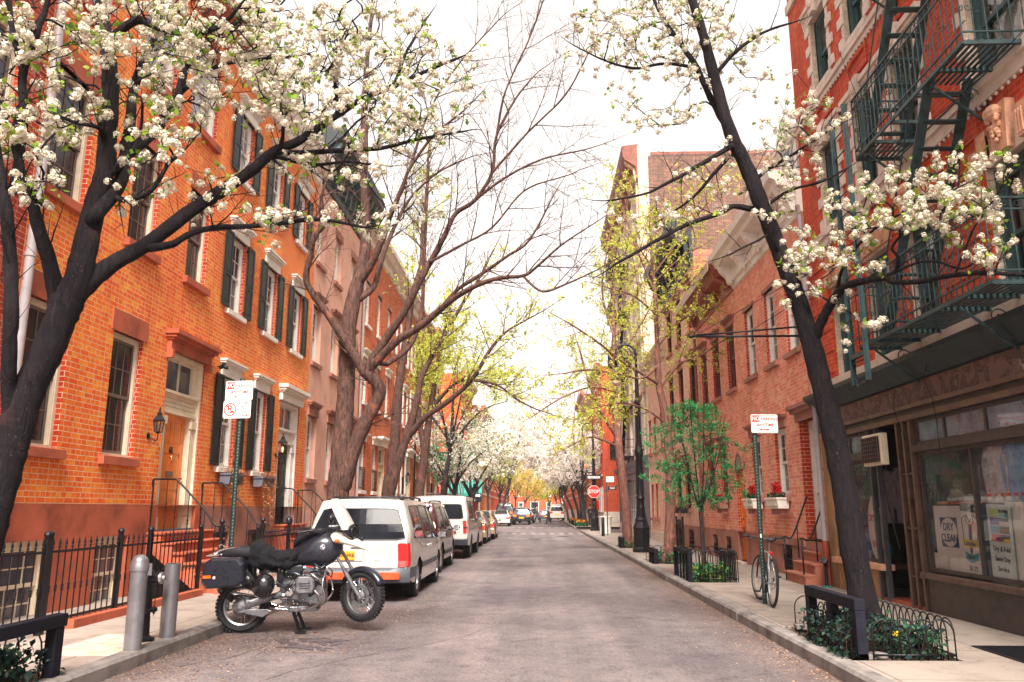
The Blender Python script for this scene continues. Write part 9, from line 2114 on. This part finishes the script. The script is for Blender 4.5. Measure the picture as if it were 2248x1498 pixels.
t=empty('pay_phone_sign',(4.0,56.5,1.5),0,'small red alarm box on the corner behind the STOP sign','alarm box');m=MB();m.box(-.15,.15,-.1,.1,0,.55);m.prism([(-.18,.55),(.18,.55),(0,.72)],-.12,.12,'y');m.build('box','red_sign',t);m=MB();m.box(-.05,.05,-.05,.05,-1.35,0);m.build('pedestal','black_iron',t)
t=empty('street_lamp',(-4.55,63.5 if False else 54.0,.15),0,'black lamp post on the left corner before the green awning','street lamp');m=MB();m.lathe([(.2,0),(.2,.6),(.09,.8),(.07,5.2),(.03,5.3)],10);m.build('shaft','black_iron',t,smooth=True,sharp=35);m=MB();m.box(-.2,.25,-.06,0,4.7,5.1);m.build('crossing_signal','white_sign',t)
# flowered tree pits beyond the crossing
for k,(y,x)in enumerate(((69.5,3.35),(73.5,3.35),(78,3.4),(84,3.4))):
 t=empty('flower_bed',(x,y,.14),0,['iron fenced bed of red and yellow flowers nearest past the right corner','second fenced flower bed past the right corner','third flower bed along the far right kerb','furthest flower bed along the right kerb'][k],'flower bed')
 hoops(t,[(-.3,-1.2),(.7,-1.2),(.7,1.2),(-.3,1.2),(-.3,-1.2)],.45,.25,.3,.014);r=random.Random(k)
 leaf_cloud('foliage',[(r.uniform(-.25,.65),r.uniform(-1.1,1.1),r.uniform(.05,.35))for _ in range(260)],.12,['leaf_dark','leaf_green'],t,k)
 leaf_cloud('flowers',[(r.uniform(-.25,.65),r.uniform(-1.15,1.1),r.uniform(.35,.55))for _ in range(90)],.11,['flower_red','flower_yellow','orange_lens'],t,k+5)
# ================================================================ PEOPLE
def skinned(name,joints,edges,mat,par,sub=2):
 """one continuous skin grown over a skeleton of (x,y,z,r)"""
 me=bpy.data.meshes.new(name);me.from_pydata([j[:3]for j in joints],edges,[]);me.update();me.materials.append(MATS[mat]);o=bpy.data.objects.new(name,me);COL.objects.link(o);o.parent=par
 md=o.modifiers.new('skin','SKIN');md.use_smooth_shade=True;import bmesh
 if 1:
  bm=bmesh.new();bm.from_mesh(me);L=bm.verts.layers.skin.verify()
  for v,j in zip(bm.verts,joints):v[L].radius=(j[3],j[3]if len(j)<5 else j[4]);v[L].use_root=(v.index==0)
  bm.to_mesh(me);bm.free()
 m2=o.modifiers.new('sub','SUBSURF');m2.levels=sub;m2.render_levels=sub;return o
plain('skin',(.50,.27,.19),.55,var=.05);plain('coat_grey',(.06,.065,.09),.85,var=.2,scale=12);plain('coat_black',(.012,.012,.018),.85,var=.2,scale=12);plain('trousers_dark',(.018,.018,.028),.85,var=.2);plain('hair_grey',(.45,.42,.4),.7,var=.1);plain('hair_dark',(.02,.014,.012),.6,var=.1);plain('bag_pink',(.55,.2,.2),.7,var=.1)
def person(loc,rz,label,coat='coat_grey',hair='hair_dark',step=.32,H=1.74,coatlen=.5,bag=False,lean=.04):
 """walking figure facing local +x"""
 t=empty('person',loc,rz,label,'person');s=H/1.74
 J=[(0,0,.93,.13,.16),(.01+lean*.3,0,1.10,.11,.145),(.02+lean,0,1.30,.115,.17),(.02+lean,0,1.42,.08,.14),(.02+lean,0,1.49,.05),(.04+lean,0,1.545,.048),(.045+lean,0,1.60,.085,.075),(.05+lean,0,1.67,.092,.078),(.045+lean,0,1.725,.06)]
 E=[(i,i+1)for i in range(8)]
 def leg(sg,fwd,knee):
  i=len(J);J.extend([(0,sg*.09,.88,.095),(fwd*.45+knee,sg*.095,.50,.06),(fwd*.95,sg*.095,.10+(.05 if fwd<0 else 0),.04),(fwd*.95+.03,sg*.095,.045+(.06 if fwd<0 else 0),.042),(fwd*.95+.16,sg*.10,.035+(.0 if fwd<0 else .02),.032)]);E.extend([(0,i),(i,i+1),(i+1,i+2),(i+2,i+3),(i+3,i+4)])
 leg(-1,step,.06);leg(1,-step,.05)
 def arm(sg,sw,bend):
  i=len(J);sh=(.02+lean,sg*.18,1.40);el=(sh[0]+sw*.5-.03,sg*.215,1.13);wr=(el[0]+sw*.35+bend,sg*.19,.92+bend*.4)
  J.extend([(*sh,.055),(*el,.042),(*wr,.03),(wr[0]+.02,sg*.19,wr[2]-.06,.036,.022)]);E.extend([(3,i),(i,i+1),(i+1,i+2),(i+2,i+3)]);k=i+3;p=J[k]
  for f in range(4):j=len(J);J.extend([(p[0]+.03-.018*f,p[1],p[2]-.045+.003*abs(f-1.5),.0095),(p[0]+.034-.018*f,p[1]-sg*.012,p[2]-.078+.006*abs(f-1.5),.008)]);E.extend([(k,j),(j,j+1)])
  j=len(J);J.extend([(p[0]+.045,p[1]-sg*.015,p[2]-.005,.010),(p[0]+.055,p[1]-sg*.02,p[2]-.035,.009)]);E.extend([(k,j),(j,j+1)]);return p
 h1=arm(-1,-.22,.05);h2=arm(1,.22,.12)
 J=[tuple(v*s for v in j)for j in J];skinned('body',J,E,'skin',t)
 q=[(v[0],v[1],v[2])for v in J]
 def cloth(nm,pts,rr,mat):m=MB();m.tube(smoothpts(pts,3),rr,12);m.build(nm,mat,t,smooth=True)
 m=MB()
 for b_ in(9,14):m.tube([Vector(q[b_])+Vector((0,0,.06*s)),Vector(q[b_]),Vector(q[b_+1]),Vector(q[b_+2])],[.11*s,.11*s,.078*s,.062*s],12)
 m.ball((0,0,.92*s),(.13*s,.165*s,.12*s),14,8);m.build('trousers','trousers_dark',t,smooth=True)
 for b_ in(12,17):m=MB();a=Vector(q[b_]);m.ball(a+Vector((.07*s,0,-.0)),(.14*s,.05*s,.045*s),12,8);m.build('shoe','black_plastic',t,smooth=True)
 L=Vector((lean,0,0));rings=[]
 for z,rx,ry,dx in((.93-coatlen*.85,.20,.23,.0),(.93-coatlen*.4,.18,.215,0),(.95,.155,.19,0),(1.10,.135,.17,.01+lean*.3),(1.30,.145,.20,.02+lean),(1.40,.12,.205,.02+lean),(1.455,.07,.10,.02+lean),(1.50,.062,.07,.025+lean)):rings.append([((dx+rx*math.cos(a))*s,ry*math.sin(a)*s,z*s)for a in[6.283*k/18 for k in range(18)]])
 m=MB();m.loft(rings,cap=False)
 i0=19;n_arm=4+8+2
 for b_ in(i0,i0+n_arm):m.tube([q[b_],q[b_+1],q[b_+2]],[.075*s,.058*s,.045*s],10)
 m.build('coat',coat,t,smooth=True)
 hc=Vector(q[7]);m=MB();m.ball(hc+Vector((-.018*s,0,.012*s)),(.105*s,.088*s,.115*s),14,10);m.build('hair',hair,t,smooth=True)
 m=MB();m.ball(hc+Vector((.09*s,0,-.03*s)),(.018*s,.012*s,.02*s),8,6);
 for sg in(-1,1):m.ball(hc+Vector((0,sg*.085*s,-.03*s)),(.02*s,.012*s,.03*s),8,6)
 m.build('nose_and_ears','skin',t,smooth=True)
 m=MB()
 for sg in(-1,1):m.ball(hc+Vector((.078*s,sg*.032*s,-.005*s)),.011*s,8,6)
 m.build('eyes','white_sign',t,smooth=True);m=MB();m.box(.083*s+hc.x,.09*s+hc.x,-.022*s,.022*s,hc.z-.075*s,hc.z-.068*s);m.build('mouth','bag_pink',t)
 return t
person((-.15,89.0,0),R(180),'person in a grey coat and pale hat crossing the road, left of the pair','coat_grey','hair_grey',.36,1.76,.42)
person((1.05,88.2,0),R(180),'person in a long black coat crossing the road, right of the pair','coat_black','hair_dark',.26,1.70,.62)
person((4.55,72.5,.15),R(-100),'person in dark clothes standing by the dark tree stems on the right corner','coat_black','hair_dark',.08,1.78,.25)
person((-4.75,49.0,.15),R(90),'fair haired person walking on the left pavement, head above the parked sedans','coat_grey','hair_blond',.2,1.76,.3)if False else None
# ---------------------------------------------------------------- the pale air of the street
m=bpy.data.materials.new('haze');m.use_nodes=True;nt=m.node_tree;nt.nodes.clear();o_=nt.nodes.new('ShaderNodeOutputMaterial');v_=nt.nodes.new('ShaderNodeVolumePrincipled')
v_.inputs['Color'].default_value=(1,.95,.9,1);v_.inputs['Density'].default_value=.0005;v_.inputs['Anisotropy'].default_value=.3;nt.links.new(v_.outputs[0],o_.inputs['Volume']);MATS['haze']=m
mb=MB();mb.box(-950,950,-350,1550,-1.03,26);hz=mb.build('haze','haze');tag(hz,'thin pale haze filling the street','haze',kind='stuff')
# repeats of one kind share a group phrase
GR=dict(pear_tree='flowering pear trees along the street',street_tree='street trees along the pavements',maple_tree='brown trunked maples on the left pavement',ginkgo_tree='lime leaved trees on the right pavement',sedan='sedans on the left side of the street',suv='sport utility cars in the street',van='vans in the street',brick_house='brick houses lining the street',wall_lantern='wall lanterns beside the front doors',stoop_railing='handrails at the front steps',iron_fence='iron fences before the left houses',street_lamp='black street lamps',window_box='window boxes on the house fronts',tree_guard='tree guards at the kerbs',hoop_fence='hoop fences round the tree pits',downpipe='downpipes on the house fronts',person='people in the far street',poster='posters in the shop window',flower_bed='flower beds along the far right kerb',street_sign='street signs on poles',laundry_bag='laundry bags inside the dry cleaner',cardboard_panel='boards standing in the big shop window',bedding_plant='low plants in the tree pits',ground_ivy='ivy clumps in the nearest tree pits',planter_bowl='planter bowls under the black windows',loose_brick='loose bricks by the wooden guard',one_way_sign='one way signs at the crossing',sign='signs in the shop window')
for o in list(COL.objects):
 if o.parent is None and o.get('label')and not o.get('group'):
  k=o.name.split('.')[0]
  if k in GR:o['group']=GR[k]
